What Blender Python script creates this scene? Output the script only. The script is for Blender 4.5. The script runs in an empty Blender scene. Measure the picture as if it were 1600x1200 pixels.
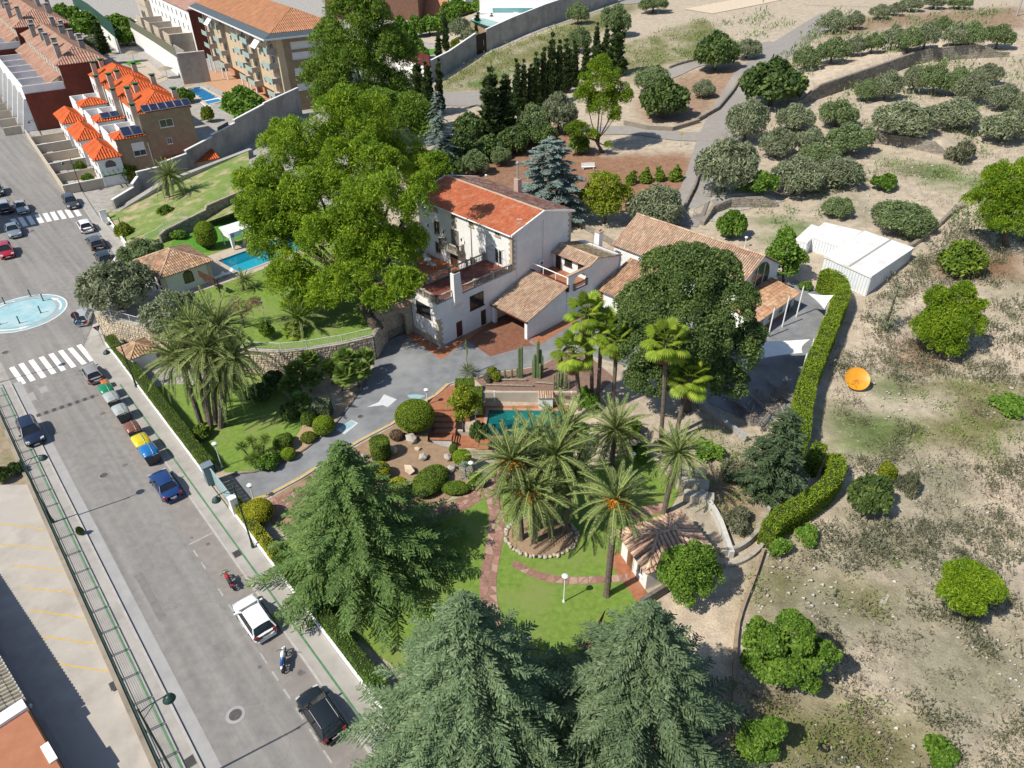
import bpy,bmesh,math,random
import numpy as np
from mathutils import Vector,Matrix
from mathutils.geometry import tessellate_polygon
sc=bpy.context.scene
COL=sc.collection
rnd=random.Random(7)
rng=np.random.default_rng(7)
PI=math.pi
# -------------- camera
F,NX,NY,H=1109.0,820.0,2180.0,45.0
_d=np.array([NX-800,-(NY-600),-F]);_d/=np.linalg.norm(_d)
_Z=-_d
_Y=np.array([0,0,-1.])-np.dot([0,0,-1.],_Z)*_Z;_Y/=np.linalg.norm(_Y)
_X=np.cross(_Y,_Z)
RC=np.array([_X,_Y,_Z])
cam=bpy.data.cameras.new('camera');camo=bpy.data.objects.new('camera',cam);COL.objects.link(camo)
cam.sensor_width=36;cam.lens=36*F/1600;cam.clip_start=0.5;cam.clip_end=3000
m4=Matrix([list(RC[i])+[[0,0,H][i]]for i in range(3)]+[[0,0,0,1]])
camo.matrix_world=m4
sc.camera=camo
# -------------- light
SUN_EL,SUN_AZ=math.radians(50),math.radians(31)
w=bpy.data.worlds.new('World');sc.world=w;w.use_nodes=True
wn=w.node_tree;bg=wn.nodes['Background'];sky=wn.nodes.new('ShaderNodeTexSky')
sky.sky_type='NISHITA';sky.sun_disc=False;sky.sun_elevation=SUN_EL;sky.sun_rotation=math.radians(239)
sky.air_density=1.0;sky.dust_density=0.6;sky.altitude=100
wn.links.new(sky.outputs[0],bg.inputs[0]);bg.inputs[1].default_value=0.105
sl=bpy.data.lights.new('sun','SUN');sl.energy=4.6;sl.angle=math.radians(0.53);sl.color=(1.0,0.93,0.82)
so=bpy.data.objects.new('sun',sl);COL.objects.link(so)
_ld=Vector((math.cos(SUN_AZ)*math.cos(SUN_EL),math.sin(SUN_AZ)*math.cos(SUN_EL),-math.sin(SUN_EL)))
so.rotation_euler=_ld.to_track_quat('-Z','Y').to_euler();so.location=(-60,-30,90)
sc.view_settings.view_transform='Standard';sc.view_settings.look='None'
sc.view_settings.exposure=0.34;sc.view_settings.gamma=1.0
sc.view_settings.use_curve_mapping=False
sc.cycles.max_bounces=6;sc.cycles.transparent_max_bounces=8
sc.cycles.use_adaptive_sampling=True
# -------------- photo pixel -> world
def P(px,py,z=0.0):
 v=RC@np.array([px-800,600-py,-F]);t=(z-H)/v[2]
 return np.array([v[0]*t,v[1]*t,z])
def PY(px,py,Y):
 v=RC@np.array([px-800,600-py,-F]);t=Y/v[1]
 return np.array([v[0]*t,Y,H+v[2]*t])
def proj(p):
 p=np.asarray(p,float);c=(p-np.array([0,0,H]))@RC
 return 800+F*c[...,0]/-c[...,2],600-F*c[...,1]/-c[...,2],-c[...,2]
def hgt(base,py):
 lo,hi=0.0,40.0
 for _ in range(40):
  m=(lo+hi)/2
  if proj(base+np.array([0,0,m]))[1]>py:lo=m
  else:hi=m
 return lo
def sstep(a,b,x):
 t=np.clip((x-a)/(b-a),0,1);return t*t*(3-2*t)
# -------------- terrain height
def hz0(x,y):
 u=(x-38)*.8+(y-94)*.5
 sp=5*np.logaddexp(0,u/5)
 h=18*(1-np.exp(-sp*.125/18))*sstep(-35,15,x)
 return np.maximum(0,h-.3)
STEPS=[]
def seg_info(x,y,pl):
 best=np.full(np.shape(x),1e9);sd=np.zeros(np.shape(x));lat=np.zeros(np.shape(x));L=0
 n=len(pl)
 for i in range(n-1):
  a,b=np.array(pl[i]),np.array(pl[i+1]);d=b-a;l=np.hypot(*d);d=d/l
  t=np.clip((x-a[0])*d[0]+(y-a[1])*d[1],0,l)
  qx,qy=x-(a[0]+d[0]*t),y-(a[1]+d[1]*t)
  dist=np.hypot(qx,qy);s=d[0]*(y-a[1])-d[1]*(x-a[0])
  m=dist<best
  best=np.where(m,dist,best);sd=np.where(m,s,sd);lat=np.where(m,L+t,lat);L+=l
 return best,sd,lat,L
PZ=-1.5
_pb,_px,_pw,_pf,_ps=P(800,632,PZ)[1],P(742,650,PZ)[0],P(905,650,PZ)[0],P(800,712,PZ)[1],P(664,672,PZ)[0]
def pit(x,y):
 a=sstep(_px-.9,_px+.3,x)*(1-sstep(_pw-.3,_pw+.9,x))*(1-sstep(_pb-.1,_pb+.3,y))*sstep(_pf-5,_pf-1.0,y)
 b=sstep(_ps-.2,_ps+.2,x)*(1-sstep(_px,_px+2,x))*(1-sstep(_pb-1.3,_pb-.9,y))*sstep(_pf-.5,_pf+.8,y)
 return(PZ-.05)*np.maximum(a,b)
def hz(x,y):
 x=np.asarray(x,float);y=np.asarray(y,float)
 h=hz0(x,y)+pit(x,y)
 for pl,s,fade in STEPS:
  best,sd,lat,L=seg_info(x,y,pl)
  k=np.where((sd>0)&(best>1.5),s*np.exp(-best/fade),0)*sstep(0,L*.12+.01,lat)*sstep(0,L*.12+.01,L-lat)
  h=h+k
 return h
def G(px,py,fn=None):
 fn=fn or hz
 v=RC@np.array([px-800,600-py,-F]);v=v/np.linalg.norm(v)
 t1=(-1-H)/v[2]if v[2]<0 else 900
 t=np.linspace(20,min(t1,1500),1500)
 pts=np.array([0,0,H])+t[:,None]*v
 d=pts[:,2]-fn(pts[:,0],pts[:,1])
 i=int(np.argmax(d<0))
 if i==0:return P(px,py,0)
 a,b=t[i-1],t[i]
 for _ in range(24):
  m=(a+b)/2;q=np.array([0,0,H])+m*v
  if q[2]-float(fn(q[0],q[1]))<0:b=m
  else:a=m
 return np.array([0,0,H])+b*v
for px,s,fade in(([(1238,168),(1290,150),(1370,122),(1430,100),(1500,92),(1575,88)],3.2,26),
     ([(1335,212),(1350,222),(1410,228),(1478,243)],1.6,22),
     ([(1097,352),(1112,334),(1140,324),(1215,322)],1.5,16)):
 STEPS.append(([G(a,b,hz0)[:2]for a,b in px],s,fade))
# -------------- materials
MATS={}
def nt(name):
 m=bpy.data.materials.new(name);m.use_nodes=True;t=m.node_tree
 return m,t,t.nodes['Principled BSDF']
def mat(name,c,c2=None,scale=3.0,rough=.85,bump=0.0,bscale=None,spec=.3,metal=0.0,detail=6.0,lo=.35,hi=.65,c3=None,s3=.4,island=0.0,coat=0.0):
 """noise-mottled surface: c..c2 at `scale`, optionally large blotches of c3 at `s3`, per-island brightness shift `island`"""
 if name in MATS:return MATS[name]
 if not any(k in name for k in('white','grass','red clay','orange tile','plaster','solar')):c,c2,c3=(x and tuple(v*.80 for v in x)for x in(c,c2,c3))
 m,t,b=nt(name);N,Lk=t.nodes,t.links
 b.inputs['Roughness'].default_value=rough;b.inputs['Metallic'].default_value=metal
 b.inputs['Specular IOR Level'].default_value=spec;b.inputs['Coat Weight'].default_value=coat
 tc=N.new('ShaderNodeTexCoord')
 def noise(sc_,det=detail):
  n=N.new('ShaderNodeTexNoise');n.inputs['Scale'].default_value=sc_;n.inputs['Detail'].default_value=det
  n.inputs['Roughness'].default_value=.62;Lk.new(tc.outputs['Object'],n.inputs['Vector']);return n
 def ramp(src,a,b_,p,q):
  r=N.new('ShaderNodeValToRGB');r.color_ramp.elements[0].position=p;r.color_ramp.elements[1].position=q
  r.color_ramp.elements[0].color=(*a,1);r.color_ramp.elements[1].color=(*b_,1);Lk.new(src,r.inputs[0]);return r
 if c2 is None:c2=tuple(min(1,x*1.15)for x in c);
 n1=noise(scale);r1=ramp(n1 .outputs['Fac'],c,c2,lo,hi);col=r1 .outputs['Color']
 if c3 is not None:
  n3=noise(s3,4);r3=ramp(n3 .outputs['Fac'],(0,0,0),(1,1,1),.48,.66)
  mx=N.new('ShaderNodeMix');mx.data_type='RGBA';Lk.new(r3 .outputs['Color'],mx.inputs['Factor'])
  Lk.new(col,mx.inputs[6]);mx.inputs[7].default_value=(*c3,1);col=mx.outputs[2]
 if island:
  ge=N.new('ShaderNodeNewGeometry');hs=N.new('ShaderNodeHueSaturation');mr=N.new('ShaderNodeMapRange')
  mr.inputs['To Min'].default_value=1-island;mr.inputs['To Max'].default_value=1+island
  Lk.new(ge.outputs['Random Per Island'],mr.inputs['Value']);Lk.new(mr.outputs[0],hs.inputs['Value'])
  m2=N.new('ShaderNodeMapRange');m2 .inputs['To Min'].default_value=.5-island*.05;m2 .inputs['To Max'].default_value=.5+island*.05
  mo=N.new('ShaderNodeMath');mo.operation='FRACT';mu=N.new('ShaderNodeMath');mu.operation='MULTIPLY';mu.inputs[1].default_value=17.3
  Lk.new(ge.outputs['Random Per Island'],mu.inputs[0]);Lk.new(mu.outputs[0],mo.inputs[0]);Lk.new(mo.outputs[0],m2 .inputs['Value'])
  Lk.new(m2 .outputs[0],hs.inputs['Hue']);Lk.new(col,hs.inputs['Color']);col=hs.outputs[0]
 Lk.new(col,b.inputs['Base Color'])
 if bump:
  nb=noise(bscale or scale*4,8);bp=N.new('ShaderNodeBump');bp.inputs['Strength'].default_value=bump;bp.inputs['Distance'].default_value=.05
  Lk.new(nb.outputs['Fac'],bp.inputs['Height']);Lk.new(bp.outputs[0],b.inputs['Normal'])
 MATS[name]=m;return m
def leaf(name,c1,c2,nscale=.35,trans=.3,var=.45,rough=.55,objvar=.12,c3=None):
 """leaf cards: colour varies leaf by leaf and clump by clump, light passes through"""
 if name in MATS:return MATS[name]
 m,t,b=nt(name);N,Lk=t.nodes,t.links
 tc=N.new('ShaderNodeTexCoord');n=N.new('ShaderNodeTexNoise');n.inputs['Scale'].default_value=nscale;n.inputs['Detail'].default_value=3
 Lk.new(tc.outputs['Object'],n.inputs['Vector']);ge=N.new('ShaderNodeNewGeometry')
 ad=N.new('ShaderNodeMath');ad.operation='MULTIPLY_ADD';ad.inputs[1].default_value=var;Lk.new(ge.outputs['Random Per Island'],ad.inputs[0])
 sb=N.new('ShaderNodeMath');sb.operation='SUBTRACT';sb.inputs[1].default_value=var/2;Lk.new(n.outputs['Fac'],sb.inputs[0]);Lk.new(sb.outputs[0],ad.inputs[2])
 r=N.new('ShaderNodeValToRGB');e=r.color_ramp.elements;e[0].position=.3;e[1].position=.7;e[0].color=(*c1,1);e[1].color=(*c2,1)
 if c3:x=e.new(.9);x.color=(*c3,1)
 Lk.new(ad.outputs[0],r.inputs[0]);hs=N.new('ShaderNodeHueSaturation');oi=N.new('ShaderNodeObjectInfo');mr=N.new('ShaderNodeMapRange')
 mr.inputs['To Min'].default_value=1-objvar;mr.inputs['To Max'].default_value=1+objvar;Lk.new(oi.outputs['Random'],mr.inputs['Value']);Lk.new(mr.outputs[0],hs.inputs['Value'])
 Lk.new(r.outputs['Color'],hs.inputs['Color']);Lk.new(hs.outputs[0],b.inputs['Base Color'])
 b.inputs['Roughness'].default_value=rough;b.inputs['Specular IOR Level'].default_value=.25
 tr=N.new('ShaderNodeBsdfTranslucent');Lk.new(hs.outputs[0],tr.inputs['Color'])
 mx=N.new('ShaderNodeMixShader');mx.inputs[0].default_value=trans;Lk.new(b.outputs[0],mx.inputs[1]);Lk.new(tr.outputs[0],mx.inputs[2])
 Lk.new(mx.outputs[0],t.nodes['Material Output'].inputs['Surface'])
 MATS[name]=m;return m
# -------------- mesh builder
def wloc(o):
 v=Vector((0,0,0))
 while o is not None:v=v+o.location;o=o.parent
 return v
def link(name,me,parent=None,loc=(0,0,0)):
 o=bpy.data.objects.new(name,me);COL.objects.link(o);o.parent=parent;o.location=loc;return o
class MB:
 def __init__(s):s.v=[];s.f=[];s.mi=[]
 def add(s,vs,fs,mi=0):
  k=len(s.v);s.v+=[tuple(map(float,p))for p in vs];s.f+=[tuple(i+k for i in f)for f in fs];s.mi+=[mi]*len(fs);return s
 def box(s,c,d,rz=0.0,mi=0):
  ca,sa=math.cos(rz),math.sin(rz);vs=[]
  for z in(-.5,.5):
   for x,y in((-.5,-.5),(.5,-.5),(.5,.5),(-.5,.5)):
    X,Y=x*d[0],y*d[1];vs.append((c[0]+ca*X-sa*Y,c[1]+sa*X+ca*Y,c[2]+z*d[2]))
  return s.add(vs,[(3,2,1,0),(4,5,6,7),(0,1,5,4),(1,2,6,5),(2,3,7,6),(3,0,4,7)],mi)
 def hexa(s,b,t,mi=0):
  n=len(b);fs=[tuple(range(n))[::-1],tuple(range(n,2*n))]+[(i,(i+1)%n,n+(i+1)%n,n+i)for i in range(n)]
  return s.add(list(b)+list(t),fs,mi)
 def prism(s,poly,z0,z1,mi=0):
  p=[tuple(q[:2])for q in poly]
  if sum(p[i-1][0]*p[i][1]-p[i][0]*p[i-1][1]for i in range(len(p)))<0:p=p[::-1]
  return s.hexa([(x,y,z0)for x,y in p],[(x,y,z1)for x,y in p],mi)
 def poly(s,pts,mi=0):return s.add(pts,[tuple(range(len(pts)))],mi)
 def bar(s,a,b,r=.03,r2=None,n=6,mi=0):
  return s.tube([a,b],[r,r if r2 is None else r2],n,mi)
 def tube(s,pts,rad,n=6,mi=0,cap=True):
  pts=[Vector(p)for p in pts];k=len(pts)
  if not hasattr(rad,'__len__'):rad=[rad]*k
  vs=[];up=Vector((0,0,1));prev=None
  for i,p in enumerate(pts):
   d=(pts[min(i+1,k-1)]-pts[max(i-1,0)]).normalized()
   a=prev-d*prev.dot(d)if prev is not None else d.cross(up if abs(d.z)<.95 else Vector((1,0,0)))
   if a.length<1e-6:a=d.cross(Vector((0,1,0)))
   a.normalize();prev=a;b=d.cross(a)
   for j in range(n):
    t=2*PI*j/n;vs.append(p+a*(rad[i]*math.cos(t))+b*(rad[i]*math.sin(t)))
  fs=[(i*n+j,i*n+(j+1)%n,(i+1)*n+(j+1)%n,(i+1)*n+j)for i in range(k-1)for j in range(n)]
  if cap:fs+=[tuple(range(n))[::-1],tuple(range((k-1)*n,k*n))]
  return s.add(vs,fs,mi)
 def lathe(s,prof,c=(0,0,0),n=10,mi=0,sx=1,sy=1):
  vs=[];k=len(prof)
  for r,z in prof:
   for j in range(n):t=2*PI*j/n;vs.append((c[0]+sx*r*math.cos(t),c[1]+sy*r*math.sin(t),c[2]+z))
  fs=[(i*n+j,i*n+(j+1)%n,(i+1)*n+(j+1)%n,(i+1)*n+j)for i in range(k-1)for j in range(n)]
  fs+=[tuple(range(n))[::-1],tuple(range((k-1)*n,k*n))]
  return s.add(vs,fs,mi)
 def build(s,name,mats,parent=None,smooth=False,local=False,kind=None):
  me=bpy.data.meshes.new(name);v=s.v
  if parent is not None and not local:
   w_=wloc(parent);v=[(a-w_.x,b-w_.y,c-w_.z)for a,b,c in v]
  me.from_pydata(v,[],s.f)
  for m in(mats if isinstance(mats,(list,tuple))else[mats]):me.materials.append(m)
  if any(s.mi):me.polygons.foreach_set('material_index',s.mi)
  if smooth:me.polygons.foreach_set('use_smooth',[True]*len(s.f))
  me.update();o=link(name,me,parent)
  if kind:o['kind']=kind
  return o
def npmesh(name,V,Q,m,smooth=False,k=4):
 """fast mesh from numpy verts and equal-sized faces"""
 me=bpy.data.meshes.new(name);nv,nf=len(V),len(Q)
 me.vertices.add(nv);me.vertices.foreach_set('co',np.asarray(V,np.float32).ravel())
 me.loops.add(nf*k);me.loops.foreach_set('vertex_index',np.asarray(Q,np.int32).ravel())
 me.polygons.add(nf);me.polygons.foreach_set('loop_start',np.arange(0,nf*k,k,dtype=np.int32))
 if smooth:me.polygons.foreach_set('use_smooth',np.ones(nf,bool))
 for x in(m if isinstance(m,(list,tuple))else[m]):me.materials.append(x)
 me.update(calc_edges=True);me.validate();return me
def tag(o,label,cat,group=None):
 o['label']=label;o['category']=cat
 if group:o['group']=group
 return o
def thing(name,label,cat,loc=(0,0,0),rz=0.0,group=None):
 o=bpy.data.objects.new(name,None);COL.objects.link(o);o.location=tuple(map(float,loc));o.rotation_euler=(0,0,rz)
 o.empty_display_size=.2;return tag(o,label,cat,group)
KIDS={}
def kids(o):
 return[c for c in bpy.data.objects if c.parent==o]if o.name not in KIDS else KIDS[o.name]
def dup(o,parent=None,**k):
 cs=kids(o);KIDS[o.name]=cs
 c=o.copy();COL.objects.link(c);c.parent=parent
 KIDS[c.name]=[dup(x,c)for x in cs]
 for a,b in k.items():
  if a=='loc':c.location=tuple(map(float,b))
  elif a=='rz':c.rotation_euler=(0,0,b)
  elif a=='scale':c.scale=b if hasattr(b,'__len__')else(b,b,b)
  else:c[a]=b
 return c
def tess(outer,holes=()):
 loops=[[Vector((p[0],p[1],0))for p in L]for L in(outer,*holes)]
 return[tuple(p)for L in(outer,*holes)for p in L],tessellate_polygon(loops)
def sheet(name,poly,z,m,holes=(),structure=True,px=True,parent=None):
 """flat ground sheet; poly in photo pixels (px) or world xy"""
 cv=(lambda L:[P(a,b,z)for a,b in L])if px else(lambda L:[(a,b,z)for a,b in L])
 vs,tr=tess(cv(poly),[cv(h)for h in holes]);fs=[]
 for t in tr:
  a,b,c=(vs[i]for i in t)
  fs.append(t if(b[0]-a[0])*(c[1]-a[1])-(b[1]-a[1])*(c[0]-a[0])>0 else t[::-1])
 mb=MB();mb.add([(v[0],v[1],z)for v in vs],fs);o=mb.build(name,m,parent)
 if structure and parent is None:o['kind']='structure'
 return o
def resample(pts,step):
 pts=[np.array(p[:2],float)for p in pts];out=[pts[0]]
 for a,b in zip(pts,pts[1:]):
  n=max(1,int(np.hypot(*(b-a))/step));out+=[a+(b-a)*(i+1)/n for i in range(n)]
 return out
def smooth_line(pts,it=2):
 pts=[np.array(p,float)for p in pts]
 for _ in range(it):
  q=[pts[0]]
  for a,b in zip(pts,pts[1:]):q+=[a*.75+b*.25,a*.25+b*.75]
  pts=q+[pts[-1]]
 return pts
def ribbon(name,pts,width,m,off=.06,nacross=4,side=(-.5,.5),kind='structure'):
 """draped strip along a world polyline"""
 pts=resample(pts,1.5);mb=MB();k=len(pts);vs=[]
 for i,p in enumerate(pts):
  d=pts[min(i+1,k-1)]-pts[max(i-1,0)];d=d/np.hypot(*d);n=np.array([-d[1],d[0]])
  wd=width(i/(k-1))if callable(width)else width
  for j in range(nacross+1):
   q=p+n*wd*(side[0]+(side[1]-side[0])*j/nacross);vs.append((q[0],q[1],float(hz(q[0],q[1]))+off))
 a=nacross+1;mb.add(vs,[(i*a+j,i*a+j+1,(i+1)*a+j+1,(i+1)*a+j)[::-1]for i in range(k-1)for j in range(nacross)])
 o=mb.build(name,m);o['kind']=kind;return o
def wall_line(mb,pts,z0,z1,th,mi=0,closed=False):
 """wall of thickness th along world xy points; z0/z1 numbers or lists"""
 pts=[np.array(p[:2],float)for p in pts];k=len(pts)
 g=lambda z,i:z[i]if hasattr(z,'__len__')else z
 L,Rr=[],[]
 for i,p in enumerate(pts):
  d=pts[min(i+1,k-1)]-pts[max(i-1,0)];d=d/np.hypot(*d);n=np.array([-d[1],d[0]])*th/2
  L.append(p+n);Rr.append(p-n)
 for i in range(k-1):
  b=[(*Rr[i],g(z0,i)),(*Rr[i+1],g(z0,i+1)),(*L[i+1],g(z0,i+1)),(*L[i],g(z0,i))]
  t=[(*Rr[i],g(z1,i)),(*Rr[i+1],g(z1,i+1)),(*L[i+1],g(z1,i+1)),(*L[i],g(z1,i))]
  mb.hexa(b,t,mi)
 return mb
# -------------- ground
def smooth_noise(x,y,s,seed=0):
 """cheap value noise, vectorised, -1..1"""
 r=np.random.default_rng(seed);T=r.uniform(-1,1,(64,64));X,Y=np.asarray(x)/s,np.asarray(y)/s
 i,j=np.floor(X).astype(int),np.floor(Y).astype(int);fx,fy=X-i,Y-j;fx=fx*fx*(3-2*fx);fy=fy*fy*(3-2*fy)
 g=lambda a,b:T[a%64,b%64]
 return(g(i,j)*(1-fx)+g(i+1,j)*fx)*(1-fy)+(g(i,j+1)*(1-fx)+g(i+1,j+1)*fx)*fy
def inpoly(px,py,poly):
 c=np.zeros(np.shape(px),bool);n=len(poly)
 for i in range(n):
  (x1,y1),(x2,y2)=poly[i],poly[(i+1)%n]
  if y1==y2:continue
  m=((y1>py)!=(y2>py))&(px<(x2-x1)*(py-y1)/(y2-y1)+x1);c^=m
 return c
SOIL,RED,DRY,LUSH,GRAV,DARK,CONC,SAND,BROWN,DGR,GRN=(.50,.425,.325),(.30,.17,.105),(.20,.19,.085),(.085,.17,.03),(.36,.33,.29),(.15,.115,.085),(.42,.40,.37),(.62,.515,.39),(.34,.235,.16),(.365,.33,.245),(.155,.20,.07)
ZONES=[
 ([(-2000,-170),(560,-170),(690,90),(640,190),(500,420),(390,600),(0,1300),(-2000,1300)],CONC),
 ([(690,140),(760,95),(1000,10),(1200,-10),(1180,60),(960,140),(820,200),(700,160)],SOIL),
 ([(690,130),(760,85),(960,10),(1010,5),(900,75),(800,125),(760,140),(700,145)],DRY),
 ([(690,138),(830,98),(800,116),(740,138)],LUSH),
 ([(960,75),(1100,30),(1160,80),(1040,110),(980,130)],DRY),
 ([(740,180),(900,200),(940,240),(1090,240),(1080,300),(1000,330),(900,330),(740,300),(680,250)],RED),
 ([(1055,120),(1150,95),(1170,110),(1090,190),(1000,190),(990,160)],BROWN),
 ([(1235,115),(1330,70),(1450,40),(1590,60),(1590,85),(1420,95),(1250,140)],SAND),
 ([(1280,30),(1600,10),(1600,45),(1420,40),(1300,60)],BROWN),
 ([(1370,245),(1520,262),(1540,290),(1480,300),(1400,270)],LUSH),
 ([(1400,262),(1470,262),(1475,272),(1400,268)],DARK),
 ([(1180,340),(1260,345),(1250,400),(1200,380)],LUSH),
 ([(1300,600),(1420,580),(1470,640),(1450,700),(1400,725),(1310,700),(1290,650)],GRN),
 ([(1420,590),(1600,600),(1600,720),(1480,740),(1440,680)],DRY),
 ([(1400,690),(1500,640),(1560,620),(1540,700),(1440,740)],DRY),
 ([(1455,400),(1600,395),(1600,440),(1500,440),(1470,432)],RED),
 ([(1400,520),(1500,560),(1480,585),(1420,575)],RED),
 ([(1240,880),(1420,800),(1480,840),(1400,1010),(1280,1060),(1225,960)],DGR),
 ([(1400,980),(1560,1000),(1600,1100),(1500,1200),(1420,1100)],DGR),([(1440,700),(1600,740),(1600,800),(1500,830),(1400,780)],DGR),([(1320,760),(1420,740),(1400,860),(1310,850)],DGR),([(1260,300),(1340,300),(1420,360),(1300,340)],DGR),
 ([(1200,830),(1270,850),(1230,960),(1330,1090),(1300,1200),(1150,1230),(1160,960)],DRY),
 ([(1350,1090),(1480,1150),(1440,1230),(1330,1230),(1300,1130)],DRY),
 ([(1500,700),(1620,760),(1620,900),(1540,800)],SAND),
 ([(1290,900),(1400,880),(1420,950),(1330,980)],DRY),
 ([(1050,950),(1150,880),(1190,850),(1200,870),(1160,960),(1146,1220),(1000,1220),(1040,1080)],SAND),
 ([(1090,660),(1190,690),(1180,860),(1120,850),(1060,730)],DRY),
 ([(1060,690),(1180,780),(1150,830),(1120,800)],BROWN),
 ([(200,250),(370,236),(420,330),(250,370),(180,345)],DRY),
]
gx=np.arange(-330,292,1.5);gy=[17.0]
while gy[-1]<520:gy.append(gy[-1]+max(.85,gy[-1]*.0125))
gy=np.array(gy);GX,GY=np.meshgrid(gx,gy);GZ=hz(GX,GY)-.03
jx=smooth_noise(GX,GY,3.1,1)*.9+smooth_noise(GX,GY,1.3,2)*.5;jy=smooth_noise(GX,GY,2.7,3)*.9+smooth_noise(GX,GY,1.2,4)*.5
ppx,ppy,_=proj(np.stack([GX+jx,GY+jy,GZ],-1))
gcol=np.empty(GX.shape+(4,));gcol[...,3]=1;gcol[...,:3]=SOIL
for poly,c in ZONES:
 mk=inpoly(ppx,ppy,poly)
 if c in(DRY,GRN,LUSH,DGR):mk&=smooth_noise(GX,GY,3.7,77)+.6*smooth_noise(GX,GY,1.6,78)>-.28
 gcol[mk,:3]=np.array(c)
gcol[...,:3]*=.84
WILDP=[(1160,960),(1200,850),(1330,800),(1320,700),(1300,640),(1310,520),(1440,400),(1480,350),(1640,330),(1660,1260),(1150,1260)]
wm=inpoly(ppx,ppy,WILDP)[...,None];er=smooth_noise(GX*1.0+GY*.35,GY*.8,5.5,91)+.6*smooth_noise(GX,GY,2.1,92)
gcol[...,:3]*=np.where(wm,1+.26*sstep(.25,.75,er)[...,None]-.22*sstep(.2,.8,-er)[...,None]*np.array([1.0,.8,1.1]),1)
GZ=GZ+np.where(wm[...,0],.20*smooth_noise(GX+.3*GY,GY,3.2,93)+.10*smooth_noise(GX,GY,1.7,94),0)
# soften the borders between covers
g=gcol[...,:3]
for _ in range(2):g[1:-1,1:-1]=(g[1:-1,1:-1]*2+g[:-2,1:-1]+g[2:,1:-1]+g[1:-1,:-2]+g[1:-1,2:])/6
nx_,ny_=len(gx),len(gy)
idx=np.arange(nx_*ny_).reshape(ny_,nx_)
quads=np.stack([idx[:-1,:-1],idx[:-1,1:],idx[1:,1:],idx[1:,:-1]],-1).reshape(-1,4)
qx,qy=((GX[:-1,:-1]+GX[1:,1:])/2).ravel(),((GY[:-1,:-1]+GY[1:,1:])/2).ravel()
POOL_TEAL=[P(a,b,-1.5)[:2]for a,b in((758,638),(892,640),(886,694),(752,688))]
POOL_APT=[P(a,b,.1)[:2]for a,b in((293,138),(312,136),(350,157),(325,163))]
POOL_ROW=[P(a,b,.1)[:2]for a,b in((213,106),(228,104),(250,120),(241,123))]
keep=np.ones(len(quads),bool)
for pl in(POOL_TEAL,POOL_APT,POOL_ROW):
 c=sum(pl)/4;pl2=[tuple(c+(p-c)*.97)for p in pl]
 b=np.zeros(len(quads),bool)
 for dx,dy in((0,0),(.5,0),(-.5,0),(0,.5),(0,-.5)):b|=inpoly(qx+dx,qy+dy,pl2)
 keep&=~b
gm,gt,gb=nt('ground soil');N,Lk=gt.nodes,gt.links
at=N.new('ShaderNodeVertexColor');at.layer_name='cover';tc=N.new('ShaderNodeTexCoord')
def gn(s,d,lo,hi,a,b):
 n=N.new('ShaderNodeTexNoise');n.inputs['Scale'].default_value=s;n.inputs['Detail'].default_value=d;n.inputs['Roughness'].default_value=.65
 Lk.new(tc.outputs['Object'],n.inputs['Vector']);r=N.new('ShaderNodeMapRange');r.inputs[1].default_value=lo;r.inputs[2].default_value=hi
 r.inputs[3].default_value=a;r.inputs[4].default_value=b;Lk.new(n.outputs['Fac'],r.inputs[0]);return r,n
r1,n1=gn(.8,10,.3,.7,.72,1.22);r2,n2=gn(6,6,.3,.7,.8,1.18);r3,n3=gn(3.3,8,.60,.68,0,.55)
mu=N.new('ShaderNodeMath');mu.operation='MULTIPLY';Lk.new(r1 .outputs[0],mu.inputs[0]);Lk.new(r2 .outputs[0],mu.inputs[1])
hs=N.new('ShaderNodeHueSaturation');Lk.new(mu.outputs[0],hs.inputs['Value']);Lk.new(at.outputs['Color'],hs.inputs['Color'])
mx=N.new('ShaderNodeMix');mx.data_type='RGBA';Lk.new(r3 .outputs[0],mx.inputs['Factor']);Lk.new(hs.outputs[0],mx.inputs[6]);mx.inputs[7].default_value=(.58,.53,.46,1)
Lk.new(mx.outputs[2],gb.inputs['Base Color']);gb.inputs['Roughness'].default_value=.95;gb.inputs['Specular IOR Level'].default_value=.15
bp=N.new('ShaderNodeBump');bp.inputs['Strength'].default_value=.8;bp.inputs['Distance'].default_value=.12;Lk.new(n2 .outputs['Fac'],bp.inputs['Height']);Lk.new(bp.outputs[0],gb.inputs['Normal'])
gme=npmesh('ground',np.stack([GX,GY,GZ],-1).reshape(-1,3),quads[keep],gm,smooth=True)
ca=gme.color_attributes.new('cover','FLOAT_COLOR','POINT');ca.data.foreach_set('color',gcol.reshape(-1).astype(np.float32))
go=link('ground',gme);go['kind']='structure'
# -------------- materials
asphalt=mat('asphalt',(.25,.24,.228),(.315,.302,.285),1.3,.9,.35,60,c3=(.315,.298,.275),s3=.11,detail=10)
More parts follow.
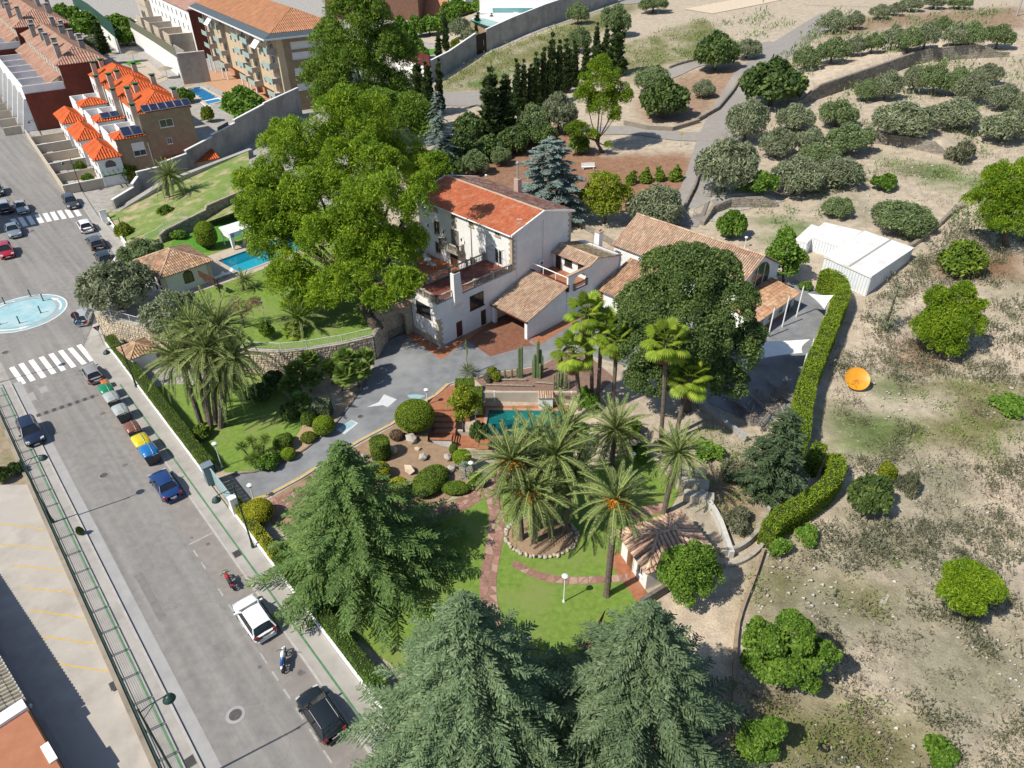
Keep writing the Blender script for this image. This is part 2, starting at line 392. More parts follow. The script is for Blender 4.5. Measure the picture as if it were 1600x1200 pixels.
# long tyre streaks along the street and fine grain
def street_asphalt():
 m=asphalt;t=m.node_tree;N,Lk=t.nodes,t.links;b=N['Principled BSDF'];src=b.inputs['Base Color'].links[0].from_socket
 tc=N.new('ShaderNodeTexCoord');mp=N.new('ShaderNodeMapping');mp.inputs['Scale'].default_value=(.03,.8,1);m0=N.new('ShaderNodeMapping');m0 .inputs['Rotation'].default_value=(0,0,math.radians(49.6))
 Lk.new(tc.outputs['Object'],m0 .inputs[0]);Lk.new(m0 .outputs[0],mp.inputs[0]);n=N.new('ShaderNodeTexNoise');n.inputs['Scale'].default_value=1.6;n.inputs['Detail'].default_value=5
 Lk.new(mp.outputs[0],n.inputs['Vector']);r=N.new('ShaderNodeMapRange');r.inputs[1].default_value=.35;r.inputs[2].default_value=.65;r.inputs[3].default_value=.86;r.inputs[4].default_value=1.1
 Lk.new(n.outputs['Fac'],r.inputs[0]);n2=N.new('ShaderNodeTexNoise');n2 .inputs['Scale'].default_value=22;n2 .inputs['Detail'].default_value=4;Lk.new(tc.outputs['Object'],n2 .inputs['Vector'])
 r2=N.new('ShaderNodeMapRange');r2 .inputs[1].default_value=.3;r2 .inputs[2].default_value=.7;r2 .inputs[3].default_value=.86;r2 .inputs[4].default_value=1.12;Lk.new(n2 .outputs['Fac'],r2 .inputs[0])
 mu=N.new('ShaderNodeMath');mu.operation='MULTIPLY';Lk.new(r.outputs[0],mu.inputs[0]);Lk.new(r2 .outputs[0],mu.inputs[1])
    # thin cracks
 v=N.new('ShaderNodeTexVoronoi');v.feature='DISTANCE_TO_EDGE';v.inputs['Scale'].default_value=.13
 nd=N.new('ShaderNodeTexNoise');nd.inputs['Scale'].default_value=.5;nd.inputs['Detail'].default_value=6;Lk.new(tc.outputs['Object'],nd.inputs['Vector'])
 ad=N.new('ShaderNodeMix');ad.data_type='VECTOR';ad.inputs['Factor'].default_value=.25;Lk.new(tc.outputs['Object'],ad.inputs[4])
 sc_=N.new('ShaderNodeVectorMath');sc_.operation='SCALE';sc_.inputs['Scale'].default_value=6;Lk.new(nd.outputs['Color'],sc_.inputs[0]);Lk.new(sc_.outputs[0],ad.inputs[5]);Lk.new(ad.outputs[1],v.inputs['Vector'])
 r3=N.new('ShaderNodeMapRange');r3 .inputs[1].default_value=0;r3 .inputs[2].default_value=.003;r3 .inputs[3].default_value=.8;r3 .inputs[4].default_value=1;Lk.new(v.outputs['Distance'],r3 .inputs[0])
 m3=N.new('ShaderNodeMath');m3 .operation='MULTIPLY';Lk.new(mu.outputs[0],m3 .inputs[0]);Lk.new(r3 .outputs[0],m3 .inputs[1])
 hs=N.new('ShaderNodeHueSaturation');Lk.new(m3 .outputs[0],hs.inputs['Value']);Lk.new(src,hs.inputs['Color']);Lk.new(hs.outputs[0],b.inputs['Base Color'])
street_asphalt()
lane_as=mat('lane asphalt',(.30,.28,.26),(.36,.34,.31),1.0,.9,.3,40,c3=(.33,.30,.27),s3=.2)
drive_as=mat('driveway asphalt',(.195,.205,.215),(.27,.28,.29),.8,.85,.3,50,c3=(.32,.33,.34),s3=.12)
conc=mat('pavement concrete',(.36,.34,.31),(.45,.43,.395),.9,.9,.3,30,c3=(.48,.455,.42),s3=.2)
kerbm=mat('kerb concrete',(.44,.42,.39),(.53,.51,.48),2,.85)
gutter=mat('gutter concrete',(.36,.36,.355),(.43,.43,.42),.7,.9)
lotm=mat('car park concrete',(.42,.385,.34),(.55,.51,.455),.5,.85,.2,20,c3=(.5,.46,.41),s3=.15)
white_paint=mat('white road paint',(.62,.61,.58),(.78,.77,.74),4,.7,lo=.2,hi=.55)
worn_paint=mat('worn road paint',(.34,.33,.31),(.52,.51,.48),3,.8)
green_paint=mat('green line paint',(.075,.21,.095),(.14,.27,.15),3,.7)
yellow_paint=mat('yellow line paint',(.62,.40,.06),(.72,.50,.12),3,.7)
blue_paint=mat('pale blue paint',(.27,.52,.58),(.42,.62,.66),1.2,.75,c3=(.50,.64,.66),s3=.35)
cyan_paint=mat('blue ring paint',(.26,.47,.53),(.36,.54,.58),1.5,.75,c3=(.40,.40,.38),s3=.5)
iron=mat('cast iron',(.10,.095,.09),(.16,.15,.14),8,.6,metal=.3)
dark_green=mat('dark green metal',(.018,.055,.042),(.03,.075,.058),4,.45,spec=.5)
black_metal=mat('black metal',(.018,.019,.022),(.03,.031,.034),6,.45,spec=.5)
galv=mat('galvanised metal',(.42,.43,.44),(.52,.53,.54),8,.5,metal=.4)
whitem=mat('white paint',(.74,.74,.73),(.82,.82,.81),3,.55)
plaster=mat('white plaster',(.68,.68,.67),(.79,.79,.78),.7,.85,.15,18,c3=(.70,.685,.66),s3=.3)
glassm=mat('window glass',(.03,.036,.042),(.05,.058,.066),1,.08,spec=.9)
grassm=mat('lawn grass',(.125,.205,.034),(.19,.285,.058),2.2,.9,.7,45,c3=(.20,.25,.075),s3=.22,spec=.15,detail=12)
lushm=mat('watered grass',(.06,.19,.02),(.10,.26,.035),2.5,.9,.7,45,spec=.15)
wildm=mat('wild grass',(.12,.20,.045),(.20,.245,.08),.9,.95,.8,20,c3=(.40,.32,.21),s3=.33,spec=.1,detail=10)
soilm=mat('garden soil',(.30,.20,.125),(.40,.28,.185),1.5,.95,.6,14,c3=(.34,.25,.17),s3=.4,spec=.1)
sandm=mat('pale sand path',(.62,.51,.38),(.72,.61,.47),1.2,.95,.4,18,spec=.1)
# -------------- streets
SA=P(187,600);SU=P(558,1115)-SA;SU/=np.linalg.norm(SU);SN=np.array([-SU[1],SU[0],0]);SANG=math.atan2(SU[1],SU[0])
def S(al,off,z=0.0):q=SA+SU*al+SN*off;return np.array([q[0],q[1],z])
def along(px,py):return float(np.dot(P(px,py)-SA,SU))
def soff(px,py):return float(np.dot(P(px,py)-SA,SN))
E_=62.0
road=sheet('road',[tuple(S(E_,-9.1)[:2]),tuple(S(E_,-.85)[:2]),tuple(P(130,540)[:2]),tuple(P(148,500)[:2]),tuple(P(140,465)[:2]),tuple(P(197,402)[:2]),tuple(P(180,400)[:2]),tuple(P(110,297)[:2]),
 tuple(P(0,140)[:2]),tuple(P(-80,30)[:2]),tuple(P(-700,60)[:2]),tuple(P(-700,700)[:2]),tuple(S(along(0,585)-3,-9.1)[:2])],.004,asphalt,px=False)
def strip(name,a0,a1,o0,o1,z,m,parent=None,n=1):
 mb=MB();mb.poly([S(a0,o0,z),S(a1,o0,z),S(a1,o1,z),S(a0,o1,z)])
 o=mb.build(name,m,parent);
 if parent is None:o['kind']='structure'
 return o
strip('gutter_strip',along(19,600),E_,-9.08,-8.2,.012,gutter)
strip('parking_strip',along(160,585),E_,-2.9,-.87,.008,mat('parking asphalt',(.265,.242,.222),(.33,.302,.278),1.5,.9,.3,50,c3=(.26,.24,.22),s3=.35))
# pavements with kerbs: raised slabs
def slab(name,poly,z,m,parent=None):
 mb=MB();mb.prism(poly,-.02,z);o=mb.build(name,m,parent);o['kind']='structure';return o
KB=.13
slab('pavement',[S(along(138,545),-.7),S(E_,-.7),S(E_,1.25),S(along(165,545),1.25),P(150,490)],KB,conc)
slab('pavement',[S(along(10,600)-2,-11.2),S(E_,-11.2),S(E_,-9.25),S(along(19,600),-9.25)],KB,conc)
up_out=[(0,118),(60,205),(130,302),(152,336),(200,388)]
slab('pavement',[P(a,b)for a,b in[(-60,52),(0,138),(110,295),(180,398),(197,402)]+up_out[::-1]+[(-60,36)]],KB,conc)
def kerb(name,pts):
 mb=MB();wall_line(mb,pts,-.02,KB+.012,.16);mb.build(name,kerbm)['kind']='structure'
kerb('kerb',[S(along(138,545),-.78),S(E_,-.78)]);kerb('kerb',[S(along(19,600),-9.17),S(E_,-9.17)])
kerb('kerb',[P(a,b)for a,b in[(-60,53),(0,139),(110,296),(182,399)]])
# slab joints across the pavement are cut as thin recessed strips
# painted lines
for a0,a1,off,nm in((along(188,602),E_,0.0,'green_line'),(along(3,607),E_,-10.12,'green_line')):
 strip(nm,a0,a1,off-.075,off+.075,KB+.004,green_paint,road)
# zebra crossings
zs=[((480,955),(565,1055)),((425,975),(515,1075)),((365,990),(450,1095)),((305,1010),(385,1115)),((245,1030),(325,1135)),((180,1050),(262,1160)),((118,1072),(195,1180)),((60,1095),(135,1200))]
def stripe(a,b,wv,m=white_paint):
 A,B=P(*a,.009),P(*b,.009);mb=MB();wv=np.array([*wv,0]);mb.poly([A-wv,B-wv,B+wv,A+wv][::1]);return mb.build('crosswalk_stripe',m,road)
for(x0,y0),(x1,y1)in zs:stripe((x0/4+3,300+y0/4),(x1/4+3,300+y1/4),SN[:2]*.27)
for(x0,y0),(x1,y1)in[((155,815),(215,890)),((250,795),(320,905)),((355,780),(420,885)),((460,760),(525,865)),((560,745),(620,848)),((650,728),(710,830)),((740,712),(805,815)),((835,700),(900,800)),((945,705),(995,780))]:
 d=P(40,345)-P(115,331);d/=np.linalg.norm(d);stripe((x0/8,240+y0/8),(x1/8,240+y1/8),d[:2]*.36)
# parking bay dashes
dz=[((1205,1040),(1232,1080),0),((1255,1117),(1285,1160),0),((1365,80),(1392,125),1),((1425,180),(1455,225),1),((1500,290),(1520,325),1),((1558,380),(1582,415),1)]
pts=[((a[0]/4,(600 if k==0 else 900)+a[1]/4),(b[0]/4,(600 if k==0 else 900)+b[1]/4))for a,b,k in dz]
pts+=[((400+a/4,900+b/4),(400+c/4,900+d/4))for a,b,c,d in[(30,480,62,548),(95,600,135,657),(170,710,212,775),(245,830,292,897),(330,960,378,1035),(412,1097,468,1177)]]
for a,b in pts:
 a0,a1=along(*a),along(*b);o=soff(*a);strip('parking_dash',a0,a1,-2.95,-2.83,.013,worn_paint,road)
mb=MB();a,b=P(295,851,.014),P(331,833,.014);u=SU*.06;mb.poly([a-u,a+u,b+u,b-u][::-1]);mb.build('parking_line',worn_paint,road)
# roundabout paint
RCn=P(36,489);RR=5.6
def ring(name,r0,r1,z,m,a0=0,a1=2*PI,n=72,parent=road,c=RCn):
 mb=MB();vs=[]
 for i in range(n+1):
  t=a0+(a1-a0)*i/n;vs+=[(c[0]+r0*math.cos(t),c[1]+r0*math.sin(t),z),(c[0]+r1*math.cos(t),c[1]+r1*math.sin(t),z)]
 mb.add(vs,[(2*i,2*i+1,2*i+3,2*i+2)for i in range(n)]);return mb.build(name,m,parent)
RO=float(np.linalg.norm(P(96,490)-RCn));
ring('roundabout_edge_line',RO-.14,RO,.012,white_paint);ring('roundabout_ring',RO*.80,RO-.14,.010,cyan_paint);ring('roundabout_lane',RO*.74,RO*.8,.0105,mat('worn ring',(.32,.35,.35),(.42,.46,.46),2,.8),)
ring('roundabout_island',0.0,RO*.74,.012,blue_paint)
for k in range(3):
 t=-1.9+k*2.1;ring('roundabout_arrow',RO*.83,RO*.87,.017,white_paint,t,t+.75,14)
 mb=MB();T=t+.75;q=lambda r,a:(RCn[0]+r*math.cos(a),RCn[1]+r*math.sin(a),.017);mb.poly([q(RO*.79,T),q(RO*.91,T),q(RO*.85,T+.28)]);mb.build('roundabout_arrow_head',white_paint,road)
# manholes, drains
def manhole(px,py,r,z=.018):
 c=P(px,py);o=thing('manhole','round manhole cover in the street','manhole',c);mb=MB();mb.lathe([(r*1.5,.012),(r*1.5,z),(r*1.05,z)],n=24);mb.build('surround',gutter if r>.35 else asphalt,o,local=True)
 mb=MB();mb.lathe([(r,z),(r,z+.006),(r*.8,z+.006),(r*.8,z+.002),(r*.35,z+.002),(r*.35,z+.007)],n=24);mb.build('cover',iron,o,local=True);return o
manhole(368,1117,.42)['label']='round manhole cover with pale concrete surround near the black hatchback'
manhole(162,743,.34)['label']='round iron manhole cover opposite the blue saloon'
manhole(8,551,.34)['label']='worn round manhole cover beside the roundabout'
manhole(50,361,.3)['label']='small manhole cover by the silver blue saloon in the upper road'
# rubber speed hump across the street: separate segments
hump=thing('speed_hump','black and grey ridged speed hump laid across the street by the green bin','speed hump',S(along(105,633),-5))
a,b=P(57,650),P(153,617);n=16;hv=b-a;hu=np.array([-hv[1],hv[0],0]);hu=hu/np.linalg.norm(hu)*.33
seg_m=[mat('black rubber',(.07,.068,.066),(.10,.098,.095),5,.8),mat('grey rubber',(.20,.19,.18),(.25,.24,.23),5,.8)]
for i in range(n):
 p,q=a+hv*(i+.02)/n,a+hv*(i+.98)/n;z=np.array([0,0,.01]);t=np.array([0,0,.055])
 MB().hexa([p-hu+z,q-hu+z,q+hu+z,p+hu+z],[p-hu*.45+t,q-hu*.45+t,q+hu*.45+t,p+hu*.45+t]).build('hump_segment',seg_m[i%2],hump)
# bollards on the roundabout
bm_=mat('teal metal',(.012,.10,.13),(.02,.14,.17),5,.4,spec=.5)
for i,(px,py,lb)in enumerate([(48,463,'teal bollard at the back of the blue roundabout disc'),(68,470,'teal bollard at the right rear of the blue roundabout disc'),(8,475,'teal bollard at the far left of the blue roundabout disc'),(64,489,'teal bollard at the right of the blue roundabout disc'),(31,505,'teal bollard at the front of the blue roundabout disc'),(0,507,'teal bollard at the frame edge on the blue roundabout disc')]):
 o=thing('bollard',lb,'bollard',P(px,py,.01),group='bollards on the painted roundabout')
 MB().lathe([(.13,0),(.13,.05),(.075,.07),(.07,.9)],n=10).build('post',bm_,o,local=True)
 MB().lathe([(.085,.9),(.095,.95),(.07,1.02),(.02,1.04)],n=10).build('cap',bm_,o,local=True)
# car park left of the street
sheet('car_park',[(-200,760),(47,757),(107,897),(160,1000),(215,1112),(300,1300),(-400,1300)],.006,lotm)
lot=bpy.data.objects['car_park']
for a,b in(((0,818),(70,827)),((0,850),(84,858)),((18,883),(100,892)),((34,918),(116,926)),((47,953),(132,966)),((65,994),(151,1006)),((80,1036),(178,1050))):
 A,B=P(*a,.012),P(*b,.012);d=(B-A)/np.linalg.norm(B-A);n_=np.array([-d[1],d[0],0])*.05;MB().poly([A-n_,B-n_,B+n_,A+n_]).build('bay_line',yellow_paint,lot)
sheet('verge',[(-200,560),(0,632),(47,757),(0,775),(-200,780)],.005,mat('dry verge',(.30,.23,.15),(.42,.34,.24),1.2,.95,.6,12,c3=(.16,.18,.07),s3=.5))
# repairs, stains and tyre marks on the asphalt
patchm=mat('patched asphalt',(.35,.335,.31),(.42,.40,.37),2,.9);darkp=mat('dark asphalt repair',(.20,.19,.18),(.26,.25,.235),2,.9,.3,40);stain=mat('oil stain',(.12,.115,.11),(.2,.19,.18),2,.7)
for nm,px,m,z in(('asphalt_patch',[(41,617),(52,612),(58,624),(46,628)],patchm,.007),('asphalt_patch',[(60,606),(72,602),(76,611),(64,615)],patchm,.007),('asphalt_patch',[(210,900),(222,894),(262,966),(249,972)],darkp,.0065),('asphalt_patch',[(330,1010),(352,1000),(364,1022),(342,1032)],darkp,.0065)):sheet(nm,px,z,m,parent=road)
for k,(px,py,r)in enumerate(((325,850,.22),(352,893,.3),(406,1042,.2),(160,646,.35),(195,727,.3),(470,1052,.35),(128,268,.7),(148,272,.6),(300,840,.15))):
 c=P(px,py,.011);mb=MB();mb.poly([(c[0]+r*rnd.uniform(.6,1.2)*math.cos(2*PI*j/11),c[1]+r*rnd.uniform(.5,1.1)*math.sin(2*PI*j/11),.011)for j in range(11)]);mb.build('oil_stain',stain,road)
# -------------- building kit
class Fr:
 """building frame: s along U, t along V (90 degrees clockwise of U)"""
 def __init__(s,o,deg):
  s.o=np.array(o[:2],float);a=math.radians(deg);s.a=a
  s.U=np.array([math.cos(a),math.sin(a)]);s.V=np.array([math.sin(a),-math.cos(a)])
 def p(s,u,t,z=0.0):q=s.o+s.U*u+s.V*t;return(float(q[0]),float(q[1]),float(z))
 def st(s,p):d=np.asarray(p[:2])-s.o;return float(d@s.U),float(d@s.V)
 def d(s,u,t):q=s.U*u+s.V*t;return np.array([q[0],q[1],0.0])
 def box(s,mb,s0,s1,t0,t1,z0,z1,mi=0):
  return mb.prism([s.p(s0,t0),s.p(s1,t0),s.p(s1,t1),s.p(s0,t1)],z0,z1,mi)
frame_w=mat('white frame',(.66,.66,.65),(.74,.74,.73),5,.5)
wood_d=mat('dark wood',(.055,.032,.022),(.09,.055,.035),4,.6)
wood_r=mat('orange wood door',(.33,.10,.03),(.42,.14,.05),3,.6)
shutterm=mat('grey white shutter',(.60,.60,.58),(.68,.68,.66),3,.7)
tile_red=mat('red clay tile',(.46,.13,.06),(.54,.175,.085),1.2,.85,c3=(.52,.22,.12),s3=.8,island=.15)
tile_tan=mat('weathered clay tile',(.36,.215,.125),(.50,.33,.205),1.3,.88,c3=(.30,.21,.15),s3=.7,island=.34)
tile_pale=mat('pale clay tile',(.48,.345,.235),(.60,.45,.325),1.3,.88,c3=(.50,.32,.225),s3=.6,island=.24)
tile_deck=mat('clay tile channel',(.27,.155,.10),(.36,.22,.145),2,.9)
tile_decko=mat('orange tile channel',(.20,.045,.015),(.26,.065,.022),2,.9)
tile_orange=mat('bright orange tile',(.50,.098,.022),(.60,.135,.034),.6,.8,island=.16)
terra=mat('terracotta paving',(.33,.125,.062),(.45,.195,.105),2.2,.8,.2,20,c3=(.40,.20,.12),s3=.5)
stonem=mat('rubble stone',(.50,.41,.29),(.66,.56,.42),2.2,.92,.5,12,c3=(.44,.38,.30),s3=.7,island=.2)
mortar=mat('stone mortar',(.38,.325,.25),(.47,.41,.325),2.5,.95,.4,15)
greystone=mat('grey dry stone',(.22,.20,.17),(.36,.33,.28),2.0,.95,.5,12,c3=(.28,.24,.18),s3=.7,island=.25)
balm=mat('weathered cast stone',(.40,.37,.31),(.52,.48,.41),3,.9,c3=(.22,.20,.17),s3=1.2)
maroon=mat('maroon trim',(.13,.03,.028),(.17,.045,.04),3,.6)
bricktan=mat('tan brick facing',(.31,.225,.145),(.38,.285,.19),1.0,.9,.2,30)
def V3(*a):return np.array(a,float)
ZU=V3(0,0,1)
def slabbox(mb,o,ax,up,nr,x0,x1,y0,y1,d0,d1,mi=0):
 """box on a wall plane: x along ax, y along up, d along the outward normal"""
 q=lambda x,y,d:o+ax*x+up*y+nr*d
 b=[q(x0,y0,d0),q(x1,y0,d0),q(x1,y1,d0),q(x0,y1,d0)];t=[q(x0,y0,d1),q(x1,y0,d1),q(x1,y1,d1),q(x0,y1,d1)]
 if np.dot(np.cross(ax,up),nr)<0:b,t=t,b
 return mb.hexa(b,t,mi)
def window(parent,o,ax,nr,w,h,fm=None,gm_=None,name='window',mull=1,trans=0,grille=0,sill=True,shut=0.0,fw=.07,surround=None,pane_name='pane',thin=False):
 """window standing 3-6 cm proud of its wall: frame > pane, sill, grille, shutter. o: bottom centre on the wall"""
 o=np.asarray(o,float);fm=fm or frame_w;gm_=gm_ or glassm;mb=MB()
 for x0,x1,y0,y1 in((-w/2,-w/2+fw,0,h),(w/2-fw,w/2,0,h),(-w/2+fw,w/2-fw,0,fw),(-w/2+fw,w/2-fw,h-fw,h)):slabbox(mb,o,ax,ZU,nr,x0,x1,y0,y1,.004,.06)
 for i in range(mull):x=-w/2+w*(i+1)/(mull+1);slabbox(mb,o,ax,ZU,nr,x-fw*.35,x+fw*.35,fw,h-fw,.004,.055)
 for i in range(trans):y=h*(i+1)/(trans+1);slabbox(mb,o,ax,ZU,nr,-w/2+fw,w/2-fw,y-fw*.3,y+fw*.3,.004,.05)
 f=mb.build(name,fm,parent)
 slabbox(MB(),o,ax,ZU,nr,-w/2+fw*.9,w/2-fw*.9,fw*.9,h-fw*.9,.002,.03).build(pane_name,gm_,f)
 if thin:return f
 if sill:slabbox(MB(),o,ax,ZU,nr,-w/2-.08,w/2+.08,-.1,-.003,0,.14).build('sill',surround or fm,f)
 if shut>0:slabbox(MB(),o,ax,ZU,nr,-w/2+fw,w/2-fw,h*(1-shut),h-fw,.031,.05).build('shutter',shutterm,f)
 if grille:
  mb=MB()
  for i in range(grille):x=-w/2+w*(i+.5)/grille;mb.bar(o+ax*x+nr*.12+ZU*.02,o+ax*x+nr*.12+ZU*(h-.02),.014,n=4)
  for y in(.04,h*.5,h-.04):mb.bar(o-ax*w/2+nr*.12+ZU*y,o+ax*w/2+nr*.12+ZU*y,.014,n=4)
  mb.build('grille',black_metal,f)
 return f
def door(parent,o,ax,nr,w,h,m,fm=None,label=None,panels=2,glass=False):
 o=np.asarray(o,float);fm=fm or frame_w;fw=.08;mb=MB()
 for x0,x1,y0,y1 in((-w/2-fw,-w/2,0,h+fw),(w/2,w/2+fw,0,h+fw),(-w/2,w/2,h,h+fw)):slabbox(mb,o,ax,ZU,nr,x0,x1,y0,y1,.003,.07)
 d=slabbox(MB(),o,ax,ZU,nr,-w/2,w/2,0,h,.002,.035).build('door',m,parent)
 mb.build('door_frame',fm,d)
 if glass:
  mb=MB()
  for i in range(panels):a=-w/2+w*(i+.12)/panels;b=-w/2+w*(i+.88)/panels;slabbox(mb,o,ax,ZU,nr,a,b,h*.12,h*.94,.035,.045)
  mb.build('pane',glassm,d)
 else:
  mb=MB()
  for i in range(panels):a=-w/2+w*(i+.14)/panels;b=-w/2+w*(i+.86)/panels;slabbox(mb,o,ax,ZU,nr,a,b,h*.08,h*.45,.035,.05);slabbox(mb,o,ax,ZU,nr,a,b,h*.52,h*.94,.035,.05)
  mb.build('door_panel',m,d)
 MB().lathe([(.03,0),(.035,.05),(.02,.07)],c=o+ax*w*.36+nr*.06+ZU*1.0,n=6).build('handle',galv,d)
 if label:d['label']=label
 return d
_tile={}
def tiles(name,poly,parent,m,deck,pitch=.26,length=.46,th=.03,rad=None,ridge_m=None,single=False,deckname='roof',seg=3,dk=None):
 """one roof plane: a deck with rows of half round tiles laid up the slope. poly: world points, first two = eave edge"""
 p=[np.asarray(q,float)for q in poly];e=p[1]-p[0];e/=np.linalg.norm(e)
 nrm=np.zeros(3)
 for i in range(len(p)):a,b=p[i],p[(i+1)%len(p)];nrm+=np.cross(a,b)
 nrm/=np.linalg.norm(nrm)
 if nrm[2]<0:nrm=-nrm
 up=np.cross(nrm,e);up=up if up[2]>0 else-up
 xs=[float((q-p[0])@e)for q in p];ys=[float((q-p[0])@up)for q in p];n=len(p)
 if dk is None:
  mb=MB();lo=[q-nrm*th*1.5 for q in p];hi=[q for q in p]
  if np.dot(np.cross(p[1]-p[0],p[2]-p[1]),nrm)<0:lo,hi=lo[::-1],hi[::-1]
  mb.hexa(lo,hi);dk=mb.build(deckname,deck,parent)
 r=rad or pitch*.40;out=MB();x0,x1=min(xs),max(xs);k=max(1,int((x1-x0)/pitch));cells=[]
 for i in range(k):
  x=x0+(x1-x0)*(i+.5)/k;cr=[]
  for j in range(n):
   xa,xb,ya,yb=xs[j],xs[(j+1)%n],ys[j],ys[(j+1)%n]
   if(xa<=x)!=(xb<=x):cr.append(ya+(yb-ya)*(x-xa)/(xb-xa))
  if len(cr)<2:continue
  y0,y1=min(cr),max(cr);y=y0-.04;
  while y<y1-.05:
   yl=min(length*1.08,y1-y);cells.append((x,y,yl));y+=length
 T=seg
 def tile_pts(x,y,yl,jit=True):
  dx=rnd.uniform(-.012,.012)if jit else 0;lift=rnd.uniform(0,.012)if jit else 0;vs=[]
  for yy,rr,hh in((y,r*1.05,.022+lift),(y+yl,r*.9,.004)):
   for q in range(T+1):t=PI*q/T;vs.append(p[0]+e*(x+dx-rr*math.cos(t))+up*yy+nrm*(hh+rr*.85*math.sin(t)))
  return vs
 fs=[(q,q+1,T+1+q+1,T+1+q)for q in range(T)]+[tuple(range(T+1))[::-1]]
 if np.dot(np.cross(e,up),nrm)<0:fs=[f[::-1]for f in fs]
 if single:
  for x,y,yl in cells[:300]:
   b=MB();b.add(tile_pts(x,y,yl),fs);b.build('roof_tile',m,dk)
  for x,y,yl in cells[300:]:out.add(tile_pts(x,y,yl),fs)
 else:
  for x,y,yl in cells:out.add(tile_pts(x,y,yl),fs)
 if out.v:out.build(name,m,dk,kind='stuff')
 return dk
def ridge(a,b,parent,m,r=.13,length=.45,name='ridge_tile'):
 a,b=np.asarray(a,float),np.asarray(b,float);d=b-a;L=np.linalg.norm(d);d/=L;sd=np.cross(d,ZU);sd/=np.linalg.norm(sd);mb=MB();k=max(1,int(L/length))
 for i in range(k):
  vs=[]
  for q,rr in((i,r*1.06),(i+1.06,r*.92)):
   for j in range(5):t=PI*j/4;vs.append(a+d*(L*q/k)+sd*rr*math.cos(t)+ZU*(rr*.9*math.sin(t)+.005))
  mb.add(vs,[(j,j+1,5+j+1,5+j)for j in range(4)]+[(0,1,2,3,4)])
 return mb.build(name,m,parent,kind='stuff')
def baluster_mesh(h,m,key):
 if key in _tile:return _tile[key]
 mb=MB();mb.lathe([(.055,0),(.05,.04*h),(.028,.12*h),(.06,.34*h),(.045,.55*h),(.028,.82*h),(.05,.95*h),(.05,h)],n=6)
 me=bpy.data.meshes.new('baluster');me.from_pydata(mb.v,[],mb.f);me.materials.append(m);me.update();_tile[key]=me;return me
def balustrade(parent,a,b,z,h=.95,m=None,step=.25,pier=.26,name='balustrade',mid=0,zb=None):
 """stone balustrade between two ground points: bottom rail, top rail, piers and turned balusters"""
 m=m or balm;A,B=V3(a[0],a[1],z),V3(b[0],b[1],z if zb is None else zb);d=B-A;L=np.linalg.norm(d);u=d/L;sd=np.cross(u,ZU);sd/=np.linalg.norm(sd)
 root=slabbox(MB(),A,u,ZU,sd,pier*.5,L-pier*.5,h-.12,h,-.1,.1).build(name,m,parent)
 slabbox(MB(),A,u,ZU,sd,pier*.5,L-pier*.5,.0,.1,-.09,.09).build('bottom_rail',m,root)
 np_=2+mid;mb=MB()
 for i in range(np_):
  c=A+d*i/(np_-1);mb=MB();slabbox(mb,c,u,ZU,sd,-pier/2,pier/2,0,h+.03,-pier/2,pier/2);slabbox(mb,c,u,ZU,sd,-pier/2-.04,pier/2+.04,h+.03,h+.09,-pier/2-.04,pier/2+.04);mb.build('pier',m,root)
 k=int((L-pier)/step);out=MB();bh=h-.22
 me=baluster_mesh(bh,m,('b',round(bh,2),m.name))
 vs0=[tuple(v.co)for v in me.vertices];fs0=[tuple(f.vertices)for f in me.polygons]
 for i in range(k):
  c=A+u*(pier/2+(L-pier)*(i+.5)/k)+ZU*.1
  if mid and any(abs(np.linalg.norm(c-A-ZU*.1)-L*j/(np_-1))<.2 for j in range(1,np_-1)):continue
  out.add([(c[0]+x,c[1]+y,c[2]+q)for x,y,q in vs0],fs0)
 out.build('balusters',m,root,kind='stuff');return root
def quoins(parent,o,ax1,n1,ax2,n2,h,m=None,z0=0):
 """corner stones alternating long and short, each its own block standing proud of both walls"""
 y=z0;i=0;m=m or stonem
 while y<h:
  a,b=(.55,.32)if i%2 else(.32,.55);hh=rnd.uniform(.30,.42);q=lambda x,y_,d:None
  pts=[o+n1*.04+n2*.04,o+ax1*a+n1*.04,o+ax1*a+n1*.0-n2*0,o+ax2*b+n2*.0,o+ax2*b+n2*.04]
  pts=[o+n1*.045+n2*.045,o+ax1*a+n1*.045,o+ax1*a-n1*.02,o-n1*.02-n2*.02,o+ax2*b-n2*.02,o+ax2*b+n2*.045]
  mb=MB();mb.prism(pts,y,min(h,y+hh-.03));mb.build('quoin',m,parent);y+=hh;i+=1
# -------------- main house (estate frame)
HF=Fr((0.2,80.5),134);U3=HF.d(1,0);V3_=HF.d(0,1)
hp=HF.p
house=thing('house','tall white house with a two slope red tile roof and a stone balcony','house',hp(9,5))
EZ,RZ=10.42,12.0
mb=MB();HF.box(mb,0,18.4,0,10.8,-.3,EZ)
g0=[hp(0,0,EZ),hp(0,10.8,EZ),hp(0,5.4,RZ-.05)];g1=[hp(18.4,0,EZ),hp(18.4,10.8,EZ),hp(18.4,5.4,RZ-.05)]
mb.add(g0+g1,[(0,1,2),(3,5,4),(0,2,5,3),(2,1,4,5)]);hwall=mb.build('wall',plaster,house)
ov=.35;z_=lambda t:EZ+.08+(RZ-EZ)*(t+ov)/(5.4+ov)
tiles('roof_tiles',[hp(-.25,-ov,EZ+.08),hp(18.65,-ov,EZ+.08),hp(18.65,5.4,RZ+.06),hp(-.25,5.4,RZ+.06)],house,tile_red,tile_deck,.25,.45)
tiles('roof_tiles',[hp(18.65,10.8+ov,EZ+.08),hp(-.25,10.8+ov,EZ+.08),hp(-.25,5.4,RZ+.06),hp(18.65,5.4,RZ+.06)],house,mat('old brown tile',(.22,.10,.075),(.34,.18,.14),1.2,.88,c3=(.40,.30,.24),s3=.7,island=.3),tile_deck,.25,.45)
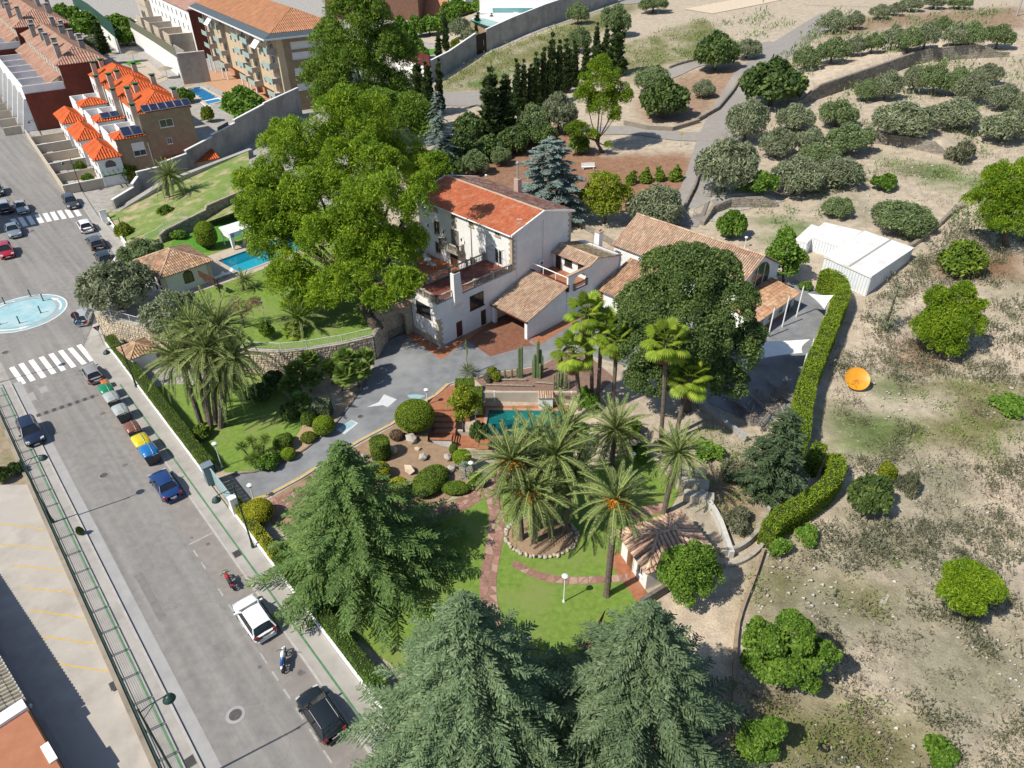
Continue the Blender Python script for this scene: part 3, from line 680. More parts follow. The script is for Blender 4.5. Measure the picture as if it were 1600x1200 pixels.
ridge(hp(-.25,5.4,RZ+.08),hp(18.65,5.4,RZ+.08),house,mat('lime ridge',(.45,.36,.27),(.55,.45,.35),2,.9),.16)
for t0,t1,z0,z1 in((-ov,5.4,EZ+.02,RZ+.02),(10.8+ov,5.4,EZ+.02,RZ+.02)):
 for s_ in(-.27,18.67):mb=MB();mb.hexa([hp(s_-.09,t0,z0-.1),hp(s_+.09,t0,z0-.1),hp(s_+.09,t1,z1-.1),hp(s_-.09,t1,z1-.1)],[hp(s_-.09,t0,z0+.16),hp(s_+.09,t0,z0+.16),hp(s_+.09,t1,z1+.16),hp(s_-.09,t1,z1+.16)]);mb.build('verge_trim',whitem,house)
mb=MB();mb.tube([hp(-.2,-ov-.07,EZ+.02),hp(18.6,-ov-.07,EZ+.02)],.09,8);mb.build('gutter',frame_w,house)
nf=-V3_;ns=-U3
stone_fr=mat('stone window surround',(.42,.36,.28),(.52,.45,.36),3,.9)
for s_,z0,w_,h_,gr in((10.8,9.5,.95,.85,0),(7.4,9.45,.95,.85,0),(2.5,9.6,.95,.75,0),(14.6,9.5,.95,.85,0),(14.5,3.5,1.25,1.6,7),(14.5,6.3,1.2,1.9,7),(7.3,3.5,1.2,1.6,7)):
 window(house,hp(s_,0,z0),U3,nf,w_,h_,fm=stone_fr,grille=gr,fw=.13)
door(house,hp(11.2,0,2.62),U3,nf,1.5,2.45,wood_d,stone_fr,'dark wooden front door under the balcony')
door(house,hp(10.8,0,5.55),U3,nf,1.4,2.4,mat('grey green shutters',(.16,.16,.14),(.22,.22,.19),4,.7),stone_fr)
door(house,hp(2.4,0,5.68),U3,nf,1.3,2.25,frame_w,frame_w,glass=True)
mb=MB();slabbox(mb,V3(*hp(11,0,5.15)),U3,ZU,nf,-1.9,1.9,0,.28,0,1.15);balc=mb.build('balcony',balm,house)
a,b,c,d=hp(12.8,-1.05),hp(9.2,-1.05),hp(12.8,-.15),hp(9.2,-.15)
balustrade(balc,a,b,5.43,.95,name='front_railing',mid=1);balustrade(balc,c,a,5.43,.95,name='side_railing');balustrade(balc,b,d,5.43,.95,name='side_railing')
for s_ in(9.6,12.5):mb=MB();mb.hexa([hp(s_-.1,0,4.5),hp(s_+.1,0,4.5),hp(s_+.1,-.15,4.5),hp(s_-.1,-.15,4.5)],[hp(s_-.1,0,5.15),hp(s_+.1,0,5.15),hp(s_+.1,-.9,5.15),hp(s_-.1,-.9,5.15)]);mb.build('balcony_bracket',balm,house)
# round crest and iron lamps on the facade
mb=MB();o=V3(*hp(10.8,-.05,8.75));vs=[]
for r,d in((.42,.0),(.42,.07),(.30,.09),(.27,.05),(.0,.05)):
 for j in range(20):t=2*PI*j/20;vs.append(o+U3*r*math.cos(t)+ZU*r*math.sin(t)+nf*d)
mb.add(vs,[(i*20+j,i*20+(j+1)%20,(i+1)*20+(j+1)%20,(i+1)*20+j)for i in range(4)for j in range(20)]);mb.build('crest',stone_fr,house)
for s_ in(12.6,9.0,15.9):
 o=V3(*hp(s_,0,7.4));mb=MB();mb.bar(o,o+nf*.45+ZU*.1,.02);mb.lathe([(.05,-.38),(.11,-.1),(.13,-.05),(.03,.06)],c=o+nf*.45,n=6);mb.build('wall_lantern',black_metal,house)
quoins(house,V3(*hp(0,0)),U3,nf,V3_,ns,EZ-.1,z0=5.7);quoins(house,V3(*hp(0,10.8)),U3,-nf,-V3_,ns,EZ-.1)
for t in(.75,5.5):mb=MB();mb.tube([hp(-.09,t,2.0),hp(-.09,t,EZ if t<1 else RZ-1.2)],.05,6);mb.build('downpipe',frame_w,house)
an=thing('aerial','white television aerial standing on the gable end of the red roof','aerial',hp(-.1,1.2,EZ+.4))
mb=MB();mb.bar((0,0,-.1),(0,0,1.5),.025);mb.build('mast',galv,an,local=True);mb=MB()
for i in range(5):mb.bar((-.25+i*.12,-.28,1.35),(-.25+i*.12,.28,1.35),.014,n=4)
mb.bar((-.3,0,1.35),(.3,0,1.35),.02);mb.bar((-.1,-.2,.95),(.25,.25,1.0),.02);mb.build('antenna',whitem,an,local=True)
cp=MB();HF.box(cp,9.0,9.8,10.0,10.7,EZ,12.6);ch=cp.build('chimney',mat('pink chimney render',(.5,.36,.31),(.56,.42,.36),3,.9),house)
mb=MB();mb.bar(hp(9.4,10.35,12.6),hp(9.4,10.35,14.6),.14,n=10);mb.lathe([(.2,0),(.22,.2),(.05,.35)],c=hp(9.4,10.35,14.6),n=10);mb.build('flue',galv,ch)
# terrace wing in front of the gable corner
wing=thing('terrace_wing','white two storey wing with a red tiled roof terrace and stone balustrade','building wing',hp(2.5,-6))
TZ=5.62
mb=MB();HF.box(mb,0,5,-12.1,-.004,-.2,TZ);mb.build('wall',plaster,wing)
mb=MB();HF.box(mb,.12,4.88,-11.98,-.02,TZ+.002,TZ+.06);mb.build('terrace_floor',mat('dark red tile floor',(.17,.05,.035),(.24,.08,.055),1.5,.7,c3=(.27,.12,.09),s3=.8),wing)
balustrade(wing,hp(.14,-.3),hp(.14,-11.96),TZ+.06,mid=3);balustrade(wing,hp(.14,-11.96),hp(4.86,-11.96),TZ+.06,mid=1);balustrade(wing,hp(4.86,-11.96),hp(4.86,-.3),TZ+.06,mid=3)
window(wing,hp(2.7,-12.1,3.2),U3,nf,2.6,1.6,fm=wood_d,mull=3,grille=9)
window(wing,hp(0,-6.05,2.95),V3_,ns,2.2,1.85,fm=wood_d,mull=2,grille=8)
door(wing,hp(0,-9.05,.12),V3_,ns,.95,2.1,maroon,frame_w);door(wing,hp(0,-5.1,.12),V3_,ns,.85,2.1,wood_d,frame_w)
mb=MB();o=V3(*hp(0,-9.15,0));q=lambda x,y,d:o+V3_*x+ZU*y+ns*d
mb.hexa([q(-.62,4.1,.002),q(.62,4.1,.002),q(.62,4.9,.42),q(-.62,4.9,.42)],[q(-.62,4.95,0.0),q(.62,4.95,0.0),q(.62,4.95,.42),q(-.62,4.95,.42)])
mb.hexa([q(-.62,4.95,-.3),q(.62,4.95,-.3),q(.62,4.95,.42),q(-.62,4.95,.42)],[q(-.5,8.7,-.3),q(.5,8.7,-.3),q(.5,8.7,.3),q(-.5,8.7,.3)]);ch=mb.build('chimney',plaster,wing)
slabbox(MB(),o,V3_,ZU,ns,-.35,.35,8.7,8.95,-.2,.2).build('flue',wood_d,ch)
quoins(wing,V3(*hp(0,-12.1)),U3,nf,V3_,ns,3.6)
for i in range(9):s0=.6+i*.5;slabbox(MB(),V3(*hp(s0,-12.1)),U3,ZU,nf,0,.46,0,rnd.uniform(.7,.95),.002,.07).build('base_stone',stonem,wing)
# iron frame of the terrace awning
aw=thing('awning_frame','black iron awning frame by the glazed terrace door','awning frame',hp(2.3,-.6,TZ+.06));mb=MB()
for s_ in(3.4,1.3):mb.bar(hp(s_,-1.1,TZ+.06),hp(s_,-1.1,TZ+2.5),.03);mb.bar(hp(s_,-1.1,TZ+2.5),hp(s_,-.05,TZ+2.5),.025)
mb.bar(hp(3.4,-1.1,TZ+2.5),hp(1.3,-1.1,TZ+2.5),.025);mb.build('iron_frame',black_metal,aw)
# porch in front of the facade
sheet('porch_base',[hp(5.02,-6.4)[:2],hp(18.4,-6.4)[:2],hp(18.4,-.02)[:2],hp(5.02,-.02)[:2]],2.6,mat('porch terracotta',(.42,.15,.06),(.52,.21,.095),2,.75),px=False)
mb=MB();wall_line(mb,[hp(5.1,-6.4),hp(18.4,-6.4),hp(18.4,0)],0,2.58,.25);mb.build('porch_wall',plaster)['kind']='structure'
pb=thing('porch_balustrade','pale stone balustrade round the orange tiled porch below the facade','balustrade',hp(11,-6.3,2.6))
balustrade(pb,hp(18.2,-6.3),hp(12.6,-6.3),2.6,mid=1,name='railing');balustrade(pb,hp(9.6,-6.3),hp(5.3,-6.3),2.6,mid=1,name='railing');balustrade(pb,hp(18.2,-.3),hp(18.2,-6.3),2.6,mid=1,name='railing')
def wicker(name,label,loc,rz,kind):
 o=thing(name,label,kind,loc,rz);m=whitem
 mb=MB();mb.box((0,0,.4),(.6,.58,.06));mb.build('seat',m,o,local=True);mb=MB();mb.hexa([(-.32,.27,.4),(.32,.27,.4),(.32,.33,.4),(-.32,.33,.4)],[(-.38,.42,1.0),(.38,.42,1.0),(.38,.47,1.0),(-.38,.47,1.0)]);mb.build('backrest',m,o,local=True)
 for x in(-.27,.27):
  for y in(-.25,.25):MB().bar((x,y,0),(x,y,.4),.03).build('leg',m,o,local=True)
  mb=MB();mb.box((x*1.1,0,.62),(.06,.6,.05));mb.build('armrest',m,o,local=True)
 return o
wicker('garden_chair','white garden armchair nearest the dark front door on the porch',hp(12.9,-2.3,2.61),2.2,'chair');wicker('garden_chair','white garden armchair farther along the porch beyond its round table',hp(15.3,-1.5,2.61),1.0,'chair')
tb=thing('garden_table','small round white table between the porch armchairs','table',hp(14.3,-2.2,2.61));MB().lathe([(.5,.68),(.5,.72)],n=20).build('tabletop',whitem,tb,local=True);MB().lathe([(.25,0),(.05,.05),(.05,.68)],n=10).build('pedestal',whitem,tb,local=True)
# -------------- carport, patio and back rooms
cpt=thing('carport','open fronted white carport with a weathered tile lean-to roof','carport',hp(-3.2,0))
mb=MB();HF.box(mb,-6.3,-6.05,-3.3,3.0,-.1,2.5)
mb.add([hp(-6.3,-3.3,2.5),hp(-6.05,-3.3,2.5),hp(-6.05,3.0,2.5),hp(-6.3,3.0,2.5),hp(-6.3,3.0,4.45),hp(-6.05,3.0,4.45)],[(0,3,4),(1,5,2),(0,4,5,1)])
HF.box(mb,-6.3,-.01,3.0,3.25,-.1,3.85);mb.build('wall',plaster,cpt)
mb=MB();HF.box(mb,-6.3,-5.85,-3.72,-3.302,-.1,2.5);mb.build('pillar',plaster,cpt);mb=MB();HF.box(mb,-.62,-.12,-3.72,-3.3,-.1,2.5);mb.build('pillar',plaster,cpt)
mb=MB();HF.box(mb,-6.5,-.02,-3.95,-3.78,2.38,2.6);mb.build('beam',maroon,cpt)
tiles('roof_tiles',[hp(-6.6,-4.05,2.66),hp(-.03,-4.05,2.66),hp(-.03,3.2,4.72),hp(-6.6,3.2,4.72)],cpt,tile_pale,tile_deck,.27,.48)
mb=MB();HF.box(mb,-6.55,-.03,3.22,3.42,3.9,4.86);mb.build('roof_flashing',maroon,cpt)
# things stored in the carport
tb=thing('work_bench','long dark bench stored in the shade under the carport roof','bench',hp(-3.8,1.2));mb=MB();HF.box(mb,-5.2,-2.2,.7,1.5,.78,.85);mb.build('tabletop',wood_d,tb)
for s_,t in((-5.1,.8),(-5.1,1.4),(-2.3,.8),(-2.3,1.4)):mb=MB();HF.box(mb,s_-.05,s_+.05,t-.05,t+.05,0,.78);mb.build('leg',wood_d,tb)
back=thing('back_house','low white rooms with a tan tile roof behind a walled patio beside the house gable','house',hp(-3.3,9))
mb=MB();HF.box(mb,-6.4,-.01,7.5,13.2,-.1,5.75);HF.box(mb,-6.4,-.02,3.26,7.499,-.1,3.78)
mb.add([hp(-6.4,7.5,5.75),hp(-6.4,13.2,5.75),hp(-6.4,8.7,6.55),hp(-.01,7.5,5.75),hp(-.01,13.2,5.75),hp(-.01,8.7,6.55)],[(0,1,2),(3,5,4),(0,2,5,3),(2,1,4,5)]);mb.build('wall',plaster,back)
tiles('roof_tiles',[hp(-6.6,7.0,5.95),hp(-.02,7.0,5.95),hp(-.02,8.7,6.7),hp(-6.6,8.7,6.7)],back,tile_pale,tile_deck,.27,.46)
tiles('roof_tiles',[hp(-.02,13.5,5.55),hp(-6.7,13.5,5.55),hp(-6.6,8.7,6.7),hp(-.02,8.7,6.7)],back,mat('lichen brown tile',(.26,.19,.11),(.40,.31,.19),1.5,.9,c3=(.22,.19,.13),s3=.9,island=.32),tile_deck,.27,.46)
ridge(hp(-6.6,8.7,6.72),hp(-.02,8.7,6.72),back,tile_pale,.14)
mb=MB();HF.box(mb,-6.25,-.04,3.45,7.48,3.785,3.84);mb.build('patio_floor',terra,back)
door(back,hp(-1.0,7.5,3.84),U3,nf,.95,2.0,wood_d);window(back,hp(-2.7,7.5,4.75),U3,nf,1.25,1.0,fm=wood_d,grille=5);window(back,hp(-5.1,7.5,4.6),U3,nf,1.5,1.1,fm=wood_d,grille=5)
# parapet wall with arched opening
o=V3(*hp(-6.42,0,0));mb=MB();q=lambda x,y,d:o+V3_*x+ZU*y+ns*d
segs=[(3.3+1.25*(1-math.cos(PI*j/14))*1.0+1.0,4.55+1.0*math.sin(PI*j/14))for j in range(15)]
x0,x1=segs[0][0],segs[-1][0]
for(a0,b0),(a1,b1)in zip(segs,segs[1:]):mb.hexa([q(a0,b0,-.22),q(a1,b1,-.22),q(a1,b1,.0),q(a0,b0,.0)][::-1],[q(a0,5.95,-.22),q(a1,5.95,-.22),q(a1,5.95,0),q(a0,5.95,0)][::-1])
slabbox(mb,o,V3_,ZU,ns,3.28,x0,0,5.95,-.22,0);slabbox(mb,o,V3_,ZU,ns,x1,7.49,0,5.95,-.22,0);slabbox(mb,o,V3_,ZU,ns,x0,x1,0,3.8,-.22,0);mb.build('arched_parapet',plaster,back)
slabbox(MB(),o,V3_,ZU,ns,3.2,7.0,5.952,6.08,-.32,.1).build('parapet_coping',tile_pale,back)
balustrade(back,hp(-6.53,x0+.1),hp(-6.53,x1-.1),3.72,.8,name='arch_railing',step=.22,m=mat('dark cast stone',(.2,.18,.15),(.28,.25,.21),3,.9))
pr=thing('patio_rail','white tubular rail along the top of the carport roof','railing',hp(-3.2,3.35,4.86));mb=MB();mb.bar(hp(-6.4,3.34,5.75),hp(-.1,3.34,5.75),.06);mb.build('top_rail',whitem,pr)
for i in range(4):MB().bar(hp(-6.4+i*2.1,3.34,4.86),hp(-6.4+i*2.1,3.34,5.75),.055).build('post',whitem,pr)
ac=thing('air_conditioner','white air conditioner unit fixed to the grey gable wall above the patio','air conditioner',hp(-.2,5.0,5.2));mb=MB();HF.box(mb,-.36,-.03,4.6,5.4,4.95,5.5);mb.build('casing',whitem,ac)
o=V3(*hp(-.365,5.0,5.22));mb=MB();vs=[o+V3_*.2*math.cos(2*PI*j/16)+ZU*.2*math.sin(2*PI*j/16)+ns*d for d in(0,.02)for j in range(16)];mb.add(vs,[tuple(range(16,32))]+[(j,(j+1)%16,16+(j+1)%16,16+j)for j in range(16)]);mb.build('fan_grille',black_metal,ac)
mb=MB();HF.box(mb,-.9,-.05,13.4,14.2,0,7.4);
chm=thing('chimney_stack','white square chimney stack standing behind the low tan roof','chimney',hp(-2.2,13.9));mb=MB();HF.box(mb,-2.6,-1.8,13.6,14.4,0,7.3);mb.build('stack',plaster,chm);mb=MB();HF.box(mb,-2.68,-1.72,13.52,14.48,7.3,7.42);HF.box(mb,-2.4,-2.0,13.8,14.2,7.42,7.7);mb.build('cap',tile_pale,chm)
ta=thing('roof_aerial','tall thin aerial mast on the low tan roof with a wide antenna','aerial',hp(-5.3,9.0,6.6));mb=MB();mb.bar((0,0,-.3),(0,0,3.3),.022);mb.build('mast',galv,ta,local=True);mb=MB();mb.bar((-.7,.1,3.2),(.7,-.1,3.2),.02)
for i in range(9):x=-.7+i*.175;mb.bar((x,-.3,3.2),(x,.3,3.2),.012,n=4)
mb.build('antenna',galv,ta,local=True)
# link room with orange door
lk=thing('link_house','small white link room with orange door and tan tile roof beside the dark round tree','building',hp(-9,12))
mb=MB();HF.box(mb,-13,-6.45,9.0,15.5,-.1,2.4);mb.add([hp(-13,9,2.4),hp(-6.45,9,2.4),hp(-6.45,15.5,2.4),hp(-13,15.5,2.4),hp(-13,15.5,4.2),hp(-6.45,15.5,4.2)],[(1,2,5),(0,4,3),(2,3,4,5),(0,1,5,4)]);mb.build('wall',plaster,lk)
tiles('roof_tiles',[hp(-13.2,8.5,2.42),hp(-6.46,8.5,2.42),hp(-6.46,15.6,4.4),hp(-13.2,15.6,4.4)],lk,tile_tan,tile_deck,.27,.48)
door(lk,hp(-7.1,9.0,.05),U3,nf,.95,2.0,wood_r,frame_w,'orange wooden door')
# barn
barn=thing('barn','long white barn with a pale tile roof and a big glazed arch in its gable','barn',hp(-11.5,22.5))
BE,BR=4.42,7.15;mb=MB();HF.box(mb,-21.4,-2.2,17.6,27.6,-.2,BE)
mb.add([hp(-21.4,17.6,BE),hp(-21.4,27.6,BE),hp(-21.4,22.6,BR),hp(-2.2,17.6,BE),hp(-2.2,27.6,BE),hp(-2.2,22.6,BR)],[(0,1,2),(3,5,4),(0,2,5,3),(2,1,4,5)]);mb.build('wall',plaster,barn)
tiles('roof_tiles',[hp(-21.7,17.1,BE-.1),hp(-1.9,17.3,BE-.1),hp(-1.9,22.6,BR+.12),hp(-21.7,22.6,BR+.12)],barn,tile_pale,tile_deck,.29,.5)
tiles('roof_tiles',[hp(-1.9,28.0,BE-.1),hp(-21.7,28.0,BE-.1),hp(-21.7,22.6,BR+.12),hp(-1.9,22.6,BR+.12)],barn,tile_pale,tile_deck,.29,.5)
ridge(hp(-21.7,22.6,BR+.14),hp(-1.9,22.6,BR+.14),barn,tile_pale,.16)
o=V3(*hp(-21.4,22.7,0));q=lambda x,y,d:o+V3_*x+ZU*y+ns*d
arc=[(2.5*math.cos(t),3.85+2.45*math.sin(t))for t in np.linspace(0,PI,17)];ar=[(-2.5,3.05)]+arc[::-1]+[(2.5,3.05)]
mb=MB();mb.poly([q(x,y,.012)for x,y in ar][::-1]);gl=mb.build('arched_window',glassm,barn);mb=MB()
for(a0,b0),(a1,b1)in zip(ar,ar[1:]):mb.bar(q(a0,b0,.04),q(a1,b1,.04),.07,n=4)
mb.build('window_frame',frame_w,gl);MB().bar(q(.9,3.05,.05),q(.9,5.9,.05),.05,n=4).build('mullion',frame_w,gl);MB().bar(q(-.9,3.05,.05),q(-.9,5.9,.05),.05,n=4).build('mullion',frame_w,gl)
lean=thing('lean_to','lean-to room with an orange tan tile roof against the barn gable','building',hp(-23.4,21))
mb=MB();HF.box(mb,-25.3,-21.42,15.4,25.6,-.1,2.3);mb.add([hp(-25.3,15.4,2.3),hp(-21.42,15.4,2.3),hp(-21.42,15.4,2.9),hp(-25.3,25.6,2.3),hp(-21.42,25.6,2.3),hp(-21.42,25.6,2.9)],[(0,1,2),(3,5,4),(0,2,5,3)]);mb.build('wall',plaster,lean)
tiles('roof_tiles',[hp(-25.75,26.0,2.4),hp(-25.75,15.2,2.4),hp(-21.45,15.2,3.05),hp(-21.45,26.0,3.05)],lean,mat('orange tan tile',(.42,.22,.12),(.52,.32,.19),1.2,.88,c3=(.52,.38,.26),s3=.8,island=.28),tile_deck,.29,.46)
for t in(17.2,19.6,22.0):window(lean,hp(-25.3,t,.9),V3_,ns,1.1,1.1,mull=1,grille=0)
door(lean,hp(-25.3,24.2,.05),V3_,ns,1.0,2.0,glassm,frame_w,glass=True,panels=1)
slabbox(MB(),V3(*hp(-25.3,0)),V3_,ZU,ns,15.5,25.5,.0,.55,.003,.03).build('brick_plinth',terra,lean)
# -------------- walls of laid stone
def stone_face(mb,pts,z0,z1,out=1,size=(.42,.28),proud=.07):
 """irregular stones standing proud on one face of a wall line; out=1: left of the line"""
 pts=[np.array(p[:2],float)for p in pts];base=0
 g=lambda z,i,f:(z[i]*(1-f)+z[i+1]*f)if hasattr(z,'__len__')else z
 for i in range(len(pts)-1):
  a,b=pts[i],pts[i+1];L=np.hypot(*(b-a));d=(b-a)/L;n=np.array([-d[1],d[0]])*out
  hmax=max(g(z1,i,0)-g(z0,i,0),g(z1,i,1)-g(z0,i,1));y=.0;row=0
  while y<hmax-.05:
   rh=size[1]*rnd.uniform(.75,1.3);x=-rnd.uniform(0,size[0])
   while x<L:
    wd=size[0]*rnd.uniform(.6,1.5);x0,x1=max(0,x)+.02,min(L,x+wd)-.02;x+=wd
    if x1-x0<.08:continue
    f=(x0+x1)/2/L;zb,zt=g(z0,i,f)+y+.02,min(g(z0,i,f)+y+rh-.015,g(z1,i,f)-.02)
    if zt-zb<.06:continue
    p=proud*rnd.uniform(.5,1.3);e=min(.06,(x1-x0)*.25);ez=min(.05,(zt-zb)*.25);q=lambda u,z,o:(*(a+d*u+n*o),z)
    r4=[rnd.uniform(-.02,.02)for _ in range(8)]
    vs=[q(x0,zb,0),q(x1,zb,0),q(x1,zt,0),q(x0,zt,0),q(x0+e+r4[0],zb+ez+r4[1],p),q(x1-e+r4[2],zb+ez+r4[3],p),q(x1-e+r4[4],zt-ez+r4[5],p),q(x0+e+r4[6],zt-ez+r4[7],p)]
    fs=[(4,5,6,7),(0,1,5,4),(1,2,6,5),(2,3,7,6),(3,0,4,7)]
    if out==1:fs=[f_[::-1]for f_ in fs]
    mb.add(vs,fs)
   y+=rh;row+=1
 return mb
def stone_wall(name,label,pts,z0,z1,th=.45,outs=(1,),sm=None,mm=None,size=(.42,.28),cope=None):
 o=thing(name,label,'wall',(*np.array(pts[len(pts)//2][:2],float),float(np.mean(z0))))
 mb=MB();wall_line(mb,pts,z0,z1,th);mb.build('core',mm or mortar,o)
 for k in outs:
  P2=[np.array(p[:2],float)for p in pts];off=[]
  for i,p in enumerate(P2):
   d=P2[min(i+1,len(P2)-1)]-P2[max(i-1,0)];d/=np.hypot(*d);off.append(p+np.array([-d[1],d[0]])*k*th*.49)
  mb=MB();stone_face(mb,off,z0,z1,k,size);mb.build('stone',sm or stonem,o,kind='stuff')
 if cope is not None:
  mb=MB();up=lambda z,a:[v+a for v in z]if hasattr(z,'__len__')else z+a
  wall_line(mb,pts,up(z1,.004),up(z1,.09),th+.1);mb.build('coping',cope,o)
 return o
def rail_fence(parent,pts,z,h=1.0,m=None,step=.14,name='railing'):
 """post and bar railing; bars joined, posts and rails parts"""
 m=m or frame_w;g=lambda i:z[i]if hasattr(z,'__len__')else z
 bars=MB();rails=MB()
 for i in range(len(pts)-1):
  a,b=V3(*pts[i][:2],g(i)),V3(*pts[i+1][:2],g(i+1));L=np.linalg.norm(b-a);k=max(1,int(L/step))
  rails.bar(a+ZU*h,b+ZU*h,.028,n=5);rails.bar(a+ZU*.1,b+ZU*.1,.022,n=5)
  for j in range(k):c=a+(b-a)*(j+.5)/k;bars.bar(c+ZU*.1,c+ZU*h,.012,n=4)
  MB().bar(a,a+ZU*(h+.04),.035,n=6).build('post',m,parent)
 rails.build(name,m,parent,kind='stuff');bars.build('bars',m,parent,kind='stuff')
# -------------- pool terrace (3 m above the street)
TZ3=3.0
front=[(150,488),(175,497),(235,513),(300,530),(350,543),(400,548),(440,550),(480,546),(535,537),(582,526)]
cap=front+[(600,497),(640,474),(662,440),(640,380),(560,330),(480,318),(392,326),(325,350),(252,382),(197,392),(160,445)]
pl_a=P(341,408,TZ3)[:2];pd=np.array([.67,.742]);pn=np.array([.742,-.67])
POOLW=[pl_a,pl_a+pd*11.5,pl_a+pd*11.5+pn*5.6,pl_a+pn*5.6]
capw=[P(a,b,TZ3)[:2]for a,b in cap]
sheet('terrace_lawn',[tuple(p)for p in capw],TZ3,grassm,holes=[[tuple(p)for p in POOLW]],px=False)
c0=[pl_a-pd*2.2-pn*2.6,pl_a+pd*13.5-pn*2.6,pl_a+pd*13.5+pn*7.0,pl_a-pd*1.1+pn*7.0,pl_a-pd*9+pn*6.2,pl_a-pd*9+pn*2.0,pl_a-pd*2.2+pn*1.6]
deckm=mat('pool deck stone',(.50,.42,.33),(.58,.50,.41),2.0,.8,c3=(.52,.46,.38),s3=.6)
sheet('pool_deck',[tuple(p)for p in c0],TZ3+.03,deckm,holes=[[tuple(p)for p in POOLW]],px=False)
bk=[(330,352),(392,328),(440,325),(420,352),(385,368),(330,392),(300,398),(262,392),(270,378)]
sheet('back_lawn',bk,TZ3+.015,lushm)
sheet('forecourt',[(168,470),(200,440),(240,440),(262,470),(285,495),(300,520),(235,508),(160,486)],TZ3+.01,mat('grey gravel court',(.40,.38,.36),(.52,.50,.48),2,.9,.4,20))
def water_mat(name,c,al=.55):
 m,t,b=nt(name);N,Lk=t.nodes,t.links;b.inputs['Base Color'].default_value=(*c,1);b.inputs['Roughness'].default_value=.06;b.inputs['Alpha'].default_value=al
 n=N.new('ShaderNodeTexNoise');n.inputs['Scale'].default_value=2.2;tc=N.new('ShaderNodeTexCoord');Lk.new(tc.outputs['Object'],n.inputs['Vector'])
 bp=N.new('ShaderNodeBump');bp.inputs['Strength'].default_value=.15;bp.inputs['Distance'].default_value=.1;Lk.new(n.outputs['Fac'],bp.inputs['Height']);Lk.new(bp.outputs[0],b.inputs['Normal']);return m
def pool(name,label,poly,z,wm,bm__,depth=1.3,cope=None,wl=.18,cope_w=.35):
 c=sum(np.array(p[:2])for p in poly)/len(poly);o=thing(name,label,'swimming pool',(*c,z));p=[tuple(q[:2])for q in poly]
 if sum(p[i-1][0]*p[i][1]-p[i][0]*p[i-1][1]for i in range(len(p)))<0:p=p[::-1]
 n=len(p);mb=MB();mb.add([(x,y,z)for x,y in p]+[(x,y,z-depth)for x,y in p],[(i,i+n,(i+1)%n+n,(i+1)%n)for i in range(n)]+[tuple(range(n,2*n))]);mb.build('basin',bm__,o)
 ins=[tuple(np.array(c)+(np.array(q)-c)*.998)for q in p];MB().poly([(x,y,z-wl)for x,y in ins]).build('water',wm,o)
 if cope is not None:
  q=[np.array(a)for a in p]
  for i in range(n):
   a,b=q[i],q[(i+1)%n];d=(b-a)/np.hypot(*(b-a));nn=np.array([d[1],-d[0]])*cope_w;mb=MB();mb.prism([a-d*cope_w*.0,b+d*cope_w,b+d*cope_w+nn,a+nn],z-.05,z+.06);mb.build('coping',cope,o)
 return o
cyan_t=mat('cyan pool tile',(.03,.46,.55),(.05,.54,.63),4,.4);blue_t=mat('blue pool tile',(.02,.22,.50),(.03,.30,.58),4,.4);teal_t=mat('teal pool tile',(.02,.30,.27),(.04,.38,.34),2,.4)
pool('swimming_pool','bright blue and cyan pool on the terrace beside the little white pavilion',POOLW,TZ3+.03,water_mat('cyan water',(.01,.36,.55),.35),cyan_t,1.3,deckm)
lad=thing('pool_ladder','steel pool ladder at the near left corner of the bright blue pool','ladder',(*(pl_a+pn*.5-pd*.2),TZ3))
for k in(-.25,.25):
 b=V3(*(pl_a+pn*(1.0+k)),TZ3+.05);u=V3(*pd,0);MB().tube([b-u*.5,b-u*.5+ZU*.6,b-u*.2+ZU*.8,b+u*.15+ZU*.6,b+u*.15-ZU*.5],.025,6).build('handrail',galv,lad)
fw_pts=[P(a,b,TZ3)[:2]for a,b in front]
stone_wall('retaining_wall','long curving pale rubble stone wall holding up the pool terrace',fw_pts,0,TZ3+.05,.5,(-1,),cope=balm)
stone_wall('retaining_wall','short rubble wall stub behind the stone archway',[P(a,b,TZ3)[:2]for a,b in((582,526),(600,497),(640,474))],0,TZ3+.05,.4,(-1,),cope=balm)
tf=thing('terrace_railing','white bar railing along the top of the curving stone wall','railing',(*fw_pts[4],TZ3));rail_fence(tf,resample(fw_pts,2.4),TZ3+.14,1.0,frame_w,.16)
lw=[P(a,b,TZ3)[:2]for a,b in((150,488),(158,450),(196,394))]
sw=thing('street_side_wall','white rendered wall with bars facing the roundabout beneath the olive trees','wall',(*lw[1],0));mb=MB();wall_line(mb,lw,0,TZ3+.9,.3);mb.build('wall',plaster,sw)
bw=[P(a,b,TZ3)[:2]for a,b in((252,379),(262,374),(300,360),(326,349),(329,348),(392,322))]
stone_wall('terrace_back_wall','dark grey stone wall behind the lush lawn of the pool terrace',bw,TZ3-.1,[4.2,4.5,5.0,5.2,5.8,6.0],.4,(-1,),sm=greystone,cope=None)
wr=thing('wall_top_railing','white stepped railing on the stone wall below the grass bank','railing',(*bw[0],4.2));rail_fence(wr,[bw[0]+[-1.5,-1],bw[0],bw[1],bw[2]],[3.8,4.2,4.6,5.0],.9,frame_w,.18)
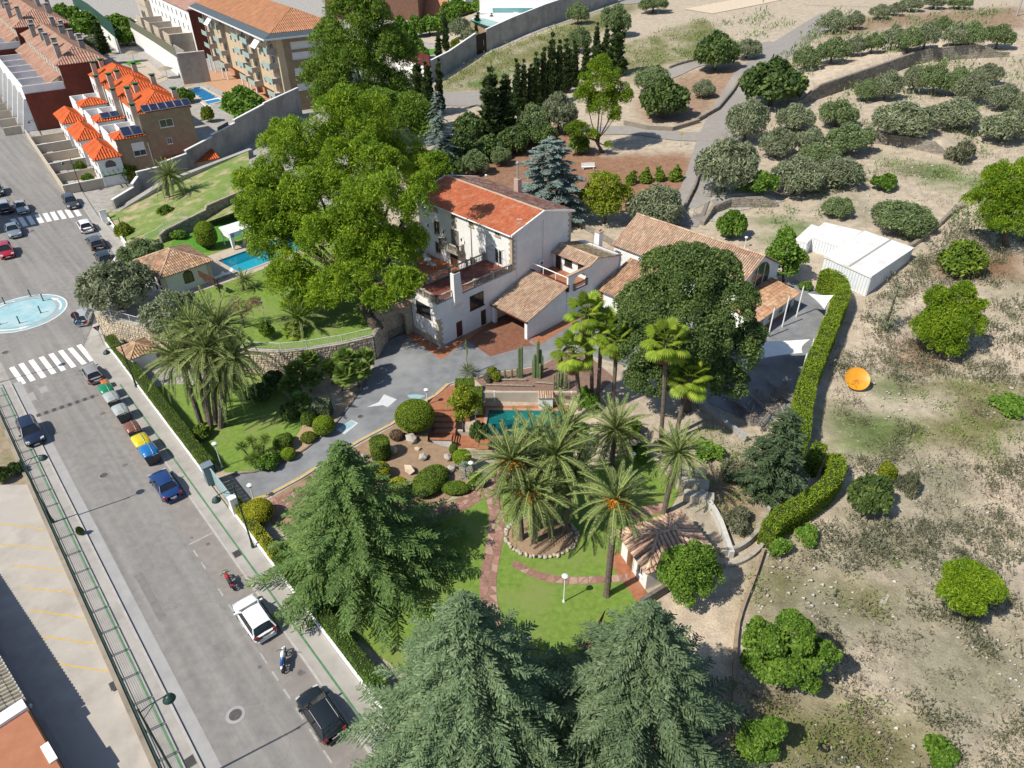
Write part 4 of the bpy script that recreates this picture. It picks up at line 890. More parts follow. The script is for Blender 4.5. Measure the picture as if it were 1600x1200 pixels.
# grass bank up to the houses
def patch(name,c00,c10,c01,c11,m,n=30,amp=.25):
 mb=MB();vs=[]
 for i in range(n+1):
  for j in range(n+1):
   u,v=i/n,j/n;q=c00*(1-u)*(1-v)+c10*u*(1-v)+c01*(1-u)*v+c11*u*v;e=min(1,6*u,6*v,6*(1-u),6*(1-v));vs.append((q[0],q[1],q[2]+e*amp*float(smooth_noise(q[0],q[1],2.2,9))))
 mb.add(vs,[(i*(n+1)+j,(i+1)*(n+1)+j,(i+1)*(n+1)+j+1,i*(n+1)+j+1)for i in range(n)for j in range(n)]);o=mb.build(name,m,smooth=True);o['kind']='structure';return o
BANK=[P(163,334,.2),P(200,390,.9),P(388,236,4.0),P(394,322,5.7)]
patch('grass_bank',*BANK,wildm)
mb=MB();wall_line(mb,[P(163,334),P(200,390)],-.02,[.55,1.1],.25);mb.build('bank_wall',plaster)['kind']='structure'
sb=thing('utility_box','small white utility cabinet on the corner of the grass bank by the pavement','cabinet',P(165,345));mb=MB();mb.box((0,0,.9),(.5,1.0,1.8),SANG);mb.build('cabinet',whitem,sb,local=True);mb=MB();mb.box((0,0,1.84),(.6,1.1,.08),SANG);mb.build('lid',kerbm,sb,local=True)
# stair beside the bank
stp=thing('bank_stairs','pale concrete stairs climbing along the edge of the grass bank','stairs',P(170,335))
a,b=P(171,333,.2),P(246,286,2.6);d=(b-a)/24;w2=np.array([-d[1],d[0],0]);w2=w2/np.linalg.norm(w2)
for i in range(24):c=a+d*i;zt=.2+2.4*(i+1)/24+.05;mb=MB();mb.prism([c-w2*.2,c+d-w2*.2,c+d-w2*1.5,c-w2*1.5],-.1,zt);mb.build('step',conc,stp)
a2,b2=P(246,286,2.6),P(388,232,4.05);mb=MB();mb.hexa([a2-w2*.2-ZU*1.5,b2-w2*.2-ZU*1.5,b2-w2*1.3-ZU*1.5,a2-w2*1.3-ZU*1.5],[a2-w2*.2+ZU*.1,b2-w2*.2+ZU*.1,b2-w2*1.3+ZU*.1,a2-w2*1.3+ZU*.1]);mb.build('path',conc)['kind']='structure'
# pavilion on the terrace
def hip(parent,fr,s0,s1,t0,t1,ze,zr,m,deck,pitch=.27,length=.46,single=False,rm=None,name='roof',seg=3):
 """hip roof in a building frame; ridge along the longer axis"""
 L,Wd=s1-s0,t1-t0;c=[V3(*fr.p(s0,t0,ze)),V3(*fr.p(s1,t0,ze)),V3(*fr.p(s1,t1,ze)),V3(*fr.p(s0,t1,ze))]
 if L>=Wd:r0,r1=V3(*fr.p(s0+Wd/2,(t0+t1)/2,zr)),V3(*fr.p(s1-Wd/2+.02,(t0+t1)/2,zr));planes=[[c[0],c[1],r1,r0],[c[1],c[2],r1],[c[2],c[3],r0,r1],[c[3],c[0],r0]];hp_=[(c[0],r0),(c[3],r0),(c[1],r1),(c[2],r1)]
 else:r0,r1=V3(*fr.p((s0+s1)/2,t0+L/2,zr)),V3(*fr.p((s0+s1)/2,t1-L/2+.02,zr));planes=[[c[0],c[1],r0],[c[1],c[2],r1,r0],[c[2],c[3],r1],[c[3],c[0],r0,r1]];hp_=[(c[0],r0),(c[1],r0),(c[2],r1),(c[3],r1)]
 mb=MB();lo=[q-ZU*.09 for q in c];vs=c+lo+[r0,r1]
 if L>=Wd:fs=[(0,1,9,8),(1,2,9),(2,3,8,9),(3,0,8)]
 else:fs=[(0,1,8),(1,2,9,8),(2,3,9),(3,0,8,9)]
 area=sum(c[i-1][0]*c[i][1]-c[i][0]*c[i-1][1]for i in range(4));fs+=[(4,7,6,5)]+[((i+1)%4,i,i+4,(i+1)%4+4)for i in range(4)]
 if area<0:fs=[f[::-1]for f in fs]
 mb.add(vs,fs);dk=mb.build(name,deck,parent)
 for pl in planes:tiles('roof_tiles',pl,parent,m,deck,pitch,length,dk=dk,single=single,seg=seg)
 for a,b in hp_+([(r0,r1)]if np.linalg.norm(r1-r0)>.4 else[]):ridge(a+ZU*.03,b+ZU*.03,dk,rm or m,.12)
 return dk
PF=Fr(P(262,465,TZ3),136);pav=thing('pool_pavilion','little square white pavilion with a tan tile hip roof and arched window','pavilion',PF.p(3.4,3.1,TZ3))
mb=MB();PF.box(mb,0,6.7,0,6.2,TZ3-.1,5.85);mb.build('wall',plaster,pav)
hip(pav,PF,-.45,7.15,-.45,6.65,5.9,7.55,tile_tan,tile_deck,.27,.46,rm=tile_pale)
def arch_window(parent,o,ax,nr,w,h,m=None,fm=None,name='arched_window',pane='pane'):
 o=V3(*o);r=w/2;pts=[(-r,0),(r,0)]+[(r*math.cos(t),h-r+r*math.sin(t))for t in np.linspace(0,PI,9)];q=lambda x,y,d:o+ax*x+ZU*y+nr*d
 rev=np.dot(np.cross(ax,ZU),nr)<0;L=[q(x,y,.012)for x,y in pts];pn_=MB().poly(L[::-1]if rev else L);mb=MB()
 for(a0,b0),(a1,b1)in zip(pts,pts[1:]+pts[:1]):mb.bar(q(a0,b0,.03),q(a1,b1,.03),.045,n=4)
 mb.bar(q(0,0,.03),q(0,h,.03),.025,n=4);f=mb.build(name,fm or wood_d,parent);pn_.build(pane,m or glassm,f);return f
pu,pv=PF.d(1,0),PF.d(0,1)
arch_window(pav,PF.p(0,3.2,3.95),pv,-pu,1.2,1.6)
for s_ in(1.1,2.6,4.1,5.5):
 for z_w in(3.3,4.4):arch_window(pav,PF.p(s_,0,z_w),pu,-pv,.42,.75)
mb=MB();PF.box(mb,-.12,-.003,-.12,.4,3.0,5.8);mb.build('corner_pillar',mat('cream render',(.60,.54,.44),(.66,.60,.50),2,.85),pav);mb=MB();PF.box(mb,-.12,-.003,5.8,6.3,3.0,5.8);mb.build('corner_pillar',MATS['cream render'],pav)
# canopy day bed, statue, loungers, iron sculpture gate
cb=P(366,391,TZ3);can=thing('garden_canopy','white square garden canopy on posts beside the bright blue pool','canopy',cb,math.radians(46));cm=mat('white canvas',(.70,.70,.70),(.78,.78,.78),2,.8)
for x,y in((0,0),(3.0,0),(3.0,2.6),(0,2.6)):mb=MB();mb.box((x,y,1.25),(.12,.12,2.5));mb.build('post',whitem,can,local=True)
mb=MB();mb.hexa([(-.2,-.2,2.5),(3.2,-.2,2.5),(3.2,2.8,2.5),(-.2,2.8,2.5)],[(-.2,-.2,2.62),(3.2,-.2,2.62),(3.2,2.8,2.72),(-.2,2.8,2.72)]);mb.build('canopy_top',cm,can,local=True)
mb=MB();mb.box((1.5,2.72,1.75),(3.0,.04,1.5));mb.build('side_curtain',cm,can,local=True);mb=MB();mb.hexa([(-.14,-.14,.3),(.14,-.14,.3),(.14,.14,.3),(-.14,.14,.3)],[(-.14,-.14,2.5),(.5,-.14,2.5),(.5,.14,2.5),(-.14,.5,2.5)]);mb.build('tied_curtain',cm,can,local=True)
mb=MB();mb.box((-.12,1.3,2.1),(.04,2.7,.8));mb.build('side_curtain',cm,can,local=True);mb=MB();mb.box((1.5,-.12,2.2),(3,.04,.6));mb.build('front_valance',cm,can,local=True)
stt=thing('statue','small pale standing statue at the pool edge beside the white canopy','statue',P(383,385,TZ3));stm=mat('statue stone',(.55,.52,.46),(.66,.63,.57),4,.9)
MB().lathe([(.22,0),(.22,.25),(.18,.28)],n=10).build('plinth',stm,stt,local=True);MB().lathe([(.17,.28),(.2,.6),(.14,.85),(.19,1.15),(.2,1.3),(.07,1.42),(.06,1.46),(.1,1.55),(.1,1.66),(.04,1.74)],n=10).build('figure',stm,stt,smooth=True,local=True)
for i,(px,py,lb)in enumerate(((338,437,'white sun lounger nearest the pavilion in the shade by the pool'),(352,432,'white sun lounger between the pavilion lounger and the cycad'))):
 o=thing('sun_lounger',lb,'sun lounger',P(px,py,TZ3+.03),math.radians(40),'sun loungers in the shade by the terrace pool');mb=MB();mb.box((0,0,.34),(1.3,.62,.06));mb.build('seat',whitem,o,local=True);mb=MB();mb.hexa([(.65,-.31,.34),(.71,-.31,.34),(.71,.31,.34),(.65,.31,.34)],[(1.15,-.31,.78),(1.2,-.31,.76),(1.2,.31,.76),(1.15,.31,.78)]);mb.build('backrest',whitem,o,local=True)
 for x in(-.55,.55):
  for y in(-.27,.27):MB().bar((x,y,0),(x,y,.34),.025).build('leg',whitem,o,local=True)
gs=thing('iron_sculpture','dark rusty iron frame with a curled plant motif on the terrace lawn','sculpture',P(346,465,TZ3));rust=mat('rusty iron',(.055,.028,.02),(.10,.045,.03),3,.8)
a,b=P(317,450,TZ3),P(346,465,TZ3);u=(b-a)/np.linalg.norm(b-a);h_=2.5
MB().bar(b,b+ZU*h_,.11,n=4).build('post',rust,gs);mb=MB();sd=np.cross(u,ZU);slabbox(mb,a,u,ZU,sd,0,3.6,h_-.85,h_,-.05,.05);mb.build('panel',rust,gs);mb=MB();mb.tube([a+u*1.5+ZU*(h_-.9)+u*(.5*math.cos(t))+ZU*(.4*math.sin(t))for t in np.linspace(0,5,14)],.07,5);mb.build('scroll',rust,gs)
ws=thing('white_garden_seat','white metal garden table and chairs half hidden under the big pine','garden furniture',P(508,470,TZ3))
for x,y in((0,0),(1.1,.3),(.4,1.2),(1.4,1.3)):mb=MB();mb.lathe([(.32,.42),(.32,.48)],c=(x,y,0),n=10);mb.lathe([(.3,.9),(.32,.95)],c=(x+.1,y+.3,0),n=10);mb.bar((x,y,0),(x,y,.44),.05);mb.bar((x+.1,y+.3,0),(x+.1,y+.3,.9),.04);mb.build('chair',whitem,ws,local=True)
# arched gate between terrace and house
A_,B_=P(592,538),P(645,517);gd=(B_-A_);gL=np.linalg.norm(gd);gd/=gL;gn_=np.cross(gd,ZU)
gate=thing('stone_arch_gate','stone archway with a tiled cap and low iron gate beside the house wing','gateway',A_+gd*gL/2)
q=lambda x,y,d:A_+gd*x+ZU*y+gn_*d
mb=MB();rA=min(1.5,gL*.30);cx=gL*.5;arc=[(cx-rA*math.cos(t),2.2+rA*math.sin(t)*.9)for t in np.linspace(0,PI,13)]
for(a0,b0),(a1,b1)in zip(arc,arc[1:]):mb.hexa([q(a0,b0,-.25),q(a1,b1,-.25),q(a1,b1,.25),q(a0,b0,.25)],[q(a0,4.1,-.25),q(a1,4.1,-.25),q(a1,4.1,.25),q(a0,4.1,.25)])
for x0,x1 in((0,cx-rA),(cx+rA,gL)):slabbox(mb,A_,gd,ZU,gn_,x0,x1,0,4.1,-.25,.25)
mb.build('arch',mortar,gate);mb=MB();stone_face(mb,[q(0,0,.25),q(cx-rA,0,.25)],0,4.0,-1,(.34,.24));stone_face(mb,[q(cx+rA,0,.25),q(gL,0,.25)],0,4.0,-1,(.34,.24));mb.build('arch_stone',stonem,gate,kind='stuff')
for sg in(1,-1):tiles('cap_tiles',[q(-.1,4.05,sg*.65),q(gL+.1,4.05,sg*.65),q(gL+.1,4.5,0),q(-.1,4.5,0)],gate,tile_pale,tile_deck,.24,.4,deckname='cap_roof')
mb=MB()
for i in range(15):x=cx-rA+2*rA*(i+.5)/15;mb.bar(q(x,.1,0),q(x,1.25,0),.015,n=4)
mb.bar(q(cx-rA,.15,0),q(cx+rA,.15,0),.025);mb.bar(q(cx-rA,1.2,0),q(cx+rA,1.2,0),.025);mb.build('iron_gate',black_metal,gate)
# -------------- garden ground
edge_up=[(362,742),(398,738),(437,727),(478,702),(520,668),(546,634),(566,606),(584,576),(581,548),(594,530),(640,510)]
edge_lo=[(890,545),(842,571),(765,582),(735,590),(702,600),(682,618),(657,632),(612,664),(562,690),(522,715),(470,748),(418,776),(394,783)]
drive=sheet('driveway',edge_up+[(690,500),(800,470),(960,430),(1010,470),(1110,500),(1190,470),(1262,425),(1302,452),(1292,478),(1266,548),(1248,600),(1232,640),(1190,668),(1130,640),(1040,596),(960,566),(910,552)]+edge_lo,.008,drive_as)
sheet('brick_apron',[(637,514),(690,545),(757,500),(764,506),(690,562),(628,520)],.014,terra)
sheet('brick_courtyard',[(757,499),(829,478),(900,470),(830,530),(826,535),(838,541),(822,541),(766,557),(727,530)],.013,mat('dark terracotta paving',(.20,.085,.05),(.29,.13,.08),2.0,.8,.2,20,c3=(.26,.14,.10),s3=.5))
sheet('brick_path',[(829,530),(908,484),(955,448),(965,455),(915,492),(840,541)],.016,terra)
mb=MB();lo_w=[P(a,b)[:2]for a,b in edge_lo];wall_line(mb,lo_w[3:],-.05,.09,.16);mb.build('drive_kerb',kerbm)['kind']='structure'
mb=MB();
for a,b in zip(lo_w[4:],lo_w[5:]):
 d=(b-a)/np.hypot(*(b-a));n=np.array([-d[1],d[0]]);n=n if n[1]>0 else-n;q4=[a+n*.12,b+n*.12,b+n*.34,a+n*.34];
 if sum(q4[i-1][0]*q4[i][1]-q4[i][0]*q4[i-1][1]for i in range(4))<0:q4=q4[::-1]
 mb.poly([(*p,.018)for p in q4])
mb.build('yellow_edge_line',yellow_paint,drive)
mb=MB();wall_line(mb,[P(a,b)[:2]for a,b in edge_up[:8]],-.05,.12,.18);mb.build('drive_kerb',mat('dark kerb',(.16,.15,.14),(.22,.2,.19),2,.9))['kind']='structure'
whp=mat('pale patch paint',(.60,.64,.66),(.70,.73,.75),2,.8);blp=mat('blue patch paint',(.30,.48,.53),(.36,.54,.58),2,.8)
sheet('paint_patch',[(573,636),(592,628),(600,616),(620,624),(606,636),(598,633)],.017,whp,parent=drive)
sheet('paint_patch',[(526,671),(549,656),(560,661),(538,679)],.017,whp,parent=drive);sheet('paint_patch',[(531,668),(549,657),(556,661),(546,669),(536,673)],.021,blp,parent=drive)
sheet('paint_patch',[(636,617),(650,616),(665,618),(656,623),(640,622)],.017,blp,parent=drive)
manhole(563,651,.28,.02)['label']='round manhole cover in the driveway between two pale patches'
lw1=sheet('lawn',[(226,610),(262,600),(330,602),(400,578),(440,610),(472,650),(470,690),(440,722),(398,735),(352,738),(300,690)],.006,grassm)
main_lawn=[(560,800),(640,800),(735,772),(762,752),(835,745),(930,735),(965,712),(1018,712),(1062,770),(1035,815),(985,830),(962,880),(1000,932),(1004,965),(940,1015),(900,1070),(760,1110),(640,1060),(560,1000),(470,900),(432,850),(500,830)]
sheet('lawn',main_lawn,.006,grassm)
sheet('flower_bed',[(476,662),(520,640),(560,608),(566,606),(520,668),(470,712),(430,730),(440,715)],.011,mat('sandy bed',(.42,.30,.18),(.50,.37,.23),1.5,.95,.4,15))
sheet('rock_bed',[(420,780),(470,750),(522,717),(612,667),(657,636),(670,640),(668,690),(712,702),(735,720),(742,745),(700,780),(640,795),(560,790),(470,830),(425,820)],.009,soilm)
sheet('cactus_bed',[(742,592),(765,584),(842,573),(890,548),(925,560),(960,590),(930,620),(893,619),(757,608)],.010,mat('brown gravel bed',(.22,.135,.105),(.31,.20,.155),2.5,.95,.6,25))
# flagstone paths: every stone an object of its own
flag=[mat('red flagstone',(.33,.17,.135),(.44,.26,.21),2.5,.85,.2,14),mat('pale red flagstone',(.42,.26,.21),(.52,.35,.29),2.5,.85,.2,14),mat('brown flagstone',(.27,.14,.105),(.36,.21,.165),2.5,.85,.2,14)]
def flags(px,width,rows,step=.72,label=None):
 pts=smooth_line([P(a,b)[:2]for a,b in px],2);pts=resample(pts,step);k=len(pts);grid=[]
 o=ribbon('path',pts,width,mat('path joints',(.26,.17,.13),(.34,.235,.18),3,.95),.012);
 for i,p in enumerate(pts):
  d=pts[min(i+1,k-1)]-pts[max(i-1,0)];d/=np.hypot(*d);n=np.array([-d[1],d[0]]);row=[]
  for j in range(rows+1):
   f=j/rows-.5;jit=(0 if j in(0,rows)else rnd.uniform(-.3,.3)/rows);row.append(p+n*width*(f+jit)+d*rnd.uniform(-.28,.28)*step)
  grid.append(row)
 for i in range(k-1):
  for j in range(rows):
   q=[grid[i][j],grid[i+1][j],grid[i+1][j+1],grid[i][j+1]]
   for part in([q]if rnd.random()<.55 else[[q[0],q[1],q[2]],[q[0],q[2],q[3]]]):
    c=sum(part)/len(part);ins=[c+(v-c)*(.90 if len(part)==4 else.84)for v in part]
    cut=[]
    for a,b in zip(ins,ins[1:]+ins[:1]):cut+=[a*.86+b*.14,a*.14+b*.86]
    MB().prism(cut,.008,.030+rnd.uniform(0,.012)).build('flagstone',rnd.choice(flag),o)
 return o
flags([(596,838),(655,810),(700,797),(738,780),(765,752),(795,736)],1.55,3)
flags([(766,764),(778,800),(773,850),(762,900),(764,950),(775,1005)],1.35,2,.62)
flags([(802,880),(840,900),(882,908),(940,906),(985,902)],.75,1,.5)
flags([(985,808),(1010,798),(1045,792)],1.2,2)
flags([(424,790),(450,780),(482,765)],1.6,3,.6)
# low stone ring round the palm clump
ringc=P(846,838);rs=thing('stone_ring','low ring of rough stones round the foot of the big date palm clump','stone edging',ringc)
def stone_mesh(n=3,seed=0):
 r=random.Random(seed);bm=bmesh.new();bmesh.ops.create_icosphere(bm,subdivisions=1 if n<3 else 2,radius=1)
 for v in bm.verts:v.co*=r.uniform(.72,1.18)
 me=bpy.data.meshes.new('stone');bm.to_mesh(me);bm.free();return me
STONES=[]
for i in range(5):
 me=stone_mesh(2,i);me.materials.append(stonem if i%2 else mat('pale stone',(.42,.38,.32),(.56,.52,.45),2,.9,.4,8));STONES.append(me)
for i in range(46):
 t=2*PI*i/46;o=link('stone',STONES[i%5],rs,(3.0*math.cos(t)+rnd.uniform(-.1,.1),2.4*math.sin(t)+rnd.uniform(-.1,.1),.12));o.scale=(rnd.uniform(.18,.28),rnd.uniform(.16,.24),rnd.uniform(.14,.22));o.rotation_euler=(0,0,rnd.uniform(0,6))
mb=MB();mb.lathe([(2.95,0),(2.6,.16),(1.2,.3),(.05,.35)],c=ringc,n=28,sy=.8);mb.build('palm_bed',soilm)['kind']='structure'
# -------------- sunken pool garden
pz=[P(a,b,PZ)[:2]for a,b in((764,641),(887,643),(880,688),(757,680))]
sheet('pool_terrace',[P(a,b,PZ)[:2]for a,b in((744,632),(903,632),(905,706),(742,702))],PZ+.02,terra,holes=[[tuple(p)for p in pz]],px=False)
pool('swimming_pool','teal green pool beside the cactus bed behind the palms',pz,PZ+.02,water_mat('teal water',(.01,.22,.22),.5),teal_t,1.2,mat('pink coping',(.45,.27,.19),(.52,.33,.24),2,.8))
beige=mat('beige render',(.48,.43,.35),(.56,.51,.43),1.2,.9,.15,15,c3=(.52,.47,.40),s3=.5)
rw=thing('pool_retaining_wall','beige rendered retaining wall behind the teal pool','wall',P(820,630,PZ));mb=MB();wl2=[P(a,b,PZ)[:2]for a,b in((748,631),(903,631))];wall_line(mb,wl2,PZ-.2,.14,.3);mb.build('wall',beige,rw)
for x in(773,892):c=P(x,630,PZ);mb=MB();mb.box((c[0],c[1]-.2,PZ+.85),(.14,.16,1.75));mb.build('pilaster',whitem,rw)
mb=MB();c=P(852,631,PZ);mb.box((c[0],c[1]-.55,PZ+.75),(1.5,.8,1.5));pk=thing('pool_filter_box','small white pump cabinet with a tiled lid against the beige wall','cabinet',(c[0],c[1]-.55,PZ));mb.build('cabinet',plaster,pk)
tiles('lid_tiles',[(c[0]-.85,c[1]-1.05,PZ+1.5),(c[0]+.85,c[1]-1.05,PZ+1.5),(c[0]+.85,c[1]-.1,PZ+1.8),(c[0]-.85,c[1]-.1,PZ+1.8)],pk,tile_pale,tile_deck,.24,.5,deckname='lid')
# brick stairs down to the pool
bst=thing('brick_stairs','terracotta brick stairs and landings going down from the driveway to the pool','stairs',P(700,660))
def pr(nm,pxp,z,m=terra,zb=-2.2):mb=MB();mb.prism([P(a,b,z)[:2]for a,b in pxp],zb,z);return mb.build(nm,m,bst)
pr('landing',[(668,632),(684,614),(702,603),(733,598),(733,640),(676,640)],.03)
for i in range(4):y0=640+i*9;pr('step',[(677+i,y0),(713,y0),(711,y0+9),(676,y0+9)],-.02-.16*(i+1))
pr('landing',[(669,674),(708,674),(705,690),(664,690)],-.85)
for i in range(3):pr('step',[(708+i*4,675),(712+i*4,675),(709+i*4,691),(705+i*4,691)],-.85-.16*(i+1))
pr('landing',[(720,680),(752,680),(747,699),(716,698)],PZ+.06)
wpar=mat('white brick paint',(.62,.60,.57),(.72,.70,.67),3,.85,.3,14)
mb=MB();wall_line(mb,[P(a,b,-.85)[:2]for a,b in((662,670),(661,692),(706,693))],-2.0,-.35,.22);bwl=mb.build('parapet',wpar,bst);mb=MB();wall_line(mb,[P(a,b,-.85)[:2]for a,b in((662,670),(661,692),(706,693))],-.346,-.26,.34);mb.build('brick_coping',terra,bwl)
mb=MB();wall_line(mb,[P(a,b,PZ)[:2]for a,b in((714,679),(752,681))],PZ,-.9,.3);mb.build('planter_wall',beige,bst)
# -------------- street side of the garden
mb=MB();wall_line(mb,[S(along(163,540),1.36),S(along(318,748),1.36)],-.02,.42,.16);mb.build('hedge_wall',whitem)['kind']='structure'
mb=MB();wall_line(mb,[S(along(358,797),1.36),S(62,1.36)],-.02,.42,.16);mb.build('hedge_wall',whitem)['kind']='structure'
gblue=mat('pale blue gate',(.33,.46,.48),(.38,.51,.53),1.5,.5);gblue_d=mat('blue grey render',(.17,.23,.26),(.21,.27,.30),2,.8)
ga0,ga1=along(327,757),along(369,806);gt_=thing('driveway_gate','pale blue sliding metal gate at the driveway entrance','gate',S((ga0+ga1)/2,1.6))
o=S(ga0,1.62);nn_=-SN;mb=MB();gLn=ga1-ga0-.5
for i in range(9):mb=MB();slabbox(mb,o,SU,ZU,nn_,.5+gLn*i/9+.012,.5+gLn*(i+1)/9-.012,.12,1.95,-.03,.03);mb.build('panel',gblue,gt_)
mb=MB();slabbox(mb,o,SU,ZU,nn_,.45,.5+gLn,1.955,2.03,-.06,.06);mb.build('top_rail',gblue,gt_);mb=MB();slabbox(mb,o,SU,ZU,nn_,.45,.5+gLn,.03,.115,-.06,.06);mb.build('bottom_rail',gblue_d,gt_)
gp=thing('gate_pillar','blue grey gate pillar with a house number beside the hedge','pillar',S(ga0,1.5));mb=MB();mb.box((0,0,1.1),(.75,.9,2.2),SANG);mb.build('pillar',gblue_d,gp,local=True);mb=MB();mb.box((0,0,2.24),(.85,1.0,.08),SANG);mb.build('cap',gblue_d,gp,local=True)
tx=bpy.data.curves.new('number','FONT');tx.body='13';tx.size=.5;tx.align_x='CENTER';tx.extrude=.01;tx.materials.append(whitem);to=bpy.data.objects.new('number',tx);COL.objects.link(to);to.parent=gp
q=-SN*.47;to.location=(q[0],q[1],1.45);to.rotation_euler=(PI/2,0,SANG)
gp2=thing('gate_pillar','white gate post box at the far end of the pale blue gate','pillar',S(ga1,1.55));mb=MB();mb.box((0,0,1.05),(.5,.6,2.1),SANG);mb.build('pillar',whitem,gp2,local=True);mb=MB();mb.box((0,0,2.14),(.6,.7,.08),SANG);mb.build('cap',whitem,gp2,local=True)
# gatekeeper's tiled hut behind the hedge
kf=Fr(P(214,583),136);hut=thing('garden_hut','tiny tile roofed hut half hidden between hedge and palm','hut',kf.p(1.3,1.3));mb=MB();kf.box(mb,0,3.0,0,2.6,0,2.0);mb.build('wall',plaster,hut);hip(hut,kf,-.3,3.3,-.3,2.9,2.02,2.85,tile_tan,tile_deck,.27,.45)
# small tiled house by the palm
SF=Fr((9.9,35.75),112);sh=thing('garden_house','small white garden house with an old tan tile hip roof and wooden door','house',SF.p(2,3));mb=MB();SF.box(mb,.12,3.95,.35,5.6,-.05,2.45);mb.build('wall',plaster,sh)
hip(sh,SF,-.3,4.35,-.1,6.0,2.5,3.55,mat('sandy old tile',(.55,.38,.25),(.74,.56,.39),1.4,.88,c3=(.34,.23,.16),s3=.9,island=.3),tile_deck,.36,.52,single=True)
su,sv=SF.d(1,0),SF.d(0,1)
door(sh,SF.p(2.5,.35,.02),su,-sv,.85,1.95,mat('brown door',(.22,.10,.05),(.28,.14,.07),3,.7),frame_w);window(sh,SF.p(1.0,.35,.9),su,-sv,.7,.9,mull=1)
sheet('house_path',[SF.p(-.6,.33)[:2],SF.p(4.3,.33)[:2],SF.p(4.3,-.85)[:2],SF.p(-.6,-.85)[:2]],.02,terra,px=False)
# stepped walls and ramp beyond it
rampm=mat('ramp concrete',(.34,.29,.22),(.46,.41,.33),1.2,.95,.4,12)
sheet('ramp',[(1062,762),(1088,752),(1142,868),(1128,872),(1080,800)],.015,rampm)
whw=thing('garden_side_wall','low white wall curving down the slope beside the concrete ramp','wall',P(1115,800));mb=MB();wall_line(mb,smooth_line([P(a,b)[:2]for a,b in((1070,738),(1098,778),(1122,815),(1134,850),(1142,872))],1),-.05,.75,.4);mb.build('wall',mat('lime washed wall',(.58,.56,.52),(.70,.68,.64),1.5,.9,.3,10),whw)
cw=thing('curved_kerb_wall','pale curved concrete wall sweeping round below the hedge','wall',P(1180,862));mb=MB();wall_line(mb,smooth_line([P(a,b)[:2]for a,b in((1126,868),(1150,864),(1170,850),(1190,828),(1200,800))],2),-.05,.7,.32);mb.build('inner_wall',balm,cw);mb=MB();wall_line(mb,smooth_line([P(a,b)[:2]for a,b in((1132,886),(1160,880),(1185,862),(1200,838))],2),-.05,.35,.32);mb.build('outer_wall',balm,cw)
stw=thing('stepped_wall','stepped beige wall blocks at the top of the ramp below the leaning palm','wall',P(1075,760))
for i,(px,py,h_)in enumerate(((1066,752,1.6),(1072,766,1.2),(1080,782,.8))):
 c=P(px,py);mb=MB();mb.box((c[0]+.6,c[1],h_/2),(2.6,.9,h_),math.radians(-22+i*4));b_=mb.build('block',beige,stw)
mb=MB();wall_line(mb,[P(a,b)[:2]for a,b in((1000,950),(1040,925),(1048,905))],-.05,1.0,.3);dw=thing('low_grey_wall','low grey wall running from the garden house to the big cedar','wall',P(1025,930));mb.build('wall',mat('dark wall',(.14,.13,.12),(.22,.2,.18),2,.9),dw)
bwm=thing('boundary_wall','long low wall at the right edge of the sand path','wall',P(1150,1000));mb=MB();wall_line(mb,smooth_line([P(a,b)[:2]for a,b in((1192,862),(1178,905),(1160,950),(1150,985),(1146,1060),(1146,1240))],1),-.05,.42,.25);mb.build('wall',mat('earthy wall',(.30,.22,.15),(.42,.33,.24),2,.95),bwm)
gw=thing('drive_wall','pale low wall between dark driveway and the sandy slope below','wall',P(1120,650));mb=MB();wall_line(mb,[P(a,b)[:2]for a,b in((1070,618),(1100,640),(1140,670),(1166,690))],-.05,.7,.3);mb.build('wall',mat('grey low wall',(.34,.34,.34),(.46,.46,.45),1.5,.9),gw)
# rusty sculpture on the lawn, pergola
rsb=P(921,1008);rsc=thing('steel_sculpture','tall pointed rusty steel blade sculpture on the lawn','sculpture',rsb);rustm=mat('corten steel',(.17,.065,.04),(.26,.11,.07),1.5,.75)
mb=MB();a=np.array([-.15,-.2,0]);mb.hexa([(-.45,-.25,0),(.45,.25,0),(.41,.33,0),(-.49,-.17,0)],[(.98,.62,3.1),(1.05,.66,3.1),(1.04,.68,3.1),(.97,.64,3.1)]);mb.build('blade',rustm,rsc,local=True);mb=MB();mb.box((0,0,.04),(1.3,.7,.08),.5);mb.build('plinth',rustm,rsc,local=True)
mb=MB();mb.hexa([(.1,-.2,0),(.5,0,0),(.47,.05,0),(.07,-.15,0)],[(.85,.35,1.9),(.88,.37,1.9),(.87,.39,1.9),(.84,.37,1.9)]);mb.build('blade',rustm,rsc,local=True)
pgl=thing('pergola','thin iron pergola frame standing between the two cedars','pergola',P(850,1050));pc=[P(818,1042),P(862,1048),P(872,1088),P(815,1085)]
for c in pc:MB().bar(c,c+ZU*2.2,.035,n=5).build('post',black_metal,pgl)
for i in range(4):MB().bar(pc[i]+ZU*2.2,pc[(i+1)%4]+ZU*2.2,.03,n=5).build('rail',black_metal,pgl)
for i in range(5):f=(i+.5)/5;MB().bar(pc[0]*(1-f)+pc[1]*f+ZU*2.23,pc[3]*(1-f)+pc[2]*f+ZU*2.23,.02,n=4).build('rafter',black_metal,pgl)
wt=thing('garden_arch','white metal garden frame beside the pergola','garden frame',P(812,1035));
for px,py in((805,1030),(830,1020)):c=P(px,py);MB().bar(c,c+ZU*1.9,.04,n=5).build('post',whitem,wt)
MB().bar(P(805,1030)+ZU*1.9,P(830,1020)+ZU*1.9,.05,n=5).build('rail',whitem,wt);sheet('pergola_floor',[(800,1040),(830,1030),(870,1075),(820,1095)],.02,terra)
